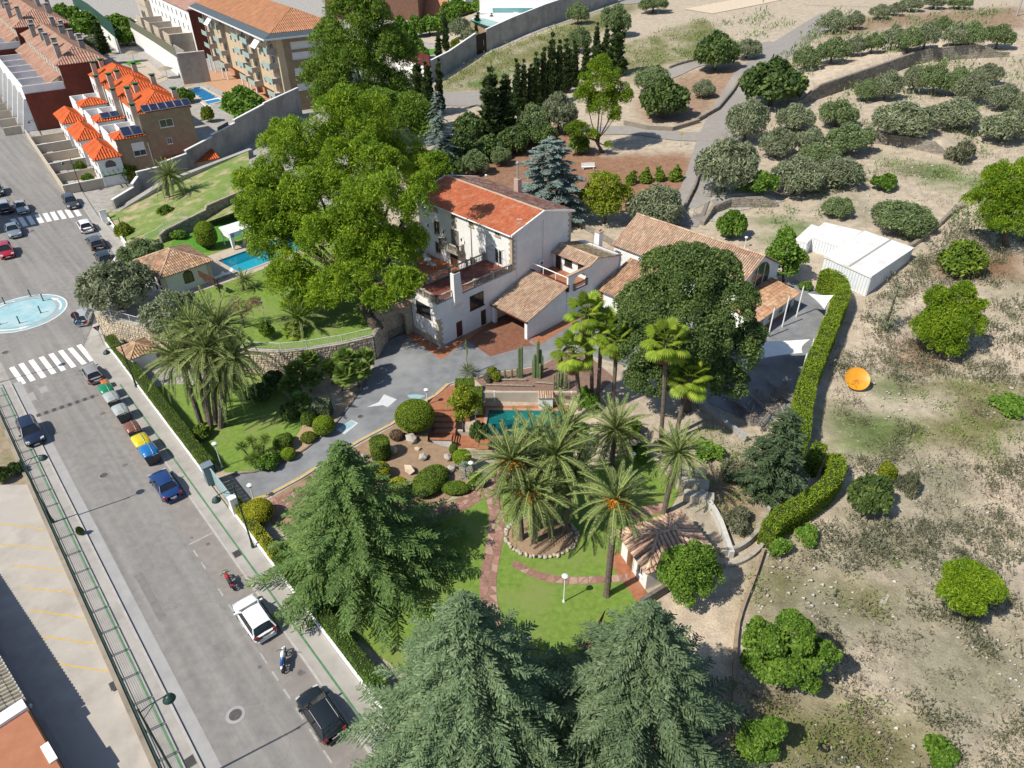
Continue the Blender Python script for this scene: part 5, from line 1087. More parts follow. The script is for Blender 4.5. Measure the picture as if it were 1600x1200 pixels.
# -------------- town houses by the upper road
cream=mat('cream wall',(.58,.50,.39),(.66,.58,.47),1.0,.85,c3=(.55,.46,.36),s3=.3);redw=mat('red wall',(.20,.048,.03),(.25,.065,.042),1.0,.85,c3=(.17,.045,.03),s3=.3)
greyw=mat('grey render',(.38,.36,.33),(.47,.45,.42),.6,.9,.2,10,c3=(.31,.30,.28),s3=.25);pinkt=mat('pink clay tile',(.44,.26,.185),(.56,.36,.27),.8,.88,c3=(.40,.22,.15),s3=.4,island=.2)
browntile=mat('brown orange tile',(.35,.165,.085),(.42,.21,.115),.8,.85,island=.14);greencap=mat('green cap',(.03,.14,.05),(.05,.18,.07),3,.6);deckdark=mat('pink tile channel',(.26,.14,.10),(.32,.19,.14),2,.9)
solarm=mat('solar cell',(.012,.022,.055),(.02,.032,.075),3,.25,spec=.6);patio_m=mat('mauve patio',(.36,.30,.31),(.42,.36,.36),1.5,.9)
def block(nm,label,cat,fr,s0,s1,t0,t1,z1,m,group=None):
 o=thing(nm,label,cat,fr.p((s0+s1)/2,(t0+t1)/2),group=group);mb=MB();fr.box(mb,s0,s1,t0,t1,-1,z1);mb.build('wall',m,o);return o
def vol(o,nm,fr,s0,s1,t0,t1,z0,z1,m):mb=MB();fr.box(mb,s0,s1,t0,t1,z0,z1);return mb.build(nm,m,o)
def facade(o,fr,side,at,a0,a1,zs,n,w,h,**k):
 """n windows per floor on one side of a block: side 't-' faces the street, 's-' faces the camera end"""
 u,v=fr.d(1,0),fr.d(0,1)
 for z in zs:
  for i in range(n):
   c=a0+(a1-a0)*(i+.5)/n
   if side=='t-':window(o,fr.p(c,at,z),u,-v,w,h,**k)
   elif side=='t+':window(o,fr.p(c,at,z),u,v,w,h,**k)
   else:window(o,fr.p(at,c,z),v,-u,w,h,**k)
def chimney(o,fr,s,t,z0,z1,m,cap,w=.7):
 c=vol(o,'chimney',fr,s-w/2,s+w/2,t-w/2,t+w/2,z0,z1,m);mb=MB();fr.box(mb,s-w*.42,s+w*.42,t-w*.42,t+w*.42,z1,z1+.25);mb.build('vent',black_metal,c);mb=MB();fr.box(mb,s-w*.62,s+w*.62,t-w*.62,t+w*.62,z1+.25,z1+.4);mb.build('cap',cap,c)
def solar(label,a,b,up,n,w=1.7,h=2.4,grp='solar panels on the orange roofs'):
 """row of framed panels from a to b, each leaning along up"""
 a,b,up=V3(*a),V3(*b),V3(*up);o=thing('solar_panel_array',label,'solar panels',a,group=None);d=(b-a)/n;nr=np.cross(d,up);nr/=np.linalg.norm(nr);nr=nr if nr[2]>0 else-nr
 for i in range(n):
  p=a+d*(i+.03);q=a+d*(i+.97);f=MB();f.hexa([p,q,q+up,p+up],[x+nr*.06 for x in(p,q,q+up,p+up)]);pn_=f.build('panel',galv,o);g=.06
  MB().hexa([p+d*g*.5+up*g*.5+nr*.062,q-d*g*.5+up*g*.5+nr*.062,q-d*g*.5+up*(1-g*.5)+nr*.062,p+d*g*.5+up*(1-g*.5)+nr*.062],[x+nr*.07 for x in(p+d*g*.5+up*g*.5,q-d*g*.5+up*g*.5,q-d*g*.5+up*(1-g*.5),p+d*g*.5+up*(1-g*.5))]).build('cells',solarm,pn_)
 for i in range(n+1):c=a+d*i+up*.9;MB().bar(c-ZU*.9,c,.03,n=4).build('support',galv,o)
 return o
TF=Fr((-75.0,129.5),126.5)
names=['nearest orange roofed town house with a tan brick end wall and three solar arrays','middle orange roofed town house between its two look alikes','farthest of the three orange roofed town houses, against the red wall']
TK=dict(pitch=.46,length=1.3,seg=2)
for k in range(3):
 s0=15.5*k;o=thing('town_house',names[k],'house',TF.p(s0+6,9),group='orange roofed town houses in a row')
 mb=MB();TF.box(mb,s0,s0+10,0,3.999,-1,5);TF.box(mb,s0+.8,s0+13.5,4,9.499,-1,6.2);TF.box(mb,s0+1.4,s0+15,9.5,18.5,-1,11);mb.build('wall',plaster,o)
 if k==0:
  mb=MB();TF.box(mb,s0+1.25,s0+1.398,9.3,18.6,-1,11.25);TF.box(mb,s0+.65,s0+.797,4.1,9.3,-1,7.6);mb.build('brick_wall',bricktan,o)
 else:vol(o,'end_wall',TF,s0+1.3,s0+1.398,9.5,18.5,-1,11.0,cream)
 hip(o,TF,s0-.4,s0+10.4,-.5,4.3,5.02,6.7,tile_orange,tile_decko,**TK);hip(o,TF,s0+1.5,s0+15.2,9.4,19.0,11.02,13.6,tile_orange,tile_decko,**TK)
 hip(o,TF,s0+.5,s0+5.2,3.9,9.4,7.62,8.7,tile_orange,tile_decko,**TK);vol(o,'upper_wall',TF,s0+.9,s0+4.9,4.2,9.3,6.2,7.6,plaster)
 for a in((s0+5.2,s0+13.5,4.0,4.25),(s0+13.25,s0+13.5,4.25,9.4),(s0+5.2,s0+13.25,6.6,6.8)):vol(o,'parapet',TF,*a,6.2,7.5,plaster)
 vol(o,'patio_floor',TF,s0+5.2,s0+13.2,4.3,9.4,6.205,6.24,patio_m)
 for s_,t_,z0,z1 in((2.6,9.0,6,12.6),(9.5,10.2,11,14.2),(13.5,12.5,11,13.9),(6.0,17.6,11,13.6)):chimney(o,TF,s0+s_,t_,z0,z1,cream,greencap,.95)
 facade(o,TF,'t-',0,s0+.5,s0+9.5,(1.0,3.2),3,1.5,1.2,mull=1);facade(o,TF,'t-',9.5,s0+6,s0+14,(8.0,),3,1.3,1.6,mull=1);facade(o,TF,'t-',4,s0+10.5,s0+13.3,(1.2,4.0),1,1.5,1.4)
 arch_window(o,TF.p(s0,2.0,3.4),TF.d(0,1),-TF.d(1,0),1.7,1.1)
 if k==0:
  window(o,TF.p(s0+1.25,13.7,8.3),TF.d(0,1),-TF.d(1,0),2.4,1.4,mull=1);window(o,TF.p(s0+1.25,13.4,5.2),TF.d(0,1),-TF.d(1,0),.9,1.1);window(o,TF.p(s0+.65,7.6,4.2),TF.d(0,1),-TF.d(1,0),2.2,2.4,shut=.6);door(o,TF.p(s0+1.25,11.4,.2),TF.d(0,1),-TF.d(1,0),1.8,2.3,cream,wood_r)
  mb=MB();
  for i in range(5):TF.box(mb,s0-2.2,s0-.02,.2+i*.9,.32+i*.9,2.6,2.75)
  mb.build('pergola_slats',greencap,o,kind='stuff');vol(o,'pergola_beam',TF,s0-2.2,s0-2.05,0,4.0,2.4,2.6,greencap)
    # front garden walls
 gwl=thing('garden_wall',['pale garden walls in front of the nearest orange roofed house','pale garden walls in front of the middle orange roofed house','pale garden walls in front of the farthest orange roofed house'][k],'wall',TF.p(s0+7,-3))
 for a in((s0-.2,s0,-6.5,-.05),(s0+7.6,s0+7.8,-6.5,-.05),(s0,s0+15.3,-6.7,-6.502)):vol(gwl,'wall',TF,*a,-.5,1.7,cream)
 mb=MB();TF.box(mb,s0-.25,s0+.05,-6.7,-.1,1.702,1.8);mb.build('coping',whitem,gwl);vol(gwl,'garden_floor',TF,s0+.1,s0+7.5,-6.4,-.1,.0,.03,deckm)
 if k<2:
  for j,(a,b)in enumerate(((s0+2.2,-3.2),(s0+9.5,-4))):pass
hi=TF.d(0,1)
solar('row of six solar panels along the eave of the nearest orange roof',TF.p(1.0,10.2,11.5),TF.p(1.0,19.0,11.5),TF.d(1.5,0)+ZU*.9,6);solar('pair of solar panels on the lower orange roof above the brick wall',TF.p(.6,5.6,8.0),TF.p(.6,9.2,8.0),TF.d(1.9,0)+ZU*1.2,2);solar('pair of small solar panels on the middle house lower roof',TF.p(16.4,5.2,8.1),TF.p(16.4,8.8,8.1),TF.d(1.6,0)+ZU*.7,2)
# side lean-to and compound wall
sl_=block('shed','low shed with an orange tile roof beside the tan brick wall','shed',TF,-2.6,1.1,11.5,20.5,2.0,cream);tiles('roof_tiles',[TF.p(-3.0,11.2,2.02),TF.p(-3.0,20.8,2.02),TF.p(1.1,20.8,2.9),TF.p(1.1,11.2,2.9)],sl_,tile_orange,tile_decko,**TK)
cwl=thing('compound_wall','stepped grey boundary wall with white coping above the grass bank','wall',P(300,290));cpts=[P(a,b)for a,b in((182,332),(214,312),(222,300),(262,290),(300,275),(340,252),(375,232),(420,205),(472,178))];tops=[2.2,2.8,3.6,4.2,4.8,5.2,5.8,6.0]
for i in range(8):
 a,b=cpts[i][:2],cpts[i+1][:2];mb=MB();wall_line(mb,[a,b],-.5,tops[i],.35);w_=mb.build('wall',greyw,cwl);mb=MB();wall_line(mb,[a,b],tops[i]+.004,tops[i]+.14,.5);mb.build('coping',whitem,w_)
mb=MB();a,b=P(349,246),P(365,236);n=np.cross((b-a)/np.linalg.norm(b-a),ZU);slabbox(mb,a,(b-a)/np.linalg.norm(b-a),ZU,n,0,float(np.linalg.norm(b-a)),3.6,6.0,.2,.26);mb.build('metal_door',mat('dark blue door',(.03,.05,.07),(.05,.07,.09),2,.5),cwl)
# pink tiled terraces farther up the road
def row_house(label,s0,s1,t0,t1,ez,rz,units,seed):
 r=random.Random(seed);o=thing('terrace_row',label,'terraced houses',TF.p((s0+s1)/2,t0+5));vol(o,'wall',TF,s0+.15,s1,t0,t1,-1,ez,cream);vol(o,'end_wall',TF,s0,s0+.148,t0,t1,-1,ez,redw)
 hip(o,TF,s0-.5,s1+.5,t0-.6,t1+.6,ez+.02,rz,pinkt,deckdark,pitch=.55,length=1.6,seg=2)
 f0=t0-8.5;lo=ez-5;vol(o,'front_wall',TF,s0+.15,s1,f0,t0-.002,-1,lo,plaster);vol(o,'front_end_wall',TF,s0,s0+.148,f0,t0,-1,lo,redw);L=(s1-s0)/units
 for i in range(units):
  a=s0+L*i
  for bx in((a+.2,a+.5,f0,t0-.1),(a+.5,a+L-.1,f0,f0+.3)):vol(o,'parapet',TF,*bx,lo,lo+1.6,plaster)
  vol(o,'patio_floor',TF,a+.5,a+L-.2,f0+.3,t0-3.2,lo+.003,lo+.03,patio_m);tiles('roof_tiles',[TF.p(a+.5,t0-3.2,lo+1.2),TF.p(a+L-.1,t0-3.2,lo+1.2),TF.p(a+L-.1,t0-.2,lo+2.8),TF.p(a+.5,t0-.2,lo+2.8)],o,pinkt,deckdark,.55,1.4,seg=2)
  chimney(o,TF,a+L*.3,t0+r.uniform(1,2.5),ez+.5,rz+.9,greyw,greyw,1.1);chimney(o,TF,a+L*.7,t1-r.uniform(1,3),ez+.5,rz+.7,greyw,greyw,1.1)
  mb=MB();mb.hexa([TF.p(a+.1,f0-3,0),TF.p(a+.6,f0-3,0),TF.p(a+.6,f0,0),TF.p(a+.1,f0,0)],[TF.p(a+.1,f0-.5,lo-1),TF.p(a+.6,f0-.5,lo-1),TF.p(a+.6,f0,lo-1),TF.p(a+.1,f0,lo-1)]);mb.build('buttress',plaster,o)
  facade(o,TF,'t-',f0,a+.8,a+L,(1.2,4.6),2,1.5,1.5,mull=1,thin=True);facade(o,TF,'t-',t0,a+.8,a+L,(ez-2.2,),2,1.3,1.5,thin=True)
  vol(o,'yard_wall',TF,a,a+.25,f0-6.5,f0-3.02,-.5,1.7,cream)
 return o
row_house('long pink tiled terrace with red end wall behind the orange roofs',50.5,104,4.6,14.2,13,15.8,6,1);row_house('farthest brown pink tiled terrace at the top left corner',106,190,3.4,16.5,14.5,18,8,2)
solar('dark solar panels on the pink tiled terrace roof by the chimneys',TF.p(54,5.2,13.5),TF.p(54,9.4,15.3),TF.d(3.2,0),2);solar('second group of solar panels farther along the pink tiled roof',TF.p(59.5,5.2,13.4),TF.p(59.5,8.6,14.8),TF.d(3.2,0),2)
# apartment block
AF=Fr((-54.1,181.8),123.4);ap=thing('apartment_block','five storey tan brick apartment block with pale green balconies and a brown tile roof','apartment block',AF.p(30,8))
vol(ap,'wall',AF,0,66,0,15.5,3.2,16.5,mat('cream brick',(.60,.47,.31),(.66,.54,.37),1,.9));vol(ap,'end_wall',AF,-.12,-.002,1.6,15.4,-1,16.4,bricktan);vol(ap,'ground_floor',AF,1.5,66,1.5,15.5,-1,3.198,mat('orange render',(.48,.25,.14),(.54,.30,.18),1,.9))
fas=mat('slate fascia',(.075,.10,.12),(.10,.13,.15),2,.6)
mb=MB();mb.prism([AF.p(-2.2,-3.4),AF.p(68,-3.4),AF.p(68,17.5),AF.p(-2.2,17.5)],16.5,16.85);ea=mb.build('eave',frame_w,ap);mb=MB();mb.hexa([AF.p(-2.1,-3.3,16.854),AF.p(68,-3.3,16.854),AF.p(68,17.4,16.854),AF.p(-2.1,17.4,16.854)],[AF.p(-1,-1.4,17.7),AF.p(67,-1.4,17.7),AF.p(67,16.4,17.7),AF.p(-1,16.4,17.7)]);mb.build('fascia',fas,ap)
hip(ap,AF,-.9,66.9,-1.3,16.3,17.72,21.5,browntile,mat('brown channel',(.24,.11,.06),(.28,.14,.08),2,.9),pitch=.5,length=1.6,seg=2)
balp=mat('pale green panel',(.36,.50,.46),(.42,.56,.52),2,.5);au,av=AF.d(1,0),AF.d(0,1)
for s_ in(1.0,17.0,24.5,45.0,58.0):
 for z in(3.3,6.6,9.9,13.2):
  b=vol(ap,'balcony',AF,s_,s_+5.6,-2.2,-.002,z,z+.22,cream);vol(b,'balcony_panel',AF,s_,s_+5.6,-2.28,-2.202,z-.1,z+1.15,balp);vol(b,'side_panel',AF,s_-.06,s_-.002,-2.2,0,z-.1,z+1.15,greyw);mb=MB();mb.bar(AF.p(s_+.1,-2.1,z+.2),AF.p(s_+.1,-2.1,z+3.2),.07,n=5);mb.build('column',whitem,b)
  door(ap,AF.p(s_+3.0,0,z+.23),au,-av,2.4,2.1,frame_w,frame_w,glass=True)
 for q in(.3,5.0):MB().bar(AF.p(s_+q,-2.0,0),AF.p(s_+q,-2.0,3.2),.2,n=8).build('pillar',whitem,ap)
for s_ in(11.0,14.5,36,40,53.5):
 for z in(4.3,7.6,10.9,14.0):window(ap,AF.p(s_,0,z),au,-av,1.5,1.4,mull=1,thin=True)
for z in(4.6,8.1,11.6,15.0-1.1):window(ap,AF.p(-.12,7.5,z),av,-au,8.5,1.5,fm=shutterm,gm_=shutterm,mull=3,fw=.12)
for s_ in(5.5,48):mb=MB();mb.hexa([AF.p(s_-2,-4.2,14.2),AF.p(s_+2,-4.2,14.2),AF.p(s_+2,-2.2,16.2),AF.p(s_-2,-2.2,16.2)],[AF.p(s_-2,-4.2,14.26),AF.p(s_+2,-4.2,14.26),AF.p(s_+2,-2.2,16.26),AF.p(s_-2,-2.2,16.26)]);mb.build('awning',whitem,ap)
pool('swimming_pool','bright blue pool of the apartment block with a square paddling end',POOL_APT,.1,water_mat('blue water',(.01,.22,.50),.5),mat('azure pool tile',(.02,.26,.55),(.03,.32,.6),3,.4),1.2,cream,cope_w=.8)
pool('swimming_pool','pale blue pool behind the orange roofed town houses',POOL_ROW,.1,water_mat('pale water',(.12,.40,.48),.5),mat('pale pool tile',(.16,.42,.5),(.22,.48,.56),3,.4),1.2,deckm,cope_w=1.2)
def flat(nm,px,m,z=.03):return sheet(nm,px,z,m)
flat('apartment_court',[(283,136),(315,128),(345,140),(362,160),(345,168),(440,190),(452,180),(400,120),(330,110)],mat('orange paving',(.50,.29,.17),(.58,.36,.23),1.5,.9),.012)
flat('apartment_lawn',[(352,160),(385,175),(378,188),(340,168)],lushm,.03);flat('paddling_pool_edge',[(312,159),(342,152),(352,158),(322,167)],whitem,.02);flat('paddling_pool',[(316,159),(341,154),(349,158),(324,165)],blue_t,.04)
flat('pool_court',[(200,98),(232,96),(262,124),(250,130),(235,128)],deckm,.012);flat('small_lawn',[(192,97),(214,94),(222,100),(203,103)],lushm,.03)
def plain_wall(nm,label,px,h,m,th=.3,cope=None,z0=-.5):
 pts=[G(a,b)[:2]for a,b in px];zz=[float(hz(*p))for p in pts];o=thing(nm,label,'wall',(*pts[0],zz[0]));mb=MB();hh=h if hasattr(h,'__len__')else[h]*len(pts);wall_line(mb,pts,[z+z0 for z in zz],[z+q for z,q in zip(zz,hh)],th);mb.build('wall',m,o)
 if cope:mb=MB();wall_line(mb,pts,[z+q+.004 for z,q in zip(zz,hh)],[z+q+.12 for z,q in zip(zz,hh)],th+.16);mb.build('coping',cope,o)
 return o
pw=plain_wall('pool_court_wall','tall white wall with green mesh screen beside the pale blue pool',[(285,122),(250,96),(212,70)],5.5,plaster);wp=[P(a,b)[:2]for a,b in((285,122),(250,96),(212,70))]
mb=MB();wall_line(mb,wp,5.52,8.2,.06);mb.build('screen',mat('olive mesh',(.15,.16,.11),(.2,.21,.15),2,.8),pw)
plain_wall('court_divider','grey rendered wall between the pale blue pool and the apartment court',[(288,132),(330,127)],8.0,greyw,.4,whitem);plain_wall('green_screen_wall','white wall with dark green screen among the gardens at the upper left',[(189,84),(150,48),(122,28)],4.5,plaster)
mb=MB();wp=[P(a,b)[:2]for a,b in((189,84),(150,48),(122,28))];wall_line(mb,wp,4.6,9.5,.06);so_=thing('green_screen','dark green windbreak screen standing on the white wall behind the pink terrace','screen',(*wp[0],4.6));mb.build('mesh',mat('dark green mesh',(.02,.075,.055),(.03,.095,.07),2,.8),so_)
def parasol(label,px,m,r=2.0,h=2.6,cat='parasol'):
 c=G(*px);o=thing('parasol',label,cat,c);MB().bar((0,0,0),(0,0,h),.05).build('pole',wood_d,o,local=True);MB().lathe([(r,h-.5),(r*.5,h),(.05,h+.25)],n=10).build('canopy',m,o,local=True);return o
straw=mat('straw thatch',(.33,.27,.20),(.42,.36,.28),3,.95)
parasol('orange garden parasol beside the white terrace building',(262,84),mat('orange canvas',(.72,.30,.03),(.78,.36,.05),2,.8),2.6,3.0);parasol('grey straw parasol at the right end of the pale blue pool',(262,122),straw,2.2,3);parasol('grey straw parasol beside the small lawn of the pool court',(210,96),straw,2.2,3);parasol('grey straw parasol left of the small lawn behind the orange roof',(178,99),straw,2.2,3)
# white and red terrace, cream houses behind the apartments
WF=Fr(P(312,92),123.4);wt_=block('white_terrace','white three storey terrace with a red end wall beyond the orange parasol','terraced houses',WF,0,70,0,12,14,plaster);vol(wt_,'end_wall',WF,-.15,-.002,0,12,-1,14,redw);vol(wt_,'cornice',WF,-.4,70,-.5,12.5,14.002,14.4,pinkt)
facade(wt_,WF,'t-',0,2,60,(7.6,10.8),9,1.3,1.8,mull=1,thin=True)
for i in range(4):
 a=2+i*15;b=vol(wt_,'terrace_wing',WF,a,a+9,-7,-.002,-1,6.5,cream);vol(b,'terrace_parapet',WF,a,a+9,-7.2,-7.002,5,7.6,cream);vol(b,'side_parapet',WF,a-.2,a-.002,-7,0,5,7.6,cream);window(wt_,WF.p(a+4.5,-7.2,2.2),WF.d(1,0),-WF.d(0,1),3.5,2,mull=2,thin=True)
vol(wt_,'garden_wall',WF,-14,-.2,-7,-6.6,-1,5,greyw)
CF=Fr(P(240,52),125);ch_=block('cream_house','cream house with a rounded roof terrace among the trees at top left','house',CF,0,16,0,12,11,cream);vol(ch_,'parapet',CF,0,16,-.2,-.002,9,12.2,cream);facade(ch_,CF,'t-',-.2,5,12,(4.5,),2,1.8,2.6,thin=True);vol(ch_,'roof_floor',CF,.4,15.6,.4,11.6,11.002,11.1,mat('ochre roof',(.42,.27,.13),(.48,.32,.17),2,.9));vol(ch_,'canopy',CF,12,15,-4,-.3,3,3.3,whitem)
# top centre: brown block, white villa, modern house with teal pool
BF=Fr(G(655,32),170);bb_=block('brown_block','plain brown brick building partly hidden by the tall pine','building',BF,0,40,0,18,16,mat('brown brick',(.20,.105,.07),(.25,.14,.095),1,.9));window(bb_,BF.p(32,0,7),BF.d(1,0),-BF.d(0,1),3.4,2.4,mull=1)
VF=Fr(G(728,22),150);vb=block('white_villa','white villa with a sloping orange brown roof at the top edge','villa',VF,0,30,0,14,9,plaster);mb=MB();mb.hexa([VF.p(8,-4,1),VF.p(24,-4,1),VF.p(24,-.1,1),VF.p(8,-.1,1)],[VF.p(8,-4,1.4),VF.p(24,-4,1.4),VF.p(24,-.1,7.5),VF.p(8,-.1,7.5)]);mb.build('roof',browntile,vb)
mz=float(hz(*G(800,45)[:2]));MF=Fr(G(868,28),176);mh=block('modern_house','modern white house with a turquoise glass balcony above a white pool terrace','villa',MF,0,27,4,18,mz+9,whitem);vol(mh,'stone_wall',MF,3,26,3.85,3.998,-1,mz+3.4,bricktan);vol(mh,'floor_slab',MF,0,27,-1,3.8,mz+3.6,mz+4.2,whitem);vol(mh,'glass_balcony',MF,0,22,-1.1,-1.02,mz+4.2,mz+5.6,mat('turquoise glass',(.16,.42,.44),(.2,.46,.48),2,.15,spec=.8))
for s_ in(1,24):vol(mh,'pillar',MF,s_,s_+1.4,-.9,0,mz,mz+3.598,whitem)
vol(mh,'sliding_window',MF,10,22,3.75,3.845,mz+.2,mz+3.2,glassm)
wtm=mat('white terrace paving',(.62,.60,.57),(.70,.68,.65),2,.85);tq=[G(a,b)for a,b in((735,28),(850,18),(870,24),(800,52),(757,44),(733,36))];tz=max(float(p[2])for p in tq)+1.2
mb=MB();mb.prism([P(a,b,tz)[:2]for a,b in((735,31),(745,24),(850,10),(826,18),(790,31),(770,40))],tz-4,tz-.25);mb.build('villa_terrace',bricktan)['kind']='structure';mb=MB();mb.prism([P(a,b,tz)[:2]for a,b in((735,31),(745,24),(850,10),(826,18),(790,31),(770,40))],tz-.24,tz);mb.build('villa_paving',wtm)['kind']='structure';mb=MB();mb.prism([P(a,b,tz)[:2]for a,b in((733,31),(757,29),(787,38),(765,42))],tz,tz+.12);vp=thing('swimming_pool','teal pool on the white terrace of the modern house','swimming pool',P(758,35,tz));mb.build('water',mat('teal pool surface',(.03,.34,.30),(.05,.40,.36),1,.08,spec=.8),vp)
for i,(px,py)in enumerate(((806,26),(822,30),(828,24))):o=thing('terrace_armchair',['white outdoor armchair nearest the pillar of the modern house','white outdoor armchair nearest the long grey wall','white outdoor armchair farthest along beneath the glass balcony'][i],'armchair',P(px,py,tz));mb=MB();mb.box((0,0,.35),(1.6,1.5,.5));mb.build('seat',whitem,o,local=True);mb=MB();mb.box((0,.8,.7),(1.6,.3,1.2));mb.build('backrest',whitem,o,local=True)
lwp=[(674,128),(703,112),(744,86)];lgw=plain_wall('long_wall','long grey white boundary wall climbing past the dark metal gate',lwp,[5.5,5.5,6.2],greyw,.4,whitem);plain_wall('long_wall','upper stretch of grey white boundary wall beside the modern house',[(760,80),(800,62),(850,42),(905,22),(965,2)],[6.2,6.4,6.6,6.6,6.6],greyw,.4,whitem)
a,b=G(744,86),G(760,80);dg=thing('dark_gate','dark brown solid metal gate in the long grey wall','gate',a);u=(b-a)/np.linalg.norm(b-a);mb=MB();slabbox(mb,a,u,ZU,np.cross(u,ZU),0,float(np.linalg.norm(b-a)),0,5.6,-.08,.08);mb.build('gate_leaf',mat('dark brown metal',(.03,.018,.014),(.045,.028,.022),2,.5),dg);slabbox(MB(),a,u,ZU,np.cross(u,ZU),2.9,3.1,2,3.6,.1,.2).build('handle',galv,dg)
ww=plain_wall('white_wall','low white wall with maroon fence panels beside the tall pine',[(620,112),(674,130)],4.0,plaster,.35);a,b=G(620,112),G(674,130);u=(b-a)/np.linalg.norm(b-a);Lw=float(np.linalg.norm(b-a))
for i in range(6):slabbox(MB(),a+ZU*4,u,ZU,np.cross(u,ZU),Lw*i/6+.06,Lw*(i+1)/6-.06,.0,3.2,-.06,.06).build('fence_panel',maroon,ww)
flat_p=[(560,150),(640,128),(690,139),(792,140),(795,165),(760,176),(690,178),(640,172)];ribbon('lane',[G(a,b)[:2]for a,b in((540,165),(640,150),(700,155),(795,152))],13,lane_as,.08)
ribbon('garden_paving',[G(a,b)[:2]for a,b in((668,58),(700,62),(735,58))],14,deckm,.07);ribbon('small_green',[G(a,b)[:2]for a,b in((648,82),(684,80))],9,lushm,.12);ribbon('wall_verge',[G(a,b)[:2]for a,b in((676,133),(746,90),(800,67),(905,27),(965,6))],1.6,conc,.07)
# -------------- estate roads on the hill
def rib(px,w_,m,nm='road',off=.07):return ribbon(nm,smooth_line([G(a,b)[:2]for a,b in px],2),w_,m,off)
rib([(1062,352),(1090,300),(1106,252),(1118,212),(1142,165),(1172,116),(1215,80),(1262,50),(1310,22)],lambda f:5.6+5*f,lane_as,'hill_road');rib([(1122,214),(1060,214),(1000,203),(930,205)],5.2,lane_as,'side_road',.09);rib([(1025,122),(1090,98),(1150,79),(1215,68)],7,lane_as,'upper_road',.1)
rib([(1105,345),(1120,325),(1160,312),(1215,305)],5.0,mat('stony track',(.40,.38,.34),(.50,.47,.42),2,.95,.5,14),'track',.06)
rib([(1090,18),(1160,5),(1230,-10)],14,SAND and sandm,'dirt_track',.1);rib([(920,5),(980,2),(1020,-6)],16,lane_as,'turning_place',.12)
def hill_wall(label,px,h,below=.6,th=.55,sm=None,fine=(.5,.34),step=2.5,nm='dry_stone_wall',fl=None):
 pts=resample([(fl or G)(a,b)[:2]for a,b in px],step);o=None;z0,z1=[],[]
 for i,p in enumerate(pts):
  d=pts[min(i+1,len(pts)-1)]-pts[max(i-1,0)];d/=np.hypot(*d);n=np.array([-d[1],d[0]]);q=p-n*1.3;r=p+n*3.2;z0 .append(float(hz(*q))-below);z1 .append(max(float(hz(*q))+h*.35,float(hz(*r))+.25 if h>1 else float(hz(*q))+h))
 return stone_wall(nm,label,pts,z0,z1,th,(-1,),sm=sm or greystone,mm=mat('dark stone mortar',(.24,.21,.17),(.32,.28,.23),2,.95),size=fine)  # core mortar is a darker colour than in the rubble walls
g0=lambda a,b:G(a,b,hz0)
hill_wall('tall grey dry stone terrace wall below the highest row of olives',[(1238,168),(1290,150),(1370,122),(1430,100),(1500,92),(1575,88)],3,fl=g0,fine=(.9,.55));hill_wall('low grey terrace wall between the olives above the green patch',[(1335,212),(1350,222),(1410,228),(1478,243)],1.6,fl=g0,fine=(.8,.5));hill_wall('curved dry stone wall round the hollow behind the barn',[(1097,352),(1112,334),(1140,324),(1215,322)],1.5,fl=g0)
hill_wall('thin stone kerb wall along the left of the hill road',[(1090,190),(1122,172),(1148,140),(1168,112)],.8,th=.4);hill_wall('low stone wall round the bend of the side road',[(1092,192),(1050,205),(1010,203),(975,195)],.8,th=.4);hill_wall('low dark wall on the bank beside the upper road',[(1045,108),(1100,92),(1150,70)],.7,th=.4);hill_wall('low wall left of the road beside the barn',[(1064,345),(1085,295),(1098,255)],.7,th=.35);hill_wall('curving earth coloured wall beyond the white shed',[(1405,400),(1440,375),(1470,350),(1490,330),(1510,322)],.7,th=.4,sm=stonem)
hill_wall('dark rough wall behind the low tan roof and chimney',[(905,352),(940,372),(965,388)],2.0,th=.5)
# white corrugated shed
sF=G(1350,467);gzs=float(sF[2]);WZ=gzs+3.0
def shed(label,px,z,lowpx=None):
 c=[P(a,b,z)for a,b in px];o=thing('metal_shed',label,'shed',(*(sum(c)/4)[:2],gzs));cen=sum(c)/4;wm_=mat('white corrugated metal',(.62,.66,.68),(.70,.73,.75),1.5,.6);k=0
 ins=[cen+(q-cen)*.97 for q in c]
 for i in range(4):
  a,b=ins[i],ins[(i+1)%4];L=np.linalg.norm(b-a);n=int(L/.42);nn=np.cross((b-a)/L,ZU);nn=nn if np.dot(nn,(a+b)/2-cen)>0 else-nn
  for j in range(n):
   p,q=a+(b-a)*(j+.06)/n,a+(b-a)*(j+.94)/n;MBx=MB();MBx.hexa([V3(p[0],p[1],gzs-.5),V3(q[0],q[1],gzs-.5),V3(q[0],q[1],z-.3),V3(p[0],p[1],z-.3)],[V3(p[0],p[1],gzs-.5)+nn*.06,V3(q[0],q[1],gzs-.5)+nn*.06,V3(q[0],q[1],z-.3)+nn*.06,V3(p[0],p[1],z-.3)+nn*.06])
   MBx.build('wall_panel',wm_,o);k+=1
 mb=MB();mb.prism([q[:2]for q in ins],gzs-.6,z-.28);mb.build('wall',mat('shed wall',(.45,.49,.51),(.5,.54,.56),2,.7),o);mb=MB();mb.prism([q[:2]for q in c],z-.3,z);r=mb.build('roof',mat('white roof membrane',(.64,.65,.64),(.74,.74,.73),.8,.6,c3=(.60,.58,.54),s3=.5),o)
 return o,c,r
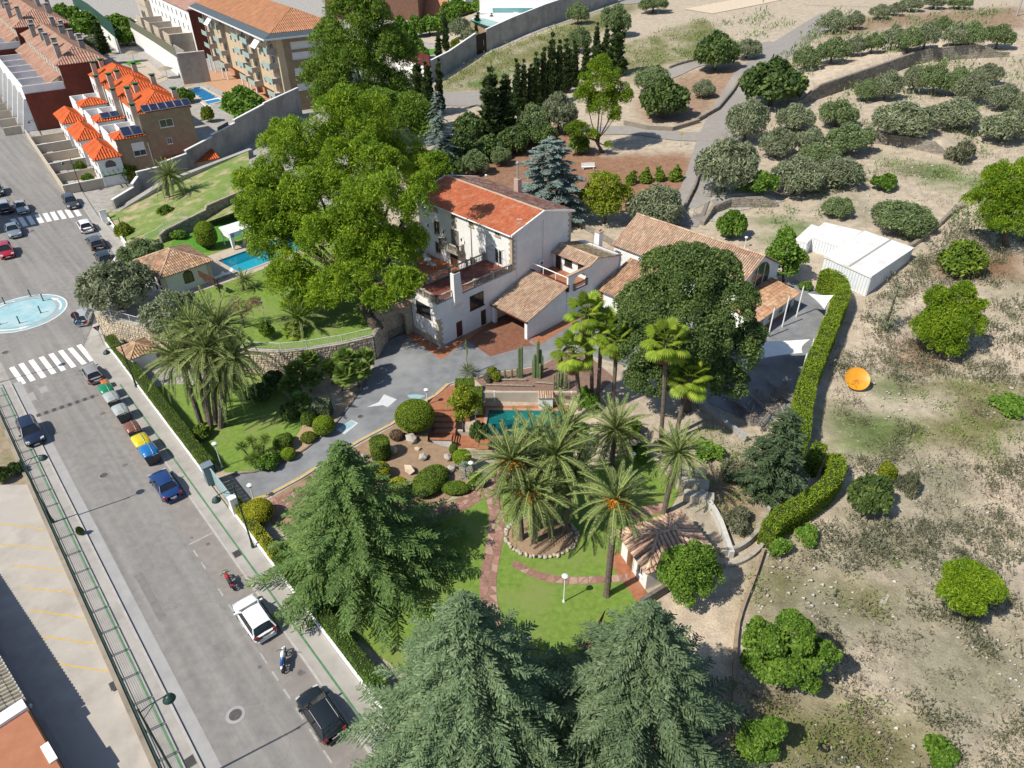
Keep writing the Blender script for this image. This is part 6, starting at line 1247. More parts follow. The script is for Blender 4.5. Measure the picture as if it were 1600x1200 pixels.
o,c,r=shed('larger white corrugated metal shed above the hedge, nearest the camera',[(1288,399),(1362,432),(1429,387),(1351,360)],WZ);mb=MB();a,b=(c[0]*.46+c[1]*.54),(c[3]*.46+c[2]*.54);d=(c[1]-c[0])/np.linalg.norm(c[1]-c[0])*.16;mb.poly([(*(q[:2]),WZ+.006)for q in(a-d,a+d,b+d,b-d)]);mb.build('roof_seam',mat('grey seam',(.34,.33,.31),(.4,.39,.37),2,.8),r)
shed('smaller white corrugated shed attached behind the larger one',[(1264,367),(1314,384),(1348,361),(1288,347)],WZ-.35);shed('small open white roofed store at the far end of the sheds',[(1243,373),(1262,379),(1285,356),(1268,350)],WZ-.7)
# shade sails and their white posts
posts=[((1244,495),(1255,447)),((1222,511),(1234,462)),((1200,527),(1209,480)),((1306,470),(1311,445)),((1284,515),(1291,485)),((1279,530),(1284,505)),((1268,545),(1272,528)),((1250,594),(1259,551))]
plab=['second white post from the lean-to end, with its shadow','middle white post before the lean-to wall','front white post before the lean-to wall beside the dark tree','white post rising through the hedge top','white post at the hedge holding the triangular sail','white post standing close beside the triangular sail post','short white post by the hedge bend at the big sail','nearest white post at the open corner of the big sail']
for(b_,t_),lb in zip(posts,plab):
 B=P(*b_);h_=hgt(B,t_[1]);o=thing('sail_post',lb,'post',B,group='white shade sail posts');MB().bar((0,0,0),(0,0,h_),.085,n=8).build('pole',whitem,o,local=True);MB().bar((0,0,h_),(0,0,h_+.06),.1,n=8).build('cap',galv,o,local=True)
def sail(label,px,z):
 c=[P(a,b,q)for(a,b),q in zip(px,z)];o=thing('shade_sail',label,'shade sail',sum(c)/len(c));n=10;vs=[];fs=[]
 if len(c)==3:c=[c[0],c[1],c[2],c[2]*.98+c[0]*.02]
 for i in range(n+1):
  for j in range(n+1):
   u,v=i/n,j/n;q=c[0]*(1-u)*(1-v)+c[1]*u*(1-v)+c[2]*u*v+c[3]*(1-u)*v;pin=sum(c)/4;e=(abs(u-.5)*2)**2*(1-(abs(v-.5)*2)**2)+(abs(v-.5)*2)**2*(1-(abs(u-.5)*2)**2);vs.append(q+(pin-q)*.14*e-ZU*.25*(1-(2*u-1)**2)*(1-(2*v-1)**2))
 MB().add(vs,[(i*(n+1)+j,(i+1)*(n+1)+j,(i+1)*(n+1)+j+1,i*(n+1)+j+1)for i in range(n)for j in range(n)]).build('sail_cloth',mat('off white sail',(.66,.65,.62),(.74,.73,.70),2,.85),o,smooth=True)
sail('triangular white shade sail beside the clipped hedge',[(1262,458),(1303,461),(1288,483)],(2.9,2.9,2.3));sail('large white four cornered shade sail next to the dark tree',[(1168,532),(1266,530),(1254,551),(1160,566)],(2.6,2.9,2.4,2.6))
# orange dish
dc=G(1335,604);dish=thing('orange_dish','big round orange satellite dish lying tilted on the stony slope','dish',dc);om=mat('orange dish paint',(.72,.30,.012),(.80,.37,.025),1.5,.45,spec=.5)
dn=Vector((-.1,-.62,.78)).normalized();dx=dn.cross(Vector((0,0,1))).normalized();dy=dn.cross(dx);mb=MB();vs=[];RD=1.28;cc=Vector((0,0,.95))
for i in range(7):
 r=RD*i/6
 for j in range(28):t=2*PI*j/28;vs.append(cc+dx*r*math.cos(t)+dy*r*math.sin(t)+dn*(.26*(r/RD)**2))
mb.add(vs,[(i*28+j,i*28+(j+1)%28,(i+1)*28+(j+1)%28,(i+1)*28+j)for i in range(6)for j in range(28)]);mb.build('reflector',om,dish,smooth=True,local=True);mb=MB();mb.tube([cc+dx*RD*math.cos(2*PI*j/28)+dy*RD*math.sin(2*PI*j/28)+dn*.26 for j in range(29)],.03,5);mb.build('rim',om,dish,local=True)
rk=mat('faded brown mark',(.30,.12,.03),(.36,.15,.04),2,.7)
for j in range(5):t=.6+j*.55;mb=MB();mb.tube([cc+dn*(.03+.26*(r/RD)**2)+dx*r*math.cos(t)+dy*r*math.sin(t)for r in(.08,.35,.62)],.018,4);mb.build('mark',rk,dish,local=True)
mb=MB();mb.bar((0,0,0),(0,0,.95),.12,n=8);mb.build('mount',galv,dish,local=True)
# white bench, small road sign, power pole
bch=thing('white_bench','white slatted bench on the red earth below the yellow green pine','bench',G(919,264),0.1)
for i in range(3):mb=MB();mb.box((0,-.2+i*.2,.45),(2.6,.16,.06));mb.build('seat_slat',whitem,bch,local=True);mb=MB();mb.box((0,.34+.04*i,.62+i*.2),(2.6,.05,.15));mb.build('back_slat',whitem,bch,local=True)
for x in(-1,1):mb=MB();mb.box((x,.05,.22),(.12,.6,.44));mb.build('leg',whitem,bch,local=True)
sp=G(1063,229);sg=thing('road_sign','small yellow sign on a thin post beside the hill road','sign',sp);MB().bar((0,0,0),(0,0,2.6),.05).build('post',galv,sg,local=True);mb=MB();mb.box((0,0,2.5),(.6,.05,.5));mb.build('plate',yellow_paint,sg,local=True)
pp=G(1588,25);pole=thing('power_pole','pale power pole with a bundle of wires at the top right corner','power pole',pp);MB().bar((0,0,0),(0,0,14),.3,.2,n=8).build('pole',conc,pole,local=True)
for i in range(5):MB().tube([(0,0,13.5-i*.7),(-30,14,12.5-i*.7),(-60,30,13.5-i*.7)],.05,4).build('wire',galv,pole,local=True)
# -------------- vehicles
rubber=mat('tyre rubber',(.014,.014,.015),(.022,.022,.023),8,.8);rimm=mat('alloy rim',(.36,.37,.38),(.46,.47,.48),8,.35,metal=.6);carglass=mat('car glass',(.012,.016,.018),(.02,.025,.027),1,.05,spec=.9)
redlamp=mat('red lamp',(.32,.01,.012),(.40,.02,.02),4,.25,spec=.6);clearlamp=mat('clear lamp',(.55,.57,.58),(.65,.67,.68),4,.15,spec=.8);trimm=mat('black trim',(.02,.02,.021),(.03,.03,.031),6,.6);platem=mat('white plate',(.62,.62,.6),(.68,.68,.66),3,.5)
def paint(n,c):return mat('paint '+n,c,tuple(min(1,x*1.06+.002)for x in c),.8,.28,spec=.5,coat=.7)
def loft(mb,rings,mi=0):
 n=len(rings[0]);vs=[p for r in rings for p in r];fs=[(i*n+j,i*n+j+1,(i+1)*n+j+1,(i+1)*n+j)for i in range(len(rings)-1)for j in range(n-1)]
 fs+=[tuple(range(n)),tuple(range((len(rings)-1)*n,len(rings)*n))[::-1]];fs+=[((i+1)*n,(i+1)*n+n-1,i*n+n-1,i*n)for i in range(len(rings)-1)]
 return mb.add(vs,fs,mi)
KINDS_={
 'hatch':(4.0,1.72,1.48,[(-.5,.80,.42,.80),(-.485,.93,.28,.92),(-.40,1,.2,.95),(-.1,1,.2,.93),(.18,1,.2,.92),(.34,.98,.2,.86),(.44,.93,.22,.76),(.49,.84,.28,.66),(.5,.74,.36,.58)],(-.485,-.40,.05,.245),.92),
 'saloon':(4.5,1.72,1.42,[(-.5,.80,.42,.80),(-.49,.92,.3,.93),(-.42,.98,.22,.96),(-.26,1,.2,.95),(.15,1,.2,.90),(.33,.98,.2,.84),(.44,.93,.22,.74),(.49,.84,.28,.64),(.5,.74,.36,.56)],(-.32,-.21,.06,.20),.92),
 'suv':(4.55,1.84,1.70,[(-.5,.82,.5,.95),(-.485,.94,.36,1.05),(-.40,1,.28,1.08),(-.1,1,.28,1.07),(.18,1,.28,1.05),(.34,.98,.28,1.0),(.44,.94,.3,.90),(.49,.86,.36,.78),(.5,.76,.44,.68)],(-.49,-.42,.06,.22),1.06),
 'estate':(4.6,1.78,1.5,[(-.5,.82,.42,.82),(-.49,.93,.3,.94),(-.40,1,.22,.97),(-.1,1,.2,.95),(.16,1,.2,.92),(.33,.98,.2,.85),(.44,.93,.22,.75),(.49,.84,.28,.65),(.5,.74,.36,.57)],(-.49,-.42,.05,.215),.94)}
def car(kind,label,col,px,head,sc_=1.0,zc=.75,rails=False,wipe=None):
 L,Wd,Ht,body,cab,belt=KINDS_[kind];o=thing('parked_car',label,'car',P(*px,zc*sc_)*V3(1,1,0)+V3(0,0,.012),head,'cars parked along the streets');o.scale=(sc_,)*3;hw=Wd/2;mb=MB();rings=[]
 for x,w_,zl,zt in body:
  w_*=hw;h_=zt-zl;rings.append([(x*L,-w_*.9,zl),(x*L,-w_,zl+.22*h_),(x*L,-w_*1.0,zl+.62*h_),(x*L,-w_*.955,zt-.05*h_),(x*L,-w_*.80,zt),(x*L,0,zt+.025),(x*L,w_*.80,zt),(x*L,w_*.955,zt-.05*h_),(x*L,w_*1.0,zl+.62*h_),(x*L,w_,zl+.22*h_),(x*L,w_*.9,zl)])
 loft(mb,rings);b=mb.build('body',col,o,smooth=True,local=True);r0,r1,f1,f0=[q*L for q in cab];wb,wt_=hw*.93,hw*.70;zt=Ht-.04
 zf=belt-.03;corners=lambda s:[(r0,s*wb,belt-.01),(r1,s*wt_,zt-.03),(f1,s*wt_,zt-.02),(f0,s*wb,zf)]
    # glasshouse: windscreen, rear window and side windows, each its own pane inside body coloured pillars and roof
 MB().poly([(f0,-wb*.93,zf),(f0,wb*.93,zf),(f1,wt_*.95,zt-.025),(f1,-wt_*.95,zt-.025)]).build('windscreen',carglass,o,local=True)
 MB().poly([(r0,wb*.9,belt),(r0,-wb*.9,belt),(r1,-wt_*.92,zt-.035),(r1,wt_*.92,zt-.035)]).build('rear_window',carglass,o,local=True)
 for s in(-1,1):
  c=corners(s);mid=(r0+f0)/2*.4+.6*(r1+f1)/2
  q=lambda t,u:tuple((np.array(c[0])*(1-t)+np.array(c[3])*t)*(1-u)+(np.array(c[1])*(1-t)+np.array(c[2])*t)*u)
  for t0,t1 in((.05,.47),(.52,.94)):
   pts=[q(t0,.04),q(t1,.04),q(t1,.94),q(t0,.94)];MB().poly(pts if s<0 else pts[::-1]).build('side_window',carglass,o,local=True)
 mb=MB();n=6;vs=[]
 for i in range(n+1):
  for j in range(n+1):
   u,v=i/n,j/n;x=r1-.03+(f1+.03-r1+.03)*u;y=-wt_*1.04+2*wt_*1.04*v;vs.append((x,y,zt-.03+.085*(1-(2*v-1)**2)*.8+.03*(1-(2*u-1)**2)))
 mb.add(vs,[(i*(n+1)+j,(i+1)*(n+1)+j,(i+1)*(n+1)+j+1,i*(n+1)+j+1)for i in range(n)for j in range(n)]);mb.build('roof',col,o,smooth=True,local=True)
 for s in(-1,1):
  c=corners(s)
  for a,b_ in((0,1),(3,2)):MB().bar(c[a],c[b_],.05,.045,n=5).build('pillar',col,o,local=True)
  m0=tuple((np.array(c[0])+np.array(c[3]))/2);m1=tuple((np.array(c[1])+np.array(c[2]))/2);MB().bar(m0,m1,.035,n=4).build('pillar',trimm,o,local=True)
  mb=MB();mb.box((f0-.25,s*(hw+.10),belt+.06),(.12,.2,.14));mb.build('wing_mirror',col,o,local=True)
  if rails:MB().tube([(r1+.1,s*wt_*.98,zt+.02),(r1+.2,s*wt_*.98,zt+.07),(f1-.2,s*wt_*.98,zt+.07),(f1-.1,s*wt_*.98,zt+.02)],.022,4).build('roof_rail',galv,o,local=True)
 rw_=.31 if kind!='suv' else.35
 for x in(-.30*L,.31*L):
  for s in(-1,1):
   prof=lambda rr:[(rr*.72,-.095),(rr,-.09),(rr*1.03,-.05),(rr*1.03,.05),(rr,.09),(rr*.72,.095)]
   def wheel(pr,nm,m,par,dx=0):
    mb=MB();mb.lathe(pr,n=16);mb.v=[(p[0]+x,s*(hw-.085)+p[2]*1.0,p[1]+rw_)for p in mb.v];return mb.build(nm,m,par,local=True)
   w_=wheel(prof(rw_),'wheel',rubber,o);wheel([(rw_*.70,-.098),(rw_*.66,-.085),(.06,-.092),(.05,.092),(rw_*.66,.085),(rw_*.70,.098)],'rim',rimm,w_)
 zl_,zb_=body[1][3],body[-3][3]
 for s in(-1,1):
  mb=MB();mb.hexa([(-.505*L,s*hw*.56,zl_-.28),(-.505*L,s*hw*.86,zl_-.28),(-.505*L,s*hw*.86,zl_-.02),(-.505*L,s*hw*.62,zl_-.02)],[(-.478*L,s*hw*.58,zl_-.26),(-.468*L,s*hw*.975,zl_-.26),(-.468*L,s*hw*.975,zl_+.0),(-.478*L,s*hw*.64,zl_+.0)]);mb.build('tail_light',redlamp,o,local=True)
  mb=MB();mb.hexa([(.500*L,s*hw*.5,zb_-.2),(.485*L,s*hw*.86,zb_-.18),(.47*L,s*hw*.90,zb_-.02),(.485*L,s*hw*.55,zb_-.06)],[(.46*L,s*hw*.5,zb_-.2),(.43*L,s*hw*.95,zb_-.18),(.42*L,s*hw*.93,zb_+.03),(.45*L,s*hw*.55,zb_+.0)]);mb.build('headlight',clearlamp,o,local=True)
 for x,z in((-.508,.62 if kind=='saloon' else.55),(.506,.40)):mb=MB();mb.box((x*L,0,z),(.02,.52,.12));mb.build('number_plate',platem,o,local=True)
 mb=MB();mb.box((.497*L,0,.46 if kind!='suv' else.56),(.05,hw*1.1,.16));mb.build('grille',trimm,o,local=True)
 for x in(-.497,.49):mb=MB();mb.box((x*L,0,.30 if kind!='suv' else.4),(.10,hw*1.55,.14));mb.build('bumper',trimm if kind=='suv' else col,o,local=True)
 MB().bar((r1+.15,0,zt+.05),(r1+.0,0,zt+.32),.008,n=4).build('aerial',trimm,o,local=True)
 return o
UA=math.atan2(-SU[1],-SU[0]);DA=SANG;UR=math.radians(126.5);DR=math.radians(-53.5)
silver,dgrey,navy,black,wht=paint('silver',(.42,.43,.44)),paint('dark grey',(.055,.06,.065)),paint('navy',(.012,.02,.05)),paint('black',(.012,.016,.018)),paint('white',(.76,.77,.78))
car('hatch','black hatchback with tall red tail lights, nearest car at the bottom of the street',black,(500,1112),UA,1.03,rails=True)
car('hatch','white hatchback parked between the two motorbikes',wht,(396,962),UA,1.06)
car('saloon','dark blue saloon parked behind the blue recycling bin',paint('blue',(.012,.045,.17)),(257,755),UA,1.0)
car('hatch','silver grey hatchback beside the near zebra crossing',paint('warm silver',(.30,.305,.30)),(142,581),UA,.95)
car('suv','navy blue off-roader standing half on the pavement by the green railing',navy,(48,674),DA,.95,rails=True)
a,b=P(127,502),P(138,474);car('estate','silver compact car against the stone wall beside the round signs',silver,(131,491),math.atan2(*(b-a)[1::-1]),.95)
car('estate','dark estate car facing the far zebra crossing',dgrey,(110,314),DR,1.12);car('hatch','white hatchback with a black sunroof just below the far zebra crossing',wht,(132,351),UR,1.12);car('estate','dark grey car between the white hatchback and the black off-roader',paint('graphite',(.07,.075,.08)),(148,377),UR,1.08)
car('suv','black off-roader half hidden by the big olive on the upper road',black,(162,402),UR,1.05)
car('saloon','silver blue saloon in the shade below the far zebra crossing',paint('silver blue',(.22,.27,.32)),(20,358),DR,1.12);car('saloon','silver saloon with black roof glass above the far zebra crossing',silver,(33,322),DR,1.1);car('suv','pale silver off-roader at the left edge of the upper road',paint('pale silver',(.46,.49,.52)),(6,322),UR,1.1)
car('hatch','bright red hatchback at the left edge of the upper road',paint('red',(.42,.012,.03)),(8,390),DR,1.12);car('suv','dark van at the frame edge beyond the pale silver off-roader',dgrey,(-6,296),DR,1.1)
car('saloon','dark car in the lane behind the tall pine and cypresses',dgrey,(643,148),.1,1.15);car('hatch','white car mostly hidden under the near cedar at the bottom',wht,(584,1246),UA,1.0)
def motorbike(label,px,head,c1,c2,c3):
 o=thing('motorbike',label,'motorbike',P(*px,.4)*V3(1,1,0)+V3(0,0,.012),head,'motorbikes parked at the kerb')
 for x,r in((-.68,.31),(.72,.33)):
  mb=MB();mb.tube([(x+r*.85*math.cos(t),0,r+r*.85*math.sin(t))for t in np.linspace(0,2*PI,21)],r*.16,6);w_=mb.build('wheel',rubber,o,local=True);mb=MB()
  for j in range(6):t=PI*j/6;mb.bar((x+r*.72*math.cos(t),0,r+r*.72*math.sin(t)),(x-r*.72*math.cos(t),0,r-r*.72*math.sin(t)),.012,n=4)
  mb.build('spokes',galv,w_,local=True,kind='stuff')
 mb=MB();loft(mb,[[(x,y*w_,z)for y,z in((-1,z0),(-.9,(z0+z1)/2+.05),(-.3,z1),(.3,z1),(.9,(z0+z1)/2+.05),(1,z0))]for x,w_,z0,z1 in((-.12,.10,.70,.86),(.08,.17,.68,.98),(.28,.16,.70,1.0),(.42,.07,.74,.92))]);mb.build('fuel_tank',c1,o,smooth=True,local=True)
 mb=MB();loft(mb,[[(x,y*w_,z)for y,z in((-1,z0),(-.9,z1-.02),(0,z1),(.9,z1-.02),(1,z0))]for x,w_,z0,z1 in((-.78,.07,.80,.92),(-.5,.13,.72,.86),(-.1,.12,.70,.84))]);mb.build('seat',c2,o,smooth=True,local=True)
 mb=MB();mb.box((.0,0,.45),(.5,.26,.38));mb.build('engine',mat('engine grey',(.12,.12,.12),(.2,.2,.2),6,.4,metal=.4),o,local=True)
 for s in(-1,1):MB().bar((.42,s*.09,.95),(.72,s*.09,.33),.035,n=6).build('fork',galv,o,local=True);MB().bar((-.15,s*.1,.45),(-.68,s*.1,.31),.03,n=5).build('swing_arm',trimm,o,local=True)
 MB().tube([(.28,-.42,1.06),(.40,-.2,1.04),(.42,0,1.0),(.40,.2,1.04),(.28,.42,1.06)],.022,5).build('handlebar',trimm,o,local=True)
 mb=MB();mb.lathe([(.02,-.08),(.1,-.02),(.11,.06)],n=10);mb.v=[(.55+p[2],p[1],.9+p[0])for p in mb.v];mb.build('headlamp',c3,o,local=True)
 mb=MB();mb.hexa([(-.95,-.07,.66),(-.45,-.09,.62),(-.45,.09,.62),(-.95,.07,.66)],[(-1.0,-.06,.76),(-.5,-.1,.74),(-.5,.1,.74),(-1.0,.06,.76)]);mb.build('rear_mudguard',c1,o,local=True);mb=MB();mb.hexa([(.5,-.06,.66),(.95,-.05,.62),(.95,.05,.62),(.5,.06,.66)],[(.5,-.06,.70),(.95,-.05,.66),(.95,.05,.66),(.5,.06,.70)]);mb.build('front_mudguard',c3,o,local=True)
 MB().tube([(.1,.15,.3),(-.3,.17,.28),(-.8,.19,.45)],.05,6).build('exhaust',rimm,o,local=True)
motorbike('red and black motorbike with a yellow tail, parked before the white hatchback',(358,908),math.atan2(*(P(350,895)-P(367,922))[1::-1]),mat('red bike paint',(.36,.02,.03),(.42,.03,.04),3,.3),trimm,paint('bike yellow',(.6,.42,.03)));motorbike('white and blue off-road motorbike between the white hatchback and black hatchback',(443,1031),math.atan2(*(P(445,1012)-P(440,1050))[1::-1]),mat('white bike plastic',(.62,.64,.68),(.7,.72,.75),3,.4),paint('bike blue',(.02,.10,.36)),mat('white bike plastic',(.6,.6,.6)))
# -------------- recycling and waste bins
binm=mat('dark grey plastic',(.06,.065,.065),(.09,.095,.095),4,.6)
def bin_(label,px,lidm,bodym,sc_=1.0):
 o=thing('waste_bin',label,'bin',P(*px,.9*sc_)*V3(1,1,0)+V3(0,0,.012),SANG,'recycling and waste bins in a row at the kerb');o.scale=(sc_,)*3
 mb=MB();mb.hexa([(-.75,-.52,.16),(.75,-.52,.16),(.75,.52,.16),(-.75,.52,.16)],[(-.9,-.68,1.25),(.9,-.68,1.25),(.9,.68,1.25),(-.9,.68,1.25)]);mb.build('body',bodym,o,local=True)
 mb=MB();loft(mb,[[(x,y*w_,z)for y,z in((-1,1.24),(-.98,1.24+h_*.55),(-.78,1.24+h_*.92),(-.3,1.24+h_),(.3,1.24+h_*.98),(.78,1.24+h_*.85),(.98,1.24+h_*.45),(1,1.24))]for x,w_,h_ in((-.94,.66,.16),(-.85,.72,.34),(-.5,.74,.44),(0,.745,.46),(.5,.74,.44),(.85,.72,.34),(.94,.66,.16))]);mb.build('lid',lidm,o,smooth=True,local=True)
 MB().tube([(-.98,.15,1.1),(-1.0,.15,1.45),(-.6,.18,1.72),(0,.2,1.76),(.6,.18,1.72),(1.0,.15,1.45),(.98,.15,1.1)],.028,5).build('lid_bar',galv,o,local=True)
 for x in(-.62,.62):
  for y in(-.42,.42):MB().lathe([(.09,.0),(.1,.08),(.09,.17)],c=(x,y,0),n=8).build('castor',rubber,o,local=True)
palebin=mat('pale grey lid',(.36,.40,.40),(.44,.48,.48),2,.5)
for lb,px,lm,bm2,s in(('small orange used oil bin at the head of the bin row',(165,600),paint('orange bin',(.62,.16,.015)),mat('orange bin body',(.55,.14,.015)),.55),('green lidded bin by the end of the speed hump',(167,612),paint('green bin',(.01,.24,.10)),binm,.92),('pale grey lidded bin next to the green one',(176,625),palebin,binm,.95),('pale grey lidded bin next to the brown one',(190,645),palebin,binm,.95),('brown lidded bin beside the yellow one',(208,672),paint('brown bin',(.22,.085,.05)),binm,.92),('yellow lidded packaging bin between the brown and blue ones',(222,693),paint('yellow bin',(.72,.60,.01)),binm,1.0),('blue lidded paper bin directly ahead of the blue saloon',(234,709),paint('blue bin',(.012,.17,.48)),binm,1.0)):bin_(lb,px,lm,bm2,s)
# -------------- street lamps
def street_lamp(label,base,top,arm,z=KB,name='street_lamp',L=1.5):
 B=P(*base);h=hgt(B,top);o=thing(name,label,'street lamp',(B[0],B[1],z),group='dark green street lamps');h-=z;MB().lathe([(.13,0),(.14,.3),(.1,.5),(.075,1.2),(.055,h)],n=10).build('pole',dark_green,o,local=True);a=np.array([arm[0],arm[1],0.]);a/=np.linalg.norm(a)
 MB().tube([ZU*(h-.25),a*L*.35+ZU*(h-.1),a*L*.9+ZU*(h-.12),a*L+ZU*(h-.2)],.035,6).build('arm',dark_green,o,local=True);MB().bar(ZU*(h-.9),a*L*.55+ZU*(h-.15),.022,n=5).build('brace',dark_green,o,local=True)
 c=a*L+ZU*(h-.25);d=MB().lathe([(.05,.08),(.16,.02),(.30,-.14),(.36,-.30),(.34,-.32)],c=c,n=14).build('lamp_shade',dark_green,o,local=True);MB().lathe([(.3,-.31),(.22,-.40),(.05,-.43)],c=c,n=12).build('diffuser',clearlamp,d,local=True);MB().lathe([(.07,0),(.09,.06),(.03,.14)],c=ZU*h,n=8).build('finial',dark_green,o,local=True);return o
AR=SN;AL=-SN
street_lamp('street lamp on the green railing casting its shadow opposite the blue saloon',(84,818),721,AR);street_lamp('street lamp on the green railing at the bottom left',(285,1232),1110,AR);street_lamp('street lamp at the driveway gate above the yellow hedge',(396,857),760,AL);street_lamp('street lamp on the right pavement beside the near zebra crossing',(214,606),537,AL);street_lamp('street lamp by the upper pavement next to the black off-roader',(200,384),341,AL);street_lamp('street lamp out on the left corner whose shadow crosses the zebra stripes',(-12,600),515,AR)
street_lamp('street lamp before the gardens of the nearest orange roofed house',(129,300),249,AL);street_lamp('street lamp before the gardens of the farthest orange roofed house',(66,214),186,AL)
def garden_lamp(label,base,top,z=0.0):
 B=P(*base,z);h=hgt(B,top);o=thing('garden_lamp',label,'garden lamp',B,group='white garden lamps');MB().lathe([(.12,0),(.1,.12),(.05,.3),(.042,h-.35)],n=8).build('pole',whitem,o,local=True);MB().lathe([(.06,h-.36),(.17,h-.3),(.2,h-.08),(.22,h-.06)],n=10).build('globe',clearlamp,o,local=True);MB().lathe([(.26,h-.06),(.2,h),(.03,h+.08)],n=10).build('cap',whitem,o,local=True)
for lb,b,t,z in(('white garden lamp on the open lawn near the garden house',(881,940),899,0),('white garden lamp on the lawn by the driveway gate hedge',(347,730),692,0),('white garden lamp at the driveway edge above the round yellow bush',(397,782),757,0),('white garden lamp among the palms beside the stone slope',(986,742),708,0),('white garden lamp on the terrace lawn by the small palm',(415,503),470,TZ3),('white garden lamp at the top of the brick stairs',(668,632),608,0),('white garden lamp beside the teal pool steps',(744,672),643,-.8),('white garden lamp in the rock bed by the palm fronds',(737,745),722,0),('white garden lamp behind the barn ridge',(1163,388),370,0),('white garden lamp behind the red roof of the big house',(760,289),273,0)):garden_lamp(lb,b,t,z)
# -------------- signs
def sign(label,base,items,z=KB):
 B=P(*base);o=thing('road_sign',label,'road sign',(B[0],B[1],z));top=max(i[1]for i in items);MB().bar((0,0,0),(0,0,top+.35),.035,n=8).build('post',galv,o,local=True);nr=V3(-.62,.74,.0);nr/=np.linalg.norm(nr);ax=np.cross(ZU,nr)
 for shape,zc,r,m,back in items:
  n=24 if shape=='disc' else 3;ph=PI/2 if shape=='disc' else-PI/2;pt=lambda k,d,q:tuple(ax*q*math.cos(ph+2*PI*k/n)+ZU*(zc+q*math.sin(ph+2*PI*k/n))+nr*d)
  mb=MB();mb.hexa([pt(k,.04,r)for k in range(n)],[pt(k,.06,r)for k in range(n)]);pl=mb.build('sign_plate',back,o,local=True);MB().hexa([pt(k,.064,r*.88)for k in range(n)],[pt(k,.066,r*.88)for k in range(n)]).build('sign_face',m,pl,local=True)
  if back is bluesign:
   for j in range(3):
    t0=j*2.1;q2=lambda t,rr:tuple(-nr*.02+nr*.055+ax*rr*math.cos(t)+ZU*(zc+rr*math.sin(t)));mb=MB();mb.tube([tuple(np.array(q2(t0+u*1.4,r*.6))-nr*.0)for u in np.linspace(0,1,6)],.03,4);mb.v=[tuple(np.array(p)-nr*.03)for p in mb.v];mb.build('arrow',whitem,pl,local=True)
bluesign=mat('blue sign',(.02,.12,.34),(.03,.15,.38),2,.5);greyback=mat('maroon sign back',(.16,.08,.09),(.2,.1,.11),2,.6)
sign('round maroon sign above a blue roundabout sign on one post at the corner',(133,531),[('disc',3.3,.46,greyback,greyback),('disc',2.35,.42,bluesign,bluesign)]);sign('triangular yield sign beside the start of the clipped hedge',(163,541),[('tri',2.4,.5,greyback,greyback)])
# -------------- green railing on the left pavement
rl=thing('pavement_railing','dark green metal railing along the left pavement above the car park','railing',S(60,-11.05));r0_=along(0,632)-4;npan=27;pl_=2.35;me_post=me_rail=me_wire=None
for i in range(npan):
 a=r0_+i*(pl_+.12);base=S(a,-11.05,KB);end=S(a+pl_,-11.05,KB);hh=1.4
 for c in(base,end):MB().bar(c-ZU*.1,c+ZU*hh,.045,n=6).build('post',dark_green,rl)
 MB().bar(base+ZU*hh,end+ZU*hh,.045,n=6).build('top_rail',dark_green,rl);MB().bar(base+ZU*.15,end+ZU*.15,.028,n=5).build('bottom_rail',dark_green,rl);mb=MB()
 for k in range(5):z=.32+k*.16;mb.bar(base+ZU*z,end+ZU*z,.011,n=4)
 mb.build('wires',dark_green,rl,kind='stuff')
rwl=thing('car_park_wall','stained low wall between the left pavement and the car park','wall',S(60,-11.4));mb=MB();wall_line(mb,[S(r0_,-11.4),S(62,-11.4)],-.05,.30,.3);mb.build('wall',mat('stained wall',(.30,.26,.20),(.42,.37,.29),1.0,.95,c3=(.24,.21,.17),s3=.5),rwl)
# bottom left building with grey tile roof
LB=Fr(P(2,1030),math.degrees(math.atan2(*(P(104,1200)-P(8,1036))[1::-1])));lb_=thing('corner_building','terracotta orange building with a grey beige tile roof at the bottom left corner','building',LB.p(6,5));oran=mat('terracotta wall',(.42,.17,.09),(.48,.21,.12),1,.9)
mb=MB();LB.box(mb,-16,22,.02,12,0,2.9);mb.build('wall',oran,lb_)
tiles('roof_tiles',[LB.p(-16,-.12,2.96),LB.p(7.4,-.12,2.96),LB.p(7.4,9,4.9),LB.p(-16,9,4.9)],lb_,mat('grey beige tile',(.40,.36,.27),(.50,.46,.36),1.2,.9,island=.14),mat('grey tile channel',(.2,.17,.13),(.26,.22,.17),2,.9),.34,.5)
mb=MB();LB.box(mb,-16,7.4,-.2,-.13,2.75,3.0);mb.build('fascia',frame_w,lb_);mb=MB();LB.box(mb,7.45,8.3,-.06,9,2.7,3.15);mb.build('parapet',whitem,lb_);mb=MB();LB.box(mb,11.5,13.0,-.1,.35,2.905,3.0);mb.build('ledge',whitem,lb_)
mb=MB();LB.box(mb,-1,21,-.35,-.002,0,.12);mb.build('plinth',conc,lb_);wl_=thing('wall_lamp','small white lamp fixed on the terracotta wall','lamp',LB.p(7,-.15,1.6));mb=MB();mb.lathe([(.12,0),(.14,.15),(.05,.25)],n=8);mb.build('globe',clearlamp,wl_,local=True);mb=MB();mb.bar((0,0,.1),tuple(LB.d(0,.3)+ZU*.1),.03);mb.build('bracket',black_metal,wl_,local=True)
# house just outside the frame whose shadow lies across the upper road
n_=V3(math.cos(SUN_AZ),math.sin(SUN_AZ),0)*14/math.tan(SUN_EL)
c_=P(62,352)-n_;OB=Fr(c_,126.5);ob=block('corner_house','tall pale house outside the left edge that shades the upper road','house',OB,0,9,-16,0,14,cream);vol(ob,'wing',OB,9.01,22,-18,-3.5,-1,13,cream);vol(ob,'stair_tower',OB,4,7,-6,-1,14.002,16,whitem)
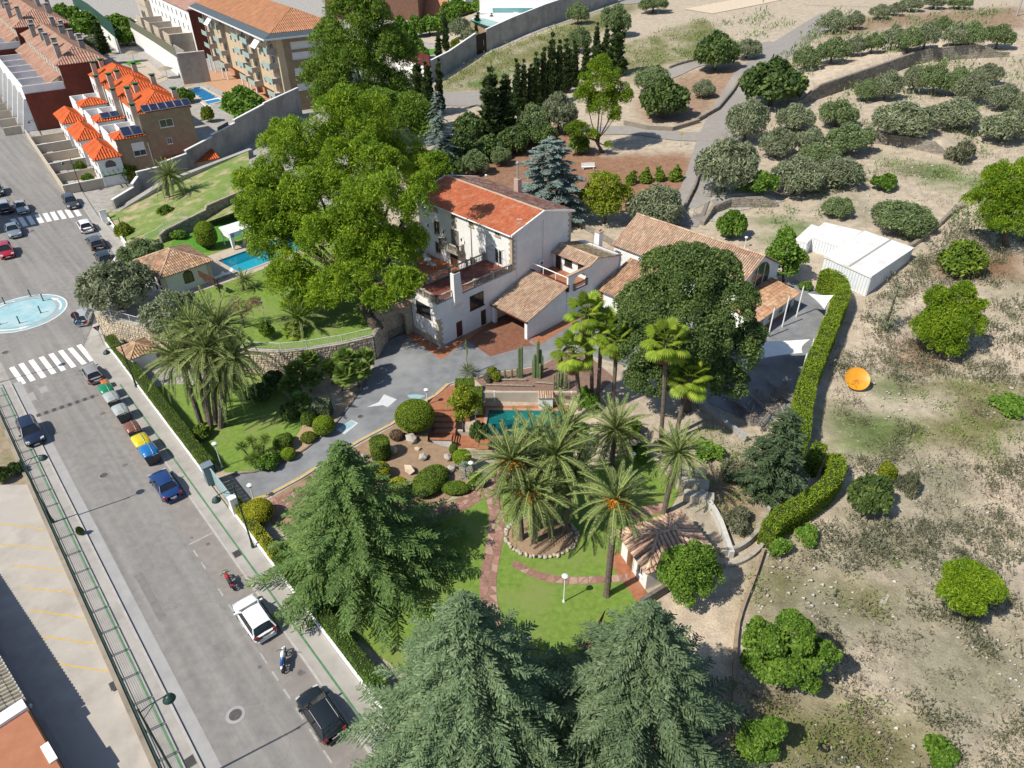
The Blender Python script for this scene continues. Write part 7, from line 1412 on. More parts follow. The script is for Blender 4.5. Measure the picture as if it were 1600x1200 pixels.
# small street things
for lb,px in(('square drain cover in the right pavement below the gate lamp',(371,867)),('square drain cover in the car park near the wall',(180,1072)),('square drain grate in the left pavement at the bottom lamp',(298,1192))):
 c=P(*px);o=thing('drain_cover',lb,'drain cover',(c[0],c[1],KB));mb=MB();mb.box((0,0,.012),(.75,.6,.02),SANG);mb.build('frame',iron,o,local=True);mb=MB()
 for k in range(5):q=SU*(-.26+k*.13);mb.box((q[0],q[1],.028),(.05,.46,.012),SANG)
 mb.build('grate',black_metal,o,local=True,kind='stuff')
ty=G(1287,1168);tyre=thing('old_tyre','old black tyre lying on the dry ground at the bottom right','tyre',ty);mb=MB();mb.lathe([(.19,.03),(.3,0),(.36,.05),(.36,.17),(.3,.21),(.19,.18)],n=22);mb.f=mb.f[:-2];mb.build('tread',rubber,tyre,local=True)
for i,(px,lb)in enumerate((((1377,942),'left of two pale stone posts lying in the scrub'),((1384,938),'right of two pale stone posts lying in the scrub'))):
 g_=G(*px);o=thing('stone_post',lb,'stone',g_,.9);mb=MB();mb.hexa([(-.55,-.1,.0),(.55,-.12,0),(.5,.12,0),(-.5,.12,0)],[(-.5,-.09,.24),(.52,-.1,.2),(.48,.1,.22),(-.48,.1,.26)]);mb.build('block',STONES[0].materials[0],o,local=True)
# -------------- plants
L_pine=leaf('pine needles',(.095,.185,.009),(.255,.365,.018),.5,.3,.5,c3=(.31,.40,.03));L_pined=leaf('tall pine needles',(.08,.165,.016),(.20,.30,.03),.5,.28,.5);L_oak=leaf('dark oval leaves',(.055,.10,.028),(.14,.20,.05),.5,.22,.55)
L_olive=leaf('olive leaves',(.15,.185,.10),(.28,.315,.185),.8,.25,.6);L_oliveg=leaf('green olive leaves',(.12,.175,.07),(.225,.29,.12),.8,.25,.6);L_cedar=leaf('cedar needles',(.08,.13,.062),(.17,.24,.115),.5,.22,.6,c3=(.20,.26,.14));L_cedarg=leaf('green cedar needles',(.068,.13,.034),(.155,.24,.065),.5,.25,.6)
L_blue=leaf('blue needles',(0.15,0.206,0.181),(0.275,0.344,0.312),.8,.2,.5);L_dark=leaf('dark conifer',(0.049,0.084,0.0392),(0.105,0.154,0.07),.8,.2,.55);L_cyp=leaf('cypress sprays',(0.0364,0.065,0.0208),(0.0884,0.13,0.0364),.8,.2,.6)
L_date=leaf('date frond',(.115,.17,.05),(.29,.345,.115),.3,.25,.6,objvar=.22);L_fan=leaf('fan frond',(.15,.245,.02),(.31,.39,.045),.4,.35,.5,objvar=.32,c3=(.32,.33,.07));L_deadf=leaf('dead frond',(.20,.11,.045),(.33,.21,.10),.5,.2,.5);L_greyf=leaf('withered frond',(.20,.17,.14),(.33,.29,.25),.5,.1,.5)
L_hedge=leaf('clipped hedge',(.135,.23,.010),(.27,.36,.024),1.0,.25,.5);L_box=leaf('clipped box',(.085,.155,.014),(.19,.27,.03),1.2,.2,.5);L_yel=leaf('yellow green hedge',(.28,.33,.012),(.52,.50,.035),1.2,.25,.6);L_bright=leaf('bright green leaves',(0.0743,0.162,0.0189),(0.189,0.317,0.0405),.8,.3,.6);L_lime=leaf('lime leaves',(.14,.20,.012),(.28,.32,.03),.8,.35,.6)
L_red=leaf('reddish twigs',(.15,.08,.055),(.24,.15,.10),1,.1,.5);L_scrub=leaf('grey scrub',(.095,.105,.06),(.185,.19,.115),.6,.15,.7);L_tan=leaf('dry grass',(.26,.21,.12),(.40,.33,.2),.6,.2,.6);L_grass=leaf('fresh grass',(.11,.19,.03),(.22,.30,.06),.4,.3,.6)
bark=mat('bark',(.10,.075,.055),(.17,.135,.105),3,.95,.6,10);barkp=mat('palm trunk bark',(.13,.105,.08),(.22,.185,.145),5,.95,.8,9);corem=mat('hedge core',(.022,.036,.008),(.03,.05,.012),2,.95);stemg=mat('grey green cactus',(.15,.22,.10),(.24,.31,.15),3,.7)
def unit(v):return v/np.maximum(1e-9,np.linalg.norm(v,axis=-1,keepdims=True))
def rdir(n,up=None):v=unit(rng.normal(size=(n,3)));return v
def cards(C,D,Ln,Wd,Nn=None,jit=.45):
 """diamond leaf cards centred on C, long axis D, flat normal near Nn"""
 n=len(C);D=unit(D);Nn=rdir(n)if Nn is None else unit(Nn+rng.normal(size=(n,3))*jit);B=unit(np.cross(D,Nn));Ln=np.asarray(Ln).reshape(-1,1)*np.ones((n,1));Wd=np.asarray(Wd).reshape(-1,1)*np.ones((n,1))
 V=np.stack([C-D*Ln*.5,C+B*Wd*.5+D*Ln*.06,C+D*Ln*.5,C-B*Wd*.5+D*Ln*.06],1);return V.reshape(-1,3)
def cmesh(name,V,m):n=len(V)//4;return npmesh(name,V,np.arange(n*4).reshape(n,4),m)
def sub(lobes,k,r0=.30,r1=.48,low=-.35):
 out=[]
 for x,y,z,r in lobes:
  d=rdir(k*3);d=d[d[:,2]>low][:k];rr=rng.uniform(r0,r1,len(d))*r;c=np.array([x,y,z])+d*(r-rr*.7)[:,None]*rng.uniform(.75,1.0,(len(d),1));out.append(np.column_stack([c,rr]))
 return np.concatenate(out)
def surf(lobes,n,low=-.6,thick=.35):
 w_=lobes[:,3]**2;i=rng.choice(len(lobes),n,p=w_/w_.sum());d=rdir(n);fl=d[:,2]<low;d[fl,2]*=-1;u=1-thick*rng.random(n)**1.6
 return lobes[i,:3]+d*(lobes[i,3]*u)[:,None],d
def crown(name,lobes,n,ln,wd,m,k=12,up=.25,low=-.6,thick=.35,r0=.30,r1=.48,flat=False):
 big=np.asarray(lobes,float);L=sub(big,k,r0,r1)if k else big;n1=int(n*.85);C,D=surf(L,n1,low,thick);b2=big.copy();b2[:,3]*=.86;C2,D2=surf(b2,n-n1,low,.25);C=np.concatenate([C,C2]);D=np.concatenate([D,D2]);s=rng.uniform(.7,1.3,n);s[n1:]*=1.5
 Nn=unit(D+np.array([0,0,.35]));T=np.cross(Nn,rdir(n));return cmesh(name,cards(C,unit(T)+D*.5+np.array([0,0,up*.6]),ln*s,wd*s,Nn,.75),m)
def limbs(base,tips,r,via=None,wob=.06):
 mb=MB();b=Vector(base);top=Vector(via)
 mid=b.lerp(top,.5)+Vector((rnd.uniform(-1,1),rnd.uniform(-1,1),0))*wob*(top-b).length;mb.tube([b,b.lerp(mid,.5)+(mid-b.lerp(top,.5))*.4,mid,top],[r*1.25,r,r*.85,r*.68],8)
 for t in tips:t=Vector(t);s=mid.lerp(top,rnd.uniform(.2,1));m_=s.lerp(t,.5)+Vector((0,0,-.06*(t-s).length));mb.tube([s,m_,t],[r*.5,r*.32,r*.1],5)
 return mb
def hero(name,label,cat,base,lobes,m,n,ln,wd,tr,z0=None,k=12,low=-.5,group=None,split=0,**kw):
 B=G(*base)if z0 is None else P(*base,z0);o=thing(name,label,cat,B,group=group);Ls=[]
 for px,py,dy,rp in lobes:q=PY(px,py,B[1]+dy);dep=proj(q)[2];Ls.append([*(q-B),rp*dep/F])
 Ls=np.array(Ls);Ls[:,2]=np.maximum(Ls[:,2],Ls[:,3]*.75+.2);Lc=Ls
 if split:a=Ls.copy();a[:,3]*=.88;Lc=np.concatenate([a,sub(Ls,split,.36,.54,-.5)])
 link('crown',crown('crown',Lc,n,ln,wd,m,k,low=low,**kw),o);c=Ls[:,:3].mean(0);c[2]=max(.8,min(c[2],Ls[:,2].min()+1));mb=limbs((0,0,-.2),[tuple(q[:3])for q in Ls],tr,tuple(c));mb.build('trunk',bark,o,smooth=True,local=True);return o
hero('pine_tree','huge rounded bright green pine spreading between the terrace pool and the house','tree',(590,512),[(470,235,18,64),(555,205,22,72),(628,250,24,56),(415,295,14,55),(500,305,12,72),(590,320,4,62),(650,322,3,34),(425,375,8,55),(520,390,5,66),(605,400,4,54),(648,372,6,32),(455,440,3,48),(545,445,-1,46),(405,330,9,42),(635,440,-2,30),(590,470,-3,28),(470,480,1,30),(590,262,15,52),(540,258,17,52),(560,350,6,60),(622,445,-2,34),(510,455,1,40),(425,335,12,46),(470,350,10,50),(680,262,12,26),(660,290,8,30)],L_pine,300000,.36,.085,.62,z0=TZ3,split=7,k=12,up=.4,r0=.22,r1=.38,thick=.45)
hero('pine_tree','tall darker green pine standing behind the huge rounded pine','tree',(572,225),[(560,30,0,60),(520,75,1,48),(600,85,0,56),(555,115,-2,62),(505,125,1,38),(615,145,-1,42),(540,0,0,46),(580,-30,0,42),(520,150,-2,40),(575,165,-3,44),(625,180,-2,26)],L_pined,110000,.58,.14,.7,split=7,k=12,up=.4,r0=.22,r1=.38,thick=.45)
hero('pine_tree','dense low pine mass between the tall pine and the blue green cedar','tree',(625,255),[(600,175,0,38),(640,185,0,40),(570,190,2,36),(665,200,-1,28)],L_pined,32000,.6,.16,.5,k=14,up=.5)
hero('pine_tree','young yellow green pine with open branches above the red earth','tree',(942,238),[(940,125,0,34),(915,150,0,24),(968,148,0,26),(942,165,-1,30),(905,205,-2,17),(890,202,-2,12),(925,212,-2,14),(960,185,-2,14),(950,228,-2,8)],L_pine,36000,.4,.095,.35,split=5,k=9,up=.5)
hero('pine_tree','bright green spreading pine at the right edge above its dark shade','tree',(1573,385),[(1570,290,0,44),(1540,315,0,34),(1605,320,0,50),(1572,340,-1,40),(1620,280,1,40)],L_pine,60000,.36,.08,.4,split=6,k=9,up=.5)
hero('pine_tree','bushy bright green pine below the white shed on the stony slope','tree',(1478,552),[(1480,505,0,44),(1452,515,0,32),(1512,505,0,30),(1500,462,1,25),(1470,470,1,26),(1478,535,-1,30),(1525,480,0,18)],L_pine,52000,.32,.07,.3,split=6,k=9,up=.5)
hero('pine_tree','low round olive green pine bush on the lower right slope','tree',(1515,966),[(1515,912,0,44),(1490,928,0,30),(1542,915,0,28),(1515,940,-.5,30)],L_pine,40000,.22,.05,.2,split=6,k=9,up=.4)
hero('oak_tree','great dark green dome shaped tree in front of the barn','tree',(1072,640),[(1075,440,1,66),(1012,480,1,54),(1135,480,0,52),(1070,520,-1.5,74),(1000,545,0,46),(1145,555,-1,46),(1090,585,-2,50),(1035,420,2,40),(1122,432,2,45),(1172,525,-.5,28),(1015,590,-1,40),(1140,600,-1.5,34),(985,505,1.5,32)],L_oak,180000,.21,.115,.5,k=34,thick=.35,r0=.17,r1=.30)
hero('broadleaf_bush','rounded glossy green tree overhanging the small garden house','tree',(1080,935),[(1078,885,0,44),(1050,900,0,30),(1105,900,0,32),(1075,915,-.5,36),(1095,870,.4,30),(1055,875,.4,24)],L_bright,32000,.16,.085,.16,split=6,k=8,low=-.3)
hero('fig_tree','spreading bright green fig tree on the dry slope right of the sand path','tree',(1230,1078),[(1195,1000,.5,36),(1240,990,.5,36),(1275,1025,0,36),(1220,1040,0,44),(1180,1035,.3,26),(1255,1060,-.4,26),(1300,1025,0,16)],L_bright,34000,.22,.13,.18,split=6,k=8,low=-.3)
hero('fig_tree','low bright green bushes at the very bottom beside the boundary wall','tree',(1190,1180),[(1180,1150,0,24),(1210,1140,0,20),(1195,1170,0,22),(1170,1180,0,24)],L_bright,9000,.22,.15,.12,k=14,low=-.3)
hero('fig_tree','pale green fig tree at the back corner between barn and shed','tree',(1225,440),[(1225,395,0,28),(1205,410,0,20),(1245,405,0,20),(1225,418,0,24),(1228,370,1,16)],L_bright,9000,.3,.2,.15,k=12,low=-.3)
hero('orange_tree','leafy yellow green citrus tree above the brick stairs','tree',(725,672),[(722,620,0,20),(710,632,0,15),(738,632,0,16),(725,645,0,18)],L_lime,5500,.2,.11,.1,k=12,low=-.4)
hero('loquat_tree','round bright yellow green tree between blue spruce and barn','tree',(945,348),[(945,295,0,30),(925,310,0,24),(968,308,0,22),(945,322,-1,26)],L_lime,11000,.36,.17,.2,k=14,low=-.4)
hero('bare_tree','reddish bare branched tree on the terrace lawn','tree',(380,512),[(370,480,0,18),(398,478,0,16),(350,492,0,14),(385,492,0,14)],L_red,3000,.25,.04,.14,z0=TZ3,k=8)
# ---- template trees, shared meshes
def tmpl(kind,m,n,lobes,ln,wd,tr,k=12,nvar=2,**kw):
 out=[]
 for v in range(nvar):
  L=np.array([[x+rnd.uniform(-.15,.15),y+rnd.uniform(-.15,.15),z+rnd.uniform(-.1,.1),r*rnd.uniform(.9,1.1)]for x,y,z,r in lobes]);cm=crown('crown',L,n,ln,wd,m,k,**kw);mb=limbs((0,0,-.2),[tuple(q[:3])for q in L[:6]],tr,(0,0,max(.5,L[:,2].min()-.2)),.1);tm=bpy.data.meshes.new('trunk');tm.from_pydata(mb.v,[],mb.f);tm.materials.append(bark);tm.update();out.append((cm,tm))
 R=max(math.hypot(x,y)+r for x,y,z,r in lobes);Hh=max(z+r for x,y,z,r in lobes);return out,R,Hh
oll=[(0,0,1.9,1.25),(1.25,.3,1.5,1.1),(-1.2,.5,1.5,1.1),(.2,1.3,1.45,1.05),(-.2,-1.3,1.4,1.05),(1.0,-1.0,1.25,.95),(-1.1,-.8,1.3,.95)]
TM={'olive':tmpl('olive',L_olive,12000,oll,.27,.075,.16,low=-.8,k=16,thick=.6,r0=.24,r1=.5),'golive':tmpl('golive',L_oliveg,12000,oll,.27,.075,.16,low=-.8,k=16,thick=.6,r0=.24,r1=.5),'oak':tmpl('oak',L_oak,8000,oll,.34,.2,.18,low=-.8,k=16,thick=.6,r0=.24,r1=.5),'broad':tmpl('broad',L_bright,8000,oll,.36,.24,.16,low=-.8,k=16,thick=.6,r0=.24,r1=.5),
 'bush':tmpl('bush',L_box,3500,[(0,0,.7,.8),(.5,.2,.6,.6),(-.5,.1,.6,.6),(0,-.5,.55,.55)],.2,.08,.06,nvar=2),'lbush':tmpl('lbush',L_bright,3200,[(0,0,.7,.8),(.5,.2,.6,.6),(-.5,.1,.6,.6),(0,-.5,.55,.55)],.22,.12,.05),'gbush':tmpl('gbush',L_scrub,2600,[(0,0,.45,.7),(.5,.2,.4,.5),(-.5,.1,.4,.5),(0,-.5,.35,.5)],.26,.05,.05,up=.7),'lime':tmpl('lime',L_lime,3000,[(0,0,.7,.8),(.5,.2,.6,.6),(-.5,.1,.6,.6),(0,-.5,.55,.55)],.2,.1,.05),
 'cyp':tmpl('cyp',L_cyp,7000,[(0,0,.8+i*.75,.62*(1-(i/10)**2.2)+.05)for i in range(10)],.5,.13,.12,k=7,up=2.2,low=-.9),'cone':tmpl('cone',L_box,3000,[(0,0,.3+i*.25,.55*(1-i/6.5))for i in range(6)],.16,.07,.05,k=7,up=.8),'fir':None}
CNT={}
def plant(kind,label,px,top,hw,name=None,cat='tree',group=None,z0=None,base_y=None):
 T,R,Hh=TM[kind];B=G(*px)if z0 is None else P(*px,z0);h=max(.3,hgt(B,top));hw=hw*1.2;dep=proj(B+np.array([0,0,h*.6]))[2];r=hw*dep/F;i=CNT[kind]=CNT.get(kind,0)+1;cm,tm=T[i%len(T)]
 o=thing(name or{'olive':'olive_tree','golive':'olive_tree','oak':'oak_tree','broad':'broadleaf_tree','cyp':'cypress_tree'}.get(kind,'shrub'),label,cat,B,rnd.uniform(0,6.28),group);o.scale=(r/R,r/R,max(h*.95/Hh,.5*r/R));link('crown',cm,o);link('trunk',tm,o);return o
ORD=['first','second','third','fourth','fifth','sixth','seventh','eighth','ninth','tenth','eleventh','twelfth']
rows=[('olive tree from the left in the topmost row above the earth bank',[(1297,52,12,20),(1332,46,14,14),(1372,30,4,15),(1397,24,2,13),(1422,18,-8,16),(1457,14,-10,15),(1497,14,-10,16)]),
  ('olive tree from the left in the row above the tall terrace wall',[(1257,110,66,20),(1297,100,54,23),(1332,88,52,15),(1360,84,46,15),(1390,78,34,17),(1415,80,38,17),(1442,77,28,19),(1467,56,20,15),(1487,76,30,18),(1512,74,28,18),(1555,76,32,23)]),
  ('olive tree from the left in the row below the tall terrace wall',[(1350,158,120,16),(1380,156,105,21),(1425,146,98,17),(1455,149,90,21),(1487,150,100,18),(1510,162,108,24),(1537,132,96,19),(1560,172,126,22),(1594,182,138,18)]),
  ('olive tree from the left among the broad olives on the lower terrace',[(1240,205,158,27),(1305,198,150,28),(1402,213,155,41),(1485,200,150,36),(1562,222,168,32),(1602,214,166,20)]),
  ('olive tree from the left in the grove beside the hill road',[(1210,246,196,25),(1262,238,196,21),(1320,240,186,33),(1275,258,222,30),(1240,302,240,40),(1305,290,240,36)])]
for lab,L in rows:
 for i,(x,y,t,hw)in enumerate(sorted(L)):plant('olive' if rnd.random()<.55 else 'golive',ORD[i]+' '+lab,(x,y),t,hw,group='olive trees on the hillside terraces')
for kind,lab,px,t,hw in(('golive','wide green olive tree directly behind the white shed',(1405,362),312,42),('golive','thin sparse olive tree behind the small white store',(1305,338),305,22),('olive','grey green olive tree standing in the bend of the hill road',(1128,300),210,43),('olive','dark silvery tree beside the road above the bend olive',(1163,220),148,30),('oak','big dark green tree right of the road beyond the silvery tree',(1202,165),84,42),('oak','dark tree shading the road near the upper junction',(1115,110),44,32),('olive','small grey tree at the end of the upper road',(1165,92),58,20),('olive','little olive alone on the brown bank by the road wall',(1098,152),122,18),
       ('oak','rounded dark grey green tree on the slope left of the road wall',(1035,185),118,34),('golive','tall dark tree behind the rounded tree above the side road',(1018,145),98,26),('olive','grey green tree right of the cypress row below the pine',(872,208),138,26),('golive','low grey green tree at the left foot of the cypress row',(832,216),155,26),('olive','silver olive tree between the barn roof and the lime tree',(1022,352),285,42),('golive','small pale tree on the slope below the long wall, near the top',(903,38),0,16),('golive','round tree at the top beside the turning place',(962,58),-2,22),('golive','small tree on the dry slope below the long wall',(905,82),38,16),('golive','tree at the top edge beside the turning place railing',(1020,20),-12,22),('broad','bright green tree beside the track behind the barn',(1140,372),326,20),('lbush','small bright green bush at the foot of the bend olive',(1188,302),262,22),
       ('lbush','bright green bushes among the lower olives beside the road',(1160,300),275,14),('bush','dark evergreen bush on the slope below the right edge pine',(1495,430),374,32),('oak','dark green round shrub beside the curved hedge end',(1350,800),740,31),('lime','small yellow green bush next to the dark round shrub',(1382,752),724,15),('lbush','small green shrub in the corner of the hedge and the shed',(1258,452),438,10),('lbush','loose green bush at the bottom edge of the dry slope',(1460,1185),1158,24),('lbush','bright green patch of bushes at the right of the satellite dish',(1575,640),630,26),('gbush','greyish round bush behind the olives above the green patch',(1498,252),218,22),('lbush','dark green bush left of the slope above the shed',(1380,296),268,18),('golive','dusty green shrub behind the sheds by the wall',(1425,372),348,16),
       ('olive','large green olive tree overhanging the street side wall by the roundabout',(190,482),405,50),('golive','smaller olive tree behind the large one near the bank wall',(225,410),370,32),('olive','olive tree in front of the pavilion beside the gravel court',(278,520),452,42),('lime','yellow bush beside the utility box at the foot of the bank',(198,372),345,16),('bush','brown green round bush on the grass bank',(267,350),318,16),('lbush','low green bush against the dark back wall of the terrace',(278,372),358,13),('broad','round dark shrub beside the paddling pool court',(398,195),158,22),('broad','leafy green shrub in front of the apartment balconies',(385,185),132,30),('lime','yellow green clipped shrub beside the orange house yard',(327,190),165,11),('broad','green shrub between the orange roofs and the apartment pool',(290,160),134,14),('lime','yellow flowering bush at the corner of the nearest orange house',(202,282),252,16),('lbush','bright green bush in the nearest front garden',(140,285),268,8),('bush','dark shrub in the front garden below the first one',(128,268),250,9),
       ('bush','dark green shrub on the terrace by the small fan palm',(418,528),500,12),('broad','green tree in the gardens behind the pink terrace',(75,45),5,24),('broad','second green tree in the gardens behind the pink terrace',(105,35),2,20),('broad','third green tree behind the pink terrace, nearest the green screen',(140,60),15,26),('olive','grey green tree between the green screen and the straw parasol',(150,80),52,16),('broad','dense green tree before the cream house',(188,50),18,22),('broad','lower green tree beside the cream house canopy',(200,70),40,20),('broad','palm green tree among the terraces before the white building',(254,70),42,10),('broad','green tree behind the tall pine beside the brown building',(630,95),22,22),('broad','bright green tree in the garden of the white villa',(672,55),20,20),('olive','olive tree in the paved garden below the teal pool',(722,60),24,20),('broad','green tree at the top edge before the white villa',(715,25),-4,24),('broad','dark tree at the top edge between the villas',(755,22),-8,16),('broad','green bush above the little bright lawn',(645,80),54,16),('lime','yellow bush along the paved garden beside the long wall',(712,84),60,9),
       ('bush','dark bush under the pine beyond the side road',(905,240),205,18),('golive','green bush behind the red roof',(742,270),232,22),('golive','bluish shrub above the red roof ridge',(782,258),225,15),('lbush','green bush in the gap between the white shed and the olive',(1440,360),345,14),('gbush','grey bush at the fence line on the right slope',(1415,770),735,16),('lbush','green bush at the foot of the near hedge end',(1215,865),840,16),('lbush','green undergrowth along the outside of the curved hedge',(1260,845),825,18)):plant(kind,lab,px,t,hw,z0=(TZ3 if 160<px[0]<560 and 355<px[1]<545 and px[0]>205 or px==(190,482)else None))
for k_,lb,px,t,hw in(('oak','dark bush in the pit left of the teal pool',(748,690),655,13),('lbush','bright green plant at the foot of the two inner fan palms',(920,640),612,15),('bush','dark bush between the teal pool and the date palm',(905,690),660,18),('lbush','green bush on the bank right of the beige pool wall',(915,628),604,13),('gbush','dusty shrub on the slope between the two right fan palms',(1045,700),682,16),('bush','green bush on the sandy slope below the dark dome tree',(985,680),655,18),('lbush','low green bush beside the stone slope lamp',(1000,715),695,16),('gbush','grey green ground cover beside the white curved wall',(1150,745),722,26),('lbush','green shrub patch uphill of the white curved wall',(1105,712),690,22),('gbush','dusty heath patch in the corner of the curved kerb',(1150,820),798,26),('bush','dark green bush in the rock bed beside the path bend',(745,760),738,14),('lime','yellow flowering plant at the driveway kerb near the cedar',(545,722),708,12),('lbush','leafy plants under the spiky yuccas',(420,728),708,18),('bush','shaded shrub under the many stemmed lawn palms',(318,682),664,16),('broad','small round tree in the villa garden left of the paved court',(658,100),68,14),('broad','leafy tree behind the paved villa garden',(690,50),18,16),('olive','grey tree in the middle of the villa garden',(735,70),40,14),('broad','green tree between villa pool and brown building',(705,38),8,15),('lbush','low hedge bush along the villa pool terrace',(745,56),42,14),('broad','dense tree right beside the brown building',(650,58),22,14)):plant(k_,lb,px,t,hw,cat='tree' if k_ in('broad','olive')else 'shrub')
for lb,px,t,hw in(('brown green bush on the verge at the left frame edge',(6,752),728,12),('low bush beside the railing wall on the left verge',(26,740),722,10),('small weed clump growing at the left kerb',(128,836),822,5),('dark evergreen thicket bush left of the ragged cypress',(735,222),172,24),('dark evergreen bush behind the blue green cedar',(718,250),200,26),('dark bush in the shade above the red roof, left',(700,285),235,24),('dark round bush under the ragged cypresses',(765,248),208,26),('dark bush between the thicket and the silver shrub',(800,240),196,22),('dark shaded tree below the dense low pine mass',(662,300),232,28),('low dark bush right of the ragged cypresses',(815,228),190,18),('evergreen bush at the left end of the side road',(850,228),188,20),('leafy dark bush by the terrace wall under the fan palms',(430,605),578,16),('dark bush beside the wall foot at the lawn edge',(408,625),598,18),('leafy bush between the palm clumps and the lawn',(455,655),628,14)):plant('oak',lb,px,t,hw,name='evergreen_bush',cat='shrub')
CYL=[(962,118,30,12,'broad bushy cypress at the right end of the dark row'),(945,110,44,6,'slim cypress beside the broad bushy one'),(935,112,70,5,'short cypress between two slim ones at the right of the row'),(930,110,40,6,'tall slim cypress third from the right end'),(914,125,70,7,'mid height cypress at the right of the gap in the row'),(897,135,68,7,'cypress standing between the bushy gap and the tall ones'),(884,145,66,8,'loose feathery cypress in the middle of the row'),(873,162,66,7,'dark cypress right of the tallest one'),(860,165,55,8,'tallest dark cypress in the row'),(848,168,78,7,'cypress directly left of the tallest one'),(838,172,86,7,'cypress second left of the tallest one'),(828,175,105,6,'short dark cypress in the left half of the row'),(818,178,98,6,'thin cypress next to the left end of the row'),(809,180,96,7,'cypress at the left end of the dark row')]
for x,y,t,hw,lab in CYL:plant('cyp',lab,(x,y),t-8,hw*1.0,group='cypresses in the dark row')
for x,y,t,hw,lab in((770,222,105,16,'wide ragged cypress left of the dark row'),(790,218,118,14,'ragged dark cypress close beside the wide one'),(658,178,88,10,'green cypress column at the corner of the long wall'),(672,182,92,9,'dark cypress column beside the green one at the wall'),(689,176,88,6,'thin lone cypress before the long wall'),(697,80,18,5,'thin cypress in the paved villa garden'),(768,52,24,4,'thin cypress beside the teal villa pool'),(747,66,40,6,'stubby cypress inside the dark gate'),(686,90,66,5,'small cypress behind the long wall near its corner'),(165,85,38,7,'tall dark cypress beside the white pool court wall')):plant('cyp',lab,(x,y),t,hw)
for x,y,t,hw,lab in((988,287,264,9,'small clipped green cone nearest the loquat tree'),(1007,284,260,10,'second small clipped cone from the loquat tree'),(1029,282,259,9,'third small clipped cone from the loquat tree'),(1055,281,256,10,'small clipped cone nearest the hill road')):plant('cone',lab,(x,y),t,hw,name='clipped_cone',cat='shrub',group='row of small clipped cones')
# ---- conifers with layered boughs
def conifer(Hh,R,m,seed,dens=1.0,droop=.3,rise=.15,needle=.34,shape=.8,wid=.24,lay=.5):
 r=random.Random(seed);C,D,Ln=[],[],[];z=.05*Hh
 while z<Hh*.985:
  f=1-z/Hh;nb=max(3,int((5+6*f)*dens));p0=r.uniform(0,6)
  for b in range(nb):
   L=R*(f**shape)*r.uniform(.62,1.14)*(.82 if r.random()<.25 else 1)+.22;ph=p0+2*PI*b/nb+r.uniform(-.25,.25);dx=np.array([math.cos(ph),math.sin(ph),0]);sx=np.array([-dx[1],dx[0],0]);t=.3 if L>2.5 else.06;z_=z+r.uniform(-.22,.22);dr=droop*r.uniform(.6,1.4)
   while t<1.02:
    p=dx*(L*t)+np.array([0,0,z_+L*(rise*t-dr*t*t)]);tan=unit(dx+np.array([0,0,rise-2*dr*t]))
    for s in(-1,1):
     tl=L*wid*(1.15-t)*r.uniform(.45,1.3)+.2;td=unit(tan*r.uniform(.5,1.0)+sx*s*.8+np.array([0,0,r.uniform(-.18,.06)]));q=.06
     while q<tl:C.append(p+td*q+np.array([0,0,-.12*q*q]));D.append(td+sx*r.uniform(-.7,.7)+dx*r.uniform(-.4,.7)+np.array([0,0,r.uniform(-.18,.22)]));Ln.append(needle*r.uniform(.6,1.2));q+=.115/dens
    C.append(p);D.append(tan);Ln.append(needle);t+=.20/dens/max(L,.6)
  z+=lay/dens*(.55+.6*f)
 C,D,Ln=np.array(C),np.array(D),np.array(Ln);me=cmesh('crown',cards(C,D,Ln,Ln*.4,np.array([[0,0,1.]]),.4),m);mb=MB();mb.tube([(0,0,-.3),(0,0,Hh*.5),(0,0,Hh*.97)],[.035*Hh*.8,.02*Hh,.02],8);return me,mb
def conifer_at(name,label,xy,z0,Hh,R,m,seed,**k):
 me,mb=conifer(Hh,R,m,seed,**k);o=thing(name,label,'tree',(xy[0],xy[1],z0));link('crown',me,o);mb.build('trunk',bark,o,smooth=True,local=True);return o
def ctop(label,top,Hh,R,m,seed,name='cedar_tree',**k):q=P(*top,Hh);return conifer_at(name,label,q[:2],0,Hh,R,m,seed,**k)
ctop('large green cedar with layered boughs between the street and the rock garden',(528,690),13.5,8.4,L_cedarg,3,dens=1.05,needle=.30,shape=.80,droop=.22);ctop('pale grey green cedar at the bottom centre of the garden',(722,930),15.5,8.4,L_cedar,4,dens=1.1,needle=.27,shape=.80,droop=.26);ctop('pale grey green cedar at the bottom right beside the sand path',(1018,945),14.0,8.0,L_cedar,5,dens=1.1,needle=.27,shape=.80,droop=.26)
def cfit(label,base,top,hw,m,seed,name='spruce_tree',z0=None,**k):B=G(*base);Hh=hgt(B,top);R=hw*proj(B+np.array([0,0,Hh*.3]))[2]/F;return conifer_at(name,label,B[:2],B[2],Hh,R,m,seed,**k)
cfit('silvery blue spruce standing behind the red roofed house',(858,345),216,62,L_blue,6,dens=1.0,needle=.5,droop=.2,rise=.25,shape=.38,wid=.34,lay=.6);cfit('dark bluish cedar behind the huge pine near the lane',(690,268),138,34,L_blue,7,name='cedar_tree',dens=.75,needle=.5,shape=.7,lay=.6);cfit('dense dark green conifer beside the clipped hedge on the slope',(1200,772),640,56,L_dark,8,dens=.95,needle=.36,shape=.55,droop=.2,wid=.36);cfit('slim young blue green conifer below the shed corner',(1382,515),440,26,L_olive,9,dens=.6,needle=.36,shape=.8,droop=.1)
cfit('small blue conifer among the clipped shrubs by the palm path',(728,745),722,16,L_blue,12,dens=.8,needle=.2,shape=.5)
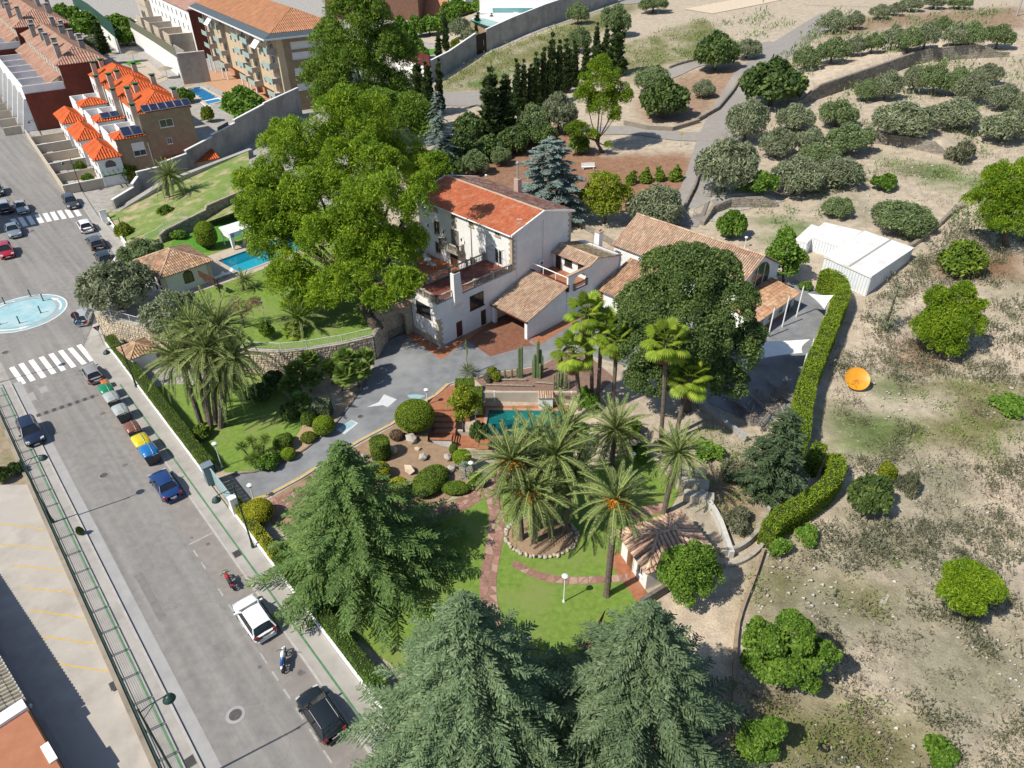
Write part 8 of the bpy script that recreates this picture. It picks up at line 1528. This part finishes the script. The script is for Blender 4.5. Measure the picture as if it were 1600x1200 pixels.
# ---- palms
def frond_mesh(L,droop,n=30,ll=.42,m=None,dead=False):
 C,D,Nn=[],[],[];pts=[np.array([L*t*(1-.12*droop*t),0,L*(.10*t-droop*t*t)])for t in np.linspace(0,1,14)]
 for i in range(n):
  t=.12+.88*i/n;p=np.array([L*t*(1-.12*droop*t),0,L*(.10*t-droop*t*t)]);tan=unit(np.array([1-.24*droop*t,0,.10-2*droop*t]));nrm=np.array([-tan[2],0,tan[0]]);l_=ll*(math.sin(PI*min(1,t*.93+.07))**.6+.12)
  for s in(-1,1):d=unit(tan*.75+np.array([0,s*.8,0])+nrm*(.28)+rng.normal(size=3)*.08);C.append(p+d*l_*.5);D.append(d*l_);Nn.append(nrm)
 C,D,Nn=np.array(C),np.array(D),np.array(Nn);V=cards(C,D,np.linalg.norm(D,axis=1),.0135,Nn,.35);k=len(V)//4;mb=MB();mb.tube(pts,[.035*(1-.8*t)for t in np.linspace(0,1,14)],4);nv=len(V);qs=[tuple(range(4*i,4*i+4))for i in range(k)]+[tuple(a+nv for a in f)for f in mb.f if len(f)==4]
 return npmesh('frond',np.concatenate([V,np.array(mb.v)]),np.array(qs),m)
FD=[frond_mesh(1,d,50,.115,L_date)for d in(.22,.5,.9)]
def fanmesh(m,droop=.5,n=19):
 C,V=[],[];mb=MB();mb.tube([(0,0,0),(.3,0,.05),(.55,0,.02)],[.02,.014,.01],4);vs=[]
 for i in range(n):
  a=-1.75+3.5*i/(n-1);d=np.array([math.cos(a),math.sin(a),0]);w_=np.array([-d[1],d[0],0])*.042;o_=np.array([.55,0,.02]);L=.48*(1-.18*abs(a)/1.75);p1=o_+d*L*.55+np.array([0,0,.03-.06*droop]);p2=o_+d*L*.97+np.array([0,0,-.42*droop*L])
  vs+=[o_,p1-w_,p2,p1+w_]
 vs=np.array(vs);nv=len(vs);qs=[tuple(range(4*i,4*i+4))for i in range(n)]+[tuple(a+nv for a in f)for f in mb.f if len(f)==4];return npmesh('frond',np.concatenate([vs,np.array(mb.v)]),np.array(qs),m)
FF=[fanmesh(L_fan,.45),fanmesh(L_fan,.95),fanmesh(L_deadf,1.1)];FC=[fanmesh(leaf('shrub fan frond',(.13,.22,.04),(.27,.37,.08),.4,.3,.45),.25)]
fruitm=mat('orange dates',(.62,.22,.015),(.75,.33,.03),6,.6)
def head(o,c,R,n,kind,seed,skirt=0,lo=-.55):
 r=random.Random(seed);c=Vector(c)
 for i in range(n):
  f=(i+.5)/n;el=1.35-(1.35-lo)*f**.8;ph=i*2.39996+r.uniform(-.2,.2)
  if kind=='date':me=FD[0 if f<.3 else(1 if f<.75 else 2)];q=link('frond',me,o,c);s=R*r.uniform(.88,1.08)
  elif kind=='fan':me=FF[0 if f<.55 else 1];q=link('frond',me,o,c+Vector((0,0,.25-.5*f)));s=R*r.uniform(.85,1.1)
  else:me=FC[0];q=link('frond',me,o,c);s=R*r.uniform(.8,1.1)
  q.rotation_euler=(r.uniform(-.25,.25),-el,ph);q.scale=(s,)*3
 for i in range(skirt):q=link('frond',FF[2],o,c-Vector((0,0,.5)));q.rotation_euler=(0,1.1+r.uniform(-.2,.3),i*2.4);q.scale=(R*.8,)*3
def trunk_to(o,a,b,r,bulge=1.0,m=None):
 a,b=Vector(a),Vector(b);mb=MB();n=max(4,int((b-a).length/.35));d=Vector((b.x-a.x,b.y-a.y,0))*.25
 pts=[a.lerp(b,i/n)-d*math.sin(PI*i/n)*.5 for i in range(n+1)];rad=[r*(1.35 if i==0 else 1)*(1+.09*(i%2))*(bulge if i>n-3 else 1)for i in range(n+1)];mb.tube(pts,rad,9);mb.build('trunk',m or barkp,o,local=True)
def fruit(o,c,R,k,seed):
 r=random.Random(seed)
 for i in range(k):
  ph=-1.57+(i-1.5)*.55+r.uniform(-.1,.1);e=Vector(c)+Vector((math.cos(ph)*R*.20,math.sin(ph)*R*.20,R*.02));n=260;p=np.array(e)+rng.normal(size=(n,3))*np.array([.2,.17,.2]);link('date_bunch',cmesh('date_bunch',cards(p,rdir(n),.13,.1),fruitm),o);MB().tube([tuple(c),tuple(Vector(c)+Vector((math.cos(ph)*R*.2,math.sin(ph)*R*.2,.1))),tuple(e)],.02,4).build('stalk',fruitm,o,local=True)
def palm(label,stems,R,n,kind,tr,z0=0.0,name='date_palm',seed=1,skirt=0,fr=0,lo=-.55):
 """stems: (base px, head px, depth offset of the head)"""
 B0=P(*stems[0][0],z0);o=thing(name,label,'palm',B0)
 for i,(b,h,dy)in enumerate(stems):
  B=P(*b,z0)-B0;T_=PY(*h,P(*b,z0)[1]+dy)-B0;trunk_to(o,tuple(B),tuple(T_),tr,1.25 if kind=='date' else 1.1);head(o,T_,R*(1 if i==0 else rnd.uniform(.85,1.0)),n,kind,seed+i,skirt,lo)
  if fr and i<fr:fruit(o,Vector(T_),R,4,seed+i)
 return o
palm('big many stemmed date palm clump on the round stone bed',[((835,850),(828,768),-.3),((815,845),(800,720),.6),((860,842),(868,712),.8),((845,825),(840,690),2.0),((880,835),(895,742),.8),((850,815),(885,672),3.0)],3.9,49,'date',.26,seed=3,fr=2)
palm('single tall date palm with orange date bunches before the garden house',[((948,930),(963,782),0)],3.2,46,'date',.24,seed=21,fr=1);palm('leaning date palm above the stepped wall and ramp',[((1037,802),(1060,708),.4)],3.0,50,'date',.22,seed=31);palm('date palm between the teal pool and the fan palms',[((955,730),(962,672),.3)],3.6,48,'date',.24,seed=41)
palm('many stemmed date palm clump on the lawn inside the street hedge',[((330,668),(322,545),0),((315,664),(282,560),.4),((345,668),(365,558),-.4),((338,660),(340,510),1.2),((325,655),(300,515),1.5),((352,655),(352,590),.2)],4.1,48,'date',.26,seed=51);palm('short date palm on the grass bank beside the compound wall',[((262,305),(264,275),0)],3.6,50,'date',.3,z0=2.4,seed=61);palm('low arching palm on the terrace lawn under the huge pine',[((470,515),(468,500),0)],3.2,30,'date',.25,z0=TZ3,seed=71,lo=.1);palm('dark green cycad at the near end of the terrace pool',[((382,452),(382,440),0)],1.9,34,'date',.22,z0=TZ3,name='cycad',seed=81,lo=-.1)
WS=[('front left fan palm with a brown skirt above the cacti',(906,640),(896,552),3),('tallest fan palm of the left group, beside the link house',(925,622),(918,490),4),('fan palm squeezed between the tallest one and the dark tree',(934,625),(940,515),0),('fan palm in front of the dark dome tree, right of the left group',(957,636),(964,530),2),('tall fan palm on the slope before the dark dome tree',(1032,690),(1040,535),2),('rightmost fan palm leaning over the sandy slope',(1055,686),(1078,590),2)]
for i,(lab,b,h,sk)in enumerate(WS):palm(lab,[(b,h,0)],2.4,27,'fan',.2,name='fan_palm',seed=100+i*7,skirt=sk*3)
palm('small fan palm with one slim trunk against the curving stone wall',[((468,560),(456,522),0)],1.5,18,'fan',.13,z0=0,name='fan_palm',seed=150,skirt=2)
palm('wide clump of bushy fan palms beside the driveway curve',[((545,600),(540,562),0),((560,605),(562,578),0),((520,600),(515,575),0),((535,610),(538,588),-.5),((575,590),(570,560),.5)],1.5,50,'cham',.1,name='fan_palm_clump',seed=160,lo=-.5);palm('dark clump of bushy fan palms in the shade by the lawn',[((470,610),(462,580),0),((485,612),(488,592),0),((455,620),(452,602),0),((478,645),(470,628),0),((490,590),(482,562),.5)],1.45,48,'cham',.1,name='fan_palm_clump',seed=170,lo=-.5)
# spiky yuccas, agave, cacti
SPK=[cmesh('leaves',cards(np.concatenate([(d:=unit(rdir(150)*np.array([1,1,.8])+np.array([0,0,.35])))*.45]),d,.9,.06),L_grass),cmesh('leaves',cards(d*.4,d,.8,.035),L_olive)]
def spiky(name,label,px,stems,s,me,z0=0.0,cat='plant'):
 o=thing(name,label,cat,P(*px,z0))
 for x,y,h in stems:MB().tube([(x*.4,y*.4,0),(x,y,h)],[.09,.06],6).build('stem',barkp,o,local=True);q=link('leaves',me,o,(x,y,h));q.scale=(s,)*3;q.rotation_euler=(0,0,rnd.uniform(0,6))
 return o
spiky('yucca','clump of spiky yuccas on stems beside the driveway lawn',(402,722),[(-1.2,.3,1.6),(-.4,.9,1.9),(.4,.2,1.5),(.9,.9,2.0),(.1,-.3,.9),(1.3,.2,.6),(-.5,-.2,.5)],.85,SPK[0]);ag=spiky('agave','grey green agave with a tall flower stalk at the edge of the driveway',(731,586),[(0,0,.45)],1.7,SPK[1]);MB().tube([(0,0,.3),(-.05,.1,2.2),(.05,.15,3.0),(-.05,.2,4.6)],[.05,.04,.10,.03],6).build('flower_stalk',L_lime,ag,local=True)
def cactus(label,px,arms):
 o=thing('cactus',label,'cactus',P(*px,.01))
 for x,y,h,r in arms:
  mb=MB();k=12;vs=[];pr_=[(0,1.0),(h*.5,1.05),(h-.25,1),(h-.06,.7),(h,.2)]
  for z,f in pr_:
   for j in range(k*2):t=PI*j/k;q=r*f*(1 if j%2 else.78);vs.append((x+q*math.cos(t),y+q*math.sin(t),z))
  n=k*2;mb.add(vs,[(i*n+j,i*n+(j+1)%n,(i+1)*n+(j+1)%n,(i+1)*n+j)for i in range(4)for j in range(n)]+[tuple(range(4*n,5*n))]);mb.build('stem',stemg,o,local=True)
 return o
cactus('pair of tall straight column cacti in the brown gravel bed',(815,590),[(0,0,4.2,.16),(-.28,0,4.0,.13),(-.5,.1,1.3,.1)]);cactus('thick many armed column cactus nearest the fan palms',(840,590),[(0,0,4.9,.17),(.3,.2,3.6,.15),(-.35,0,3.2,.16),(-.2,.35,2.7,.15),(.25,-.2,2.0,.14),(.5,.1,2.9,.13),(-.5,.2,2.4,.13)]);cactus('branching candelabra cactus at the right end of the gravel bed',(876,605),[(math.cos(i*2.4)*.25*math.sqrt(i),math.sin(i*2.4)*.25*math.sqrt(i),2.6-.12*i,.075)for i in range(14)])
cactus('short grey cactus left of the log edging',(789,592),[(0,0,1.3,.11),(.2,0,.6,.09)]);cactus('second short grey cactus beside the log edging',(800,590),[(0,0,1.2,.11)])
for lb,px,c in(('golden barrel cactus in the gravel bed',(775,594),'lime'),('spiny prickly pear bush near the agave',(769,585),'lime'),('small brown cactus mound beside the golden barrel',(762,595),'gbush')):plant(c,lb,px,px[1]-12,9,name='cactus',cat='cactus')
for lb,a,b in(('upper weathered log edging the gravel bed',(746,590),(775,583)),('long middle log edging the gravel bed',(783,593),(822,594)),('lower log edging in the gravel bed beside the pool wall',(758,601),(832,603)),('right hand log edging near the candelabra cactus',(835,597),(868,600))):
 A,B=P(*a,.14),P(*b,.14);o=thing('log',lb,'log',A);MB().tube([A,(A+B)/2+ZU*.03,B],[.11,.12,.1],7).build('wood',mat('weathered log',(.25,.21,.17),(.38,.33,.27),3,.95),o);
 for q in(A,B):MB().bar(q-ZU*.15,q+ZU*.22,.09,n=6).build('stake',MATS['weathered log'],o)
# rocks in the rock garden
for i,(px,r,lb)in enumerate((((644,690),.75,'big grey rock by the white brick parapet'),((653,703),.35,'small upright rock between the big grey and the white rock'),((662,717),.6,'white jagged rock in the middle of the rock bed'),((641,737),.7,'dark pitted grey rock near the crescent hedge'),((700,718),.55,'brownish rock beside the small green column bush'),((704,736),.6,'pale brown rock right of the crescent hedge'),((616,705),.6,'shaded grey rock beside the clipped cylinder bush'),((568,715),.4,'rock half hidden behind the cedar tip'),((470,812),.45,'pink brown rock by the flagstones under the cedar'))):
 o=thing('rock',lb,'rock',P(*px));q=link('stone',STONES[i%5],o,(0,0,r*.4));q.scale=(r,r*.8,r*.75);q.rotation_euler=(rnd.uniform(-.3,.3),0,rnd.uniform(0,6))
# clipped shrubs
ICO={}
def clipped(label,px,r,h,m=L_box,z0=0.0,kind='ball',name='clipped_bush',n=2600,ln=.12,sy=1.0,rz=0.):
 """px: ground point, r and h in metres; ball, dome, column or block"""
 B=P(*px,z0);o=thing(name,label,'shrub',B,rz);k=n
 if kind=='block':u=rng.uniform(-1,1,(k,3));a=rng.choice(5,k,p=[.18,.18,.18,.18,.28]);D=np.zeros((k,3));
 if kind=='block':
  for i,(ax_,sg)in enumerate(((0,1),(0,-1),(1,1),(1,-1),(2,1))):u[a==i,ax_]=sg;D[a==i,ax_]=sg
  C=u*np.array([r,r*sy,h/2])+np.array([0,0,h/2])
 else:
  D=rdir(k);D[:,2]=np.where(D[:,2]<-.5,-D[:,2],D[:,2]);e=4.0 if kind=='column' else 2.2;q=(np.abs(D[:,0])**e+np.abs(D[:,1])**e*0+np.abs(D[:,2])**e+np.abs(D[:,1])**e)**(1/e)if kind=='column' else np.ones(k);rad_=np.hypot(D[:,0],D[:,1])
  if kind=='column':q=np.maximum(rad_,np.abs(D[:,2]))
  C=D/q[:,None]*np.array([r,r*sy,h/2])+np.array([0,0,h/2])
 ax=unit(rdir(k)+D*.4);link('foliage',cmesh('foliage',cards(C,ax,ln*rng.uniform(.7,1.4,k),ln*.5,D),m),o);mb=MB()
 if kind=='block':mb.box((0,0,h/2-.02),(2*r*.97,2*r*sy*.97,h*.97))
 elif kind=='column':mb.lathe([(r*.96,0),(r*.96,h*.97)],n=16,sy=sy)
 else:mb.lathe([(r*.96*math.cos(t),h/2+h*.49*math.sin(t))for t in np.linspace(-1.3,1.5,9)],n=18,sy=sy)
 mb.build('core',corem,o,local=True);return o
clipped('very large clipped green dome beside the brick stairs',(650,668),2.0,3.0,L_hedge,n=8000,ln=.12);clipped('clipped green cylinder bush in the rock bed',(596,714),.95,2.1,L_box,kind='column',n=3600);clipped('yellow green clipped dome nearest the clipped cylinder',(594,746),1.05,1.6,L_yel,n=3600);clipped('yellow green clipped dome farther right beside the crescent hedge',(625,774),1.0,1.9,L_yel,n=3600);clipped('small green column bush below the white brick parapet',(709,710),.42,1.2,L_box,n=1400);clipped('rounded green bush beside the palm fronds in the rock bed',(722,722),.9,1.3,L_hedge,n=2800);clipped('tiny bright green bush inside the crescent hedge',(693,748),.5,.85,L_hedge,n=1400)
clipped('crescent shaped clipped hedge in the rock bed, left arm',(672,760),1.35,1.5,L_box,n=5200,sy=1.6,rz=-.5);clipped('low clipped crescent hedge, right arm near the path',(712,768),1.3,.9,L_box,n=3600,sy=.6);clipped('clipped green block at the driveway corner above the citrus tree',(727,615),1.0,1.6,L_box,kind='block',n=3800,sy=.7);clipped('tall clipped block beside the beige pool wall',(744,640),.7,2.4,L_box,z0=-.8,kind='block',n=3600,sy=1.2);clipped('grey green clipped cube in the sandy bed by the fan palms',(506,650),.85,1.9,L_olive,kind='block',n=2600);clipped('large round clipped ball at the driveway bend',(508,676),1.1,1.9,L_hedge,n=3200);clipped('darker round ball beside the large clipped ball',(485,662),.85,1.4,L_box,n=2200)
clipped('dark clipped ball at the lawn edge below the bend',(444,700),.95,1.5,L_box,n=2400);clipped('small bright ball at the driveway kerb',(452,716),.7,1.1,L_hedge,n=1800);clipped('small dark ball behind the kerb ball',(450,690),.5,1.0,L_box,n=1200);clipped('round golden green ball under the gate lamp',(407,812),1.3,2.0,L_yel,n=4200);clipped('tall clipped cylinder shrub by the back wall of the pool terrace',(327,388),1.5,4.0,L_hedge,z0=TZ3,n=6000,ln=.16);clipped('small orange flowering bush beside the large clipped ball',(483,688),.8,.8,L_lime,n=900);clipped('reddish feathery bush below the huge clipped dome',(620,685),.7,.9,L_red,n=900)
# ---- hedges
def hedge(label,pts,wd,h,m,ln=.15,dens=140,z0=None,corner=.12,name='hedge'):
 pts=resample([np.array(p[:2])for p in smooth_line([p[:2]for p in pts],1)],.5);k=len(pts);o=thing(name,label,'hedge',(*pts[k//2],0 if z0 is None else z0));C,D=[],[]
 for i in range(k-1):
  a,b=pts[i],pts[i+1];d=b-a;L=np.hypot(*d);d/=L;n=np.array([-d[1],d[0]]);zb=float(hz(*a))if z0 is None else z0;m_=int(dens*L*(wd+2*h));hv=h*(1+.03*math.sin(i*.7)+rnd.uniform(-.015,.015));w2=wd*(1+.05*math.sin(i*.45+1))
  s=rng.uniform(0,wd+2*h,m_);t=rng.uniform(0,L,m_);x=np.where(s<h,-w2/2,np.where(s<h+wd,(s-h)/wd*w2-w2/2,w2/2));z=np.where(s<h,s/h*hv,np.where(s<h+wd,hv,(wd+2*h-s)/h*hv));nx=np.where(s<h,-1,np.where(s<h+wd,0,1));nz=np.where((s>=h)&(s<h+wd),1,.1)
  rr=rng.normal(0,.05,m_);C.append(np.column_stack([a[0]+d[0]*t+n[0]*(x+nx*rr),a[1]+d[1]*t+n[1]*(x+nx*rr),zb+z+nz*rr]));D.append(np.column_stack([n[0]*nx,n[1]*nx,nz]))
 for e,sg in((0,-1),(k-1,1)):
  d=pts[1]-pts[0]if e==0 else pts[-1]-pts[-2];d=d/np.hypot(*d)*sg;n=np.array([-d[1],d[0]]);m_=int(dens*wd*h);x=rng.uniform(-wd/2,wd/2,m_);z=rng.uniform(0,h,m_);p=pts[e];zb=float(hz(*p))if z0 is None else z0;C.append(np.column_stack([p[0]+n[0]*x,p[1]+n[1]*x,zb+z]));D.append(np.tile([d[0],d[1],.1],(m_,1)))
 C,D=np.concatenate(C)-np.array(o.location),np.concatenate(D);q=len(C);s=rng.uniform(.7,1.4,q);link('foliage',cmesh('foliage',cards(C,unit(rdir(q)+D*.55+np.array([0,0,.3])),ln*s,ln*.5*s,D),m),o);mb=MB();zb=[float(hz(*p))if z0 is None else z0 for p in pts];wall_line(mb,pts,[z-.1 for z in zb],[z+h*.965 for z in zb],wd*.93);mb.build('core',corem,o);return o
hedge('long clipped green hedge along the street pavement beside the palms',[S(along(165,543),1.95),S(along(240,645),1.95),S(along(316,747),1.95)],.95,1.45,L_box,.1,260);hedge('yellow green hedge along the pavement below the gate',[S(along(361,800),1.85),S(along(435,880),1.85)],.75,1.35,L_yel,.11,260);hedge('dark ivy green hedge along the pavement below the near cedars',[S(along(436,882),1.95),S(60,1.95)],.9,1.3,L_bright,.12,200)
HZ=3.0
hedge('tall clipped hedge running down from the sheds past the shade sails',[P(a,b,HZ)for a,b in((1288,421),(1316,434),(1319,456),(1304,488),(1292,520),(1279,550),(1263,590),(1256,630),(1252,668),(1250,678))],1.7,HZ,L_hedge,.15,170);hedge('clipped hedge block closing the end of the tall hedge',[P(a,b,2.2)for a,b in((1284,692),(1270,715))],1.1,2.2,L_hedge,.14,170);hedge('curved clipped hedge sweeping down to the concrete ramp',[P(a,b,2.3)for a,b in((1304,708),(1312,725),(1302,746),(1275,770),(1245,788),(1215,805),(1202,824))],1.3,2.3,L_hedge,.15,170)
# withered palm fronds piled on the drive
fp=thing('frond_heap','heap of withered grey palm fronds lying on the dark driveway end','frond heap',P(1190,640));GF=frond_mesh(1,.12,60,.2,L_greyf)
for i in range(16):q=link('frond',GF,fp,(rnd.uniform(-2.2,2.2),rnd.uniform(-2.2,2.6),.25+rnd.uniform(0,.5)));q.scale=(3.6,)*3;q.rotation_euler=(rnd.uniform(-.5,.5),rnd.uniform(-.15,.1),rnd.uniform(-2.4,-.6)if i%2 else rnd.uniform(.6,2.4))
# ---- scrub, grass and stones nobody could count
def scatter(nm,m,n,keepf,per,ln,wd,spread,up=1.2,xr=(-25,150),yr=(18,260)):
 x=rng.uniform(*xr,n*6);y=yr[0]*np.exp(rng.uniform(0,1,n*6)*math.log(yr[1]/yr[0]));z=hz(x,y);px,py,_=proj(np.stack([x,y,z],-1));k=keepf(px,py,x,y)&(px>-40)&(px<1660)&(py>0)&(py<1240);x,y,z=x[k][:n],y[k][:n],z[k][:n];q=len(x);sz=np.repeat(rng.uniform(.45,1.5,q)**1.3*(1+.008*y),per)
 C=np.repeat(np.column_stack([x,y,z]),per,0);off=rng.normal(size=(q*per,3));off[:,2]=np.abs(off[:,2])*.7;off=off*(spread*sz)[:,None];D=unit(rng.normal(size=(q*per,3))*.7+np.array([0,0,up]));C=C+off+D*(ln*sz*.42)[:,None];return link(nm,cmesh(nm,cards(C,D,ln*sz,wd*sz),m))
WILD=[(1160,960),(1200,850),(1330,800),(1320,700),(1300,640),(1310,520),(1440,400),(1480,350),(1620,330),(1640,1240),(1150,1240)];HILL=[(1110,345),(1100,240),(1180,130),(1300,20),(1640,10),(1640,420),(1440,380),(1290,330),(1250,380),(1200,340)]
GREEN=[z for z,c in ZONES if c in(LUSH,DRY)and z[0][0]>650]
def ns(x,y,s,seed,t):return smooth_noise(x,y,s,seed)+.5*smooth_noise(x,y,s/2.7,seed+5)>t
ingreen=lambda px,py:np.any([inpoly(px,py,p)for p in GREEN],0)
wild=lambda px,py:inpoly(px,py,WILD)
a=scatter('scrub',L_scrub,9000,lambda px,py,x,y:wild(px,py)&ns(x,y,4.5,21,-.02)&~ingreen(px,py),26,.20,.055,.24);b=scatter('dry_scrub',leaf('brown scrub',(.14,.115,.075),(.24,.20,.14),.6,.1,.7),4500,lambda px,py,x,y:wild(px,py)&ns(x,y,5.5,31,.1),20,.19,.045,.22);c=scatter('dry_grass',L_tan,3600,lambda px,py,x,y:(wild(px,py)|inpoly(px,py,HILL))&ns(x,y,6,41,.1),9,.2,.025,.18);d=scatter('wild_grass',L_grass,7000,lambda px,py,x,y:ingreen(px,py)&ns(x,y,3,51,-.15),14,.17,.05,.24)
e=scatter('hill_weeds',L_oliveg,2200,lambda px,py,x,y:(inpoly(px,py,HILL)|inpoly(px,py,[(960,140),(1050,60),(1180,10),(1240,40),(1150,75),(1010,120)]))&ns(x,y,7,61,.15),14,.28,.09,.32)
for o in(a,b,c,d,e):o['kind']='stuff'
# scattered pale stones
n=2600;x=rng.uniform(10,120,n*5);y=18*np.exp(rng.uniform(0,1,n*5)*math.log(9));z=hz(x,y);px,py,_=proj(np.stack([x,y,z],-1));k=(wild(px,py)|inpoly(px,py,HILL))&ns(x,y,6,71,.05);x,y,z=x[k][:n],y[k][:n],z[k][:n];q=len(x);oc=np.array([(1,0,0),(0,1,0),(-1,0,0),(0,-1,0),(0,0,1),(0,0,-1)],float);V=oc[None]*rng.uniform(.6,1.3,(q,6,1))*(rng.uniform(.05,.17,q)*(1+.006*y))[:,None,None]*np.array([1.2,1,.6])+np.column_stack([x,y,z+.02])[:,None];tf=np.array([(0,1,4),(1,2,4),(2,3,4),(3,0,4),(1,0,5),(2,1,5),(3,2,5),(0,3,5)]);Q=(np.arange(q)[:,None,None]*6+tf[None]).reshape(-1,3)
o=link('stones',npmesh('stones',V.reshape(-1,3),Q,mat('pale limestone',(.46,.42,.36),(.60,.56,.49),2,.9,island=.15),k=3));o['kind']='stuff'
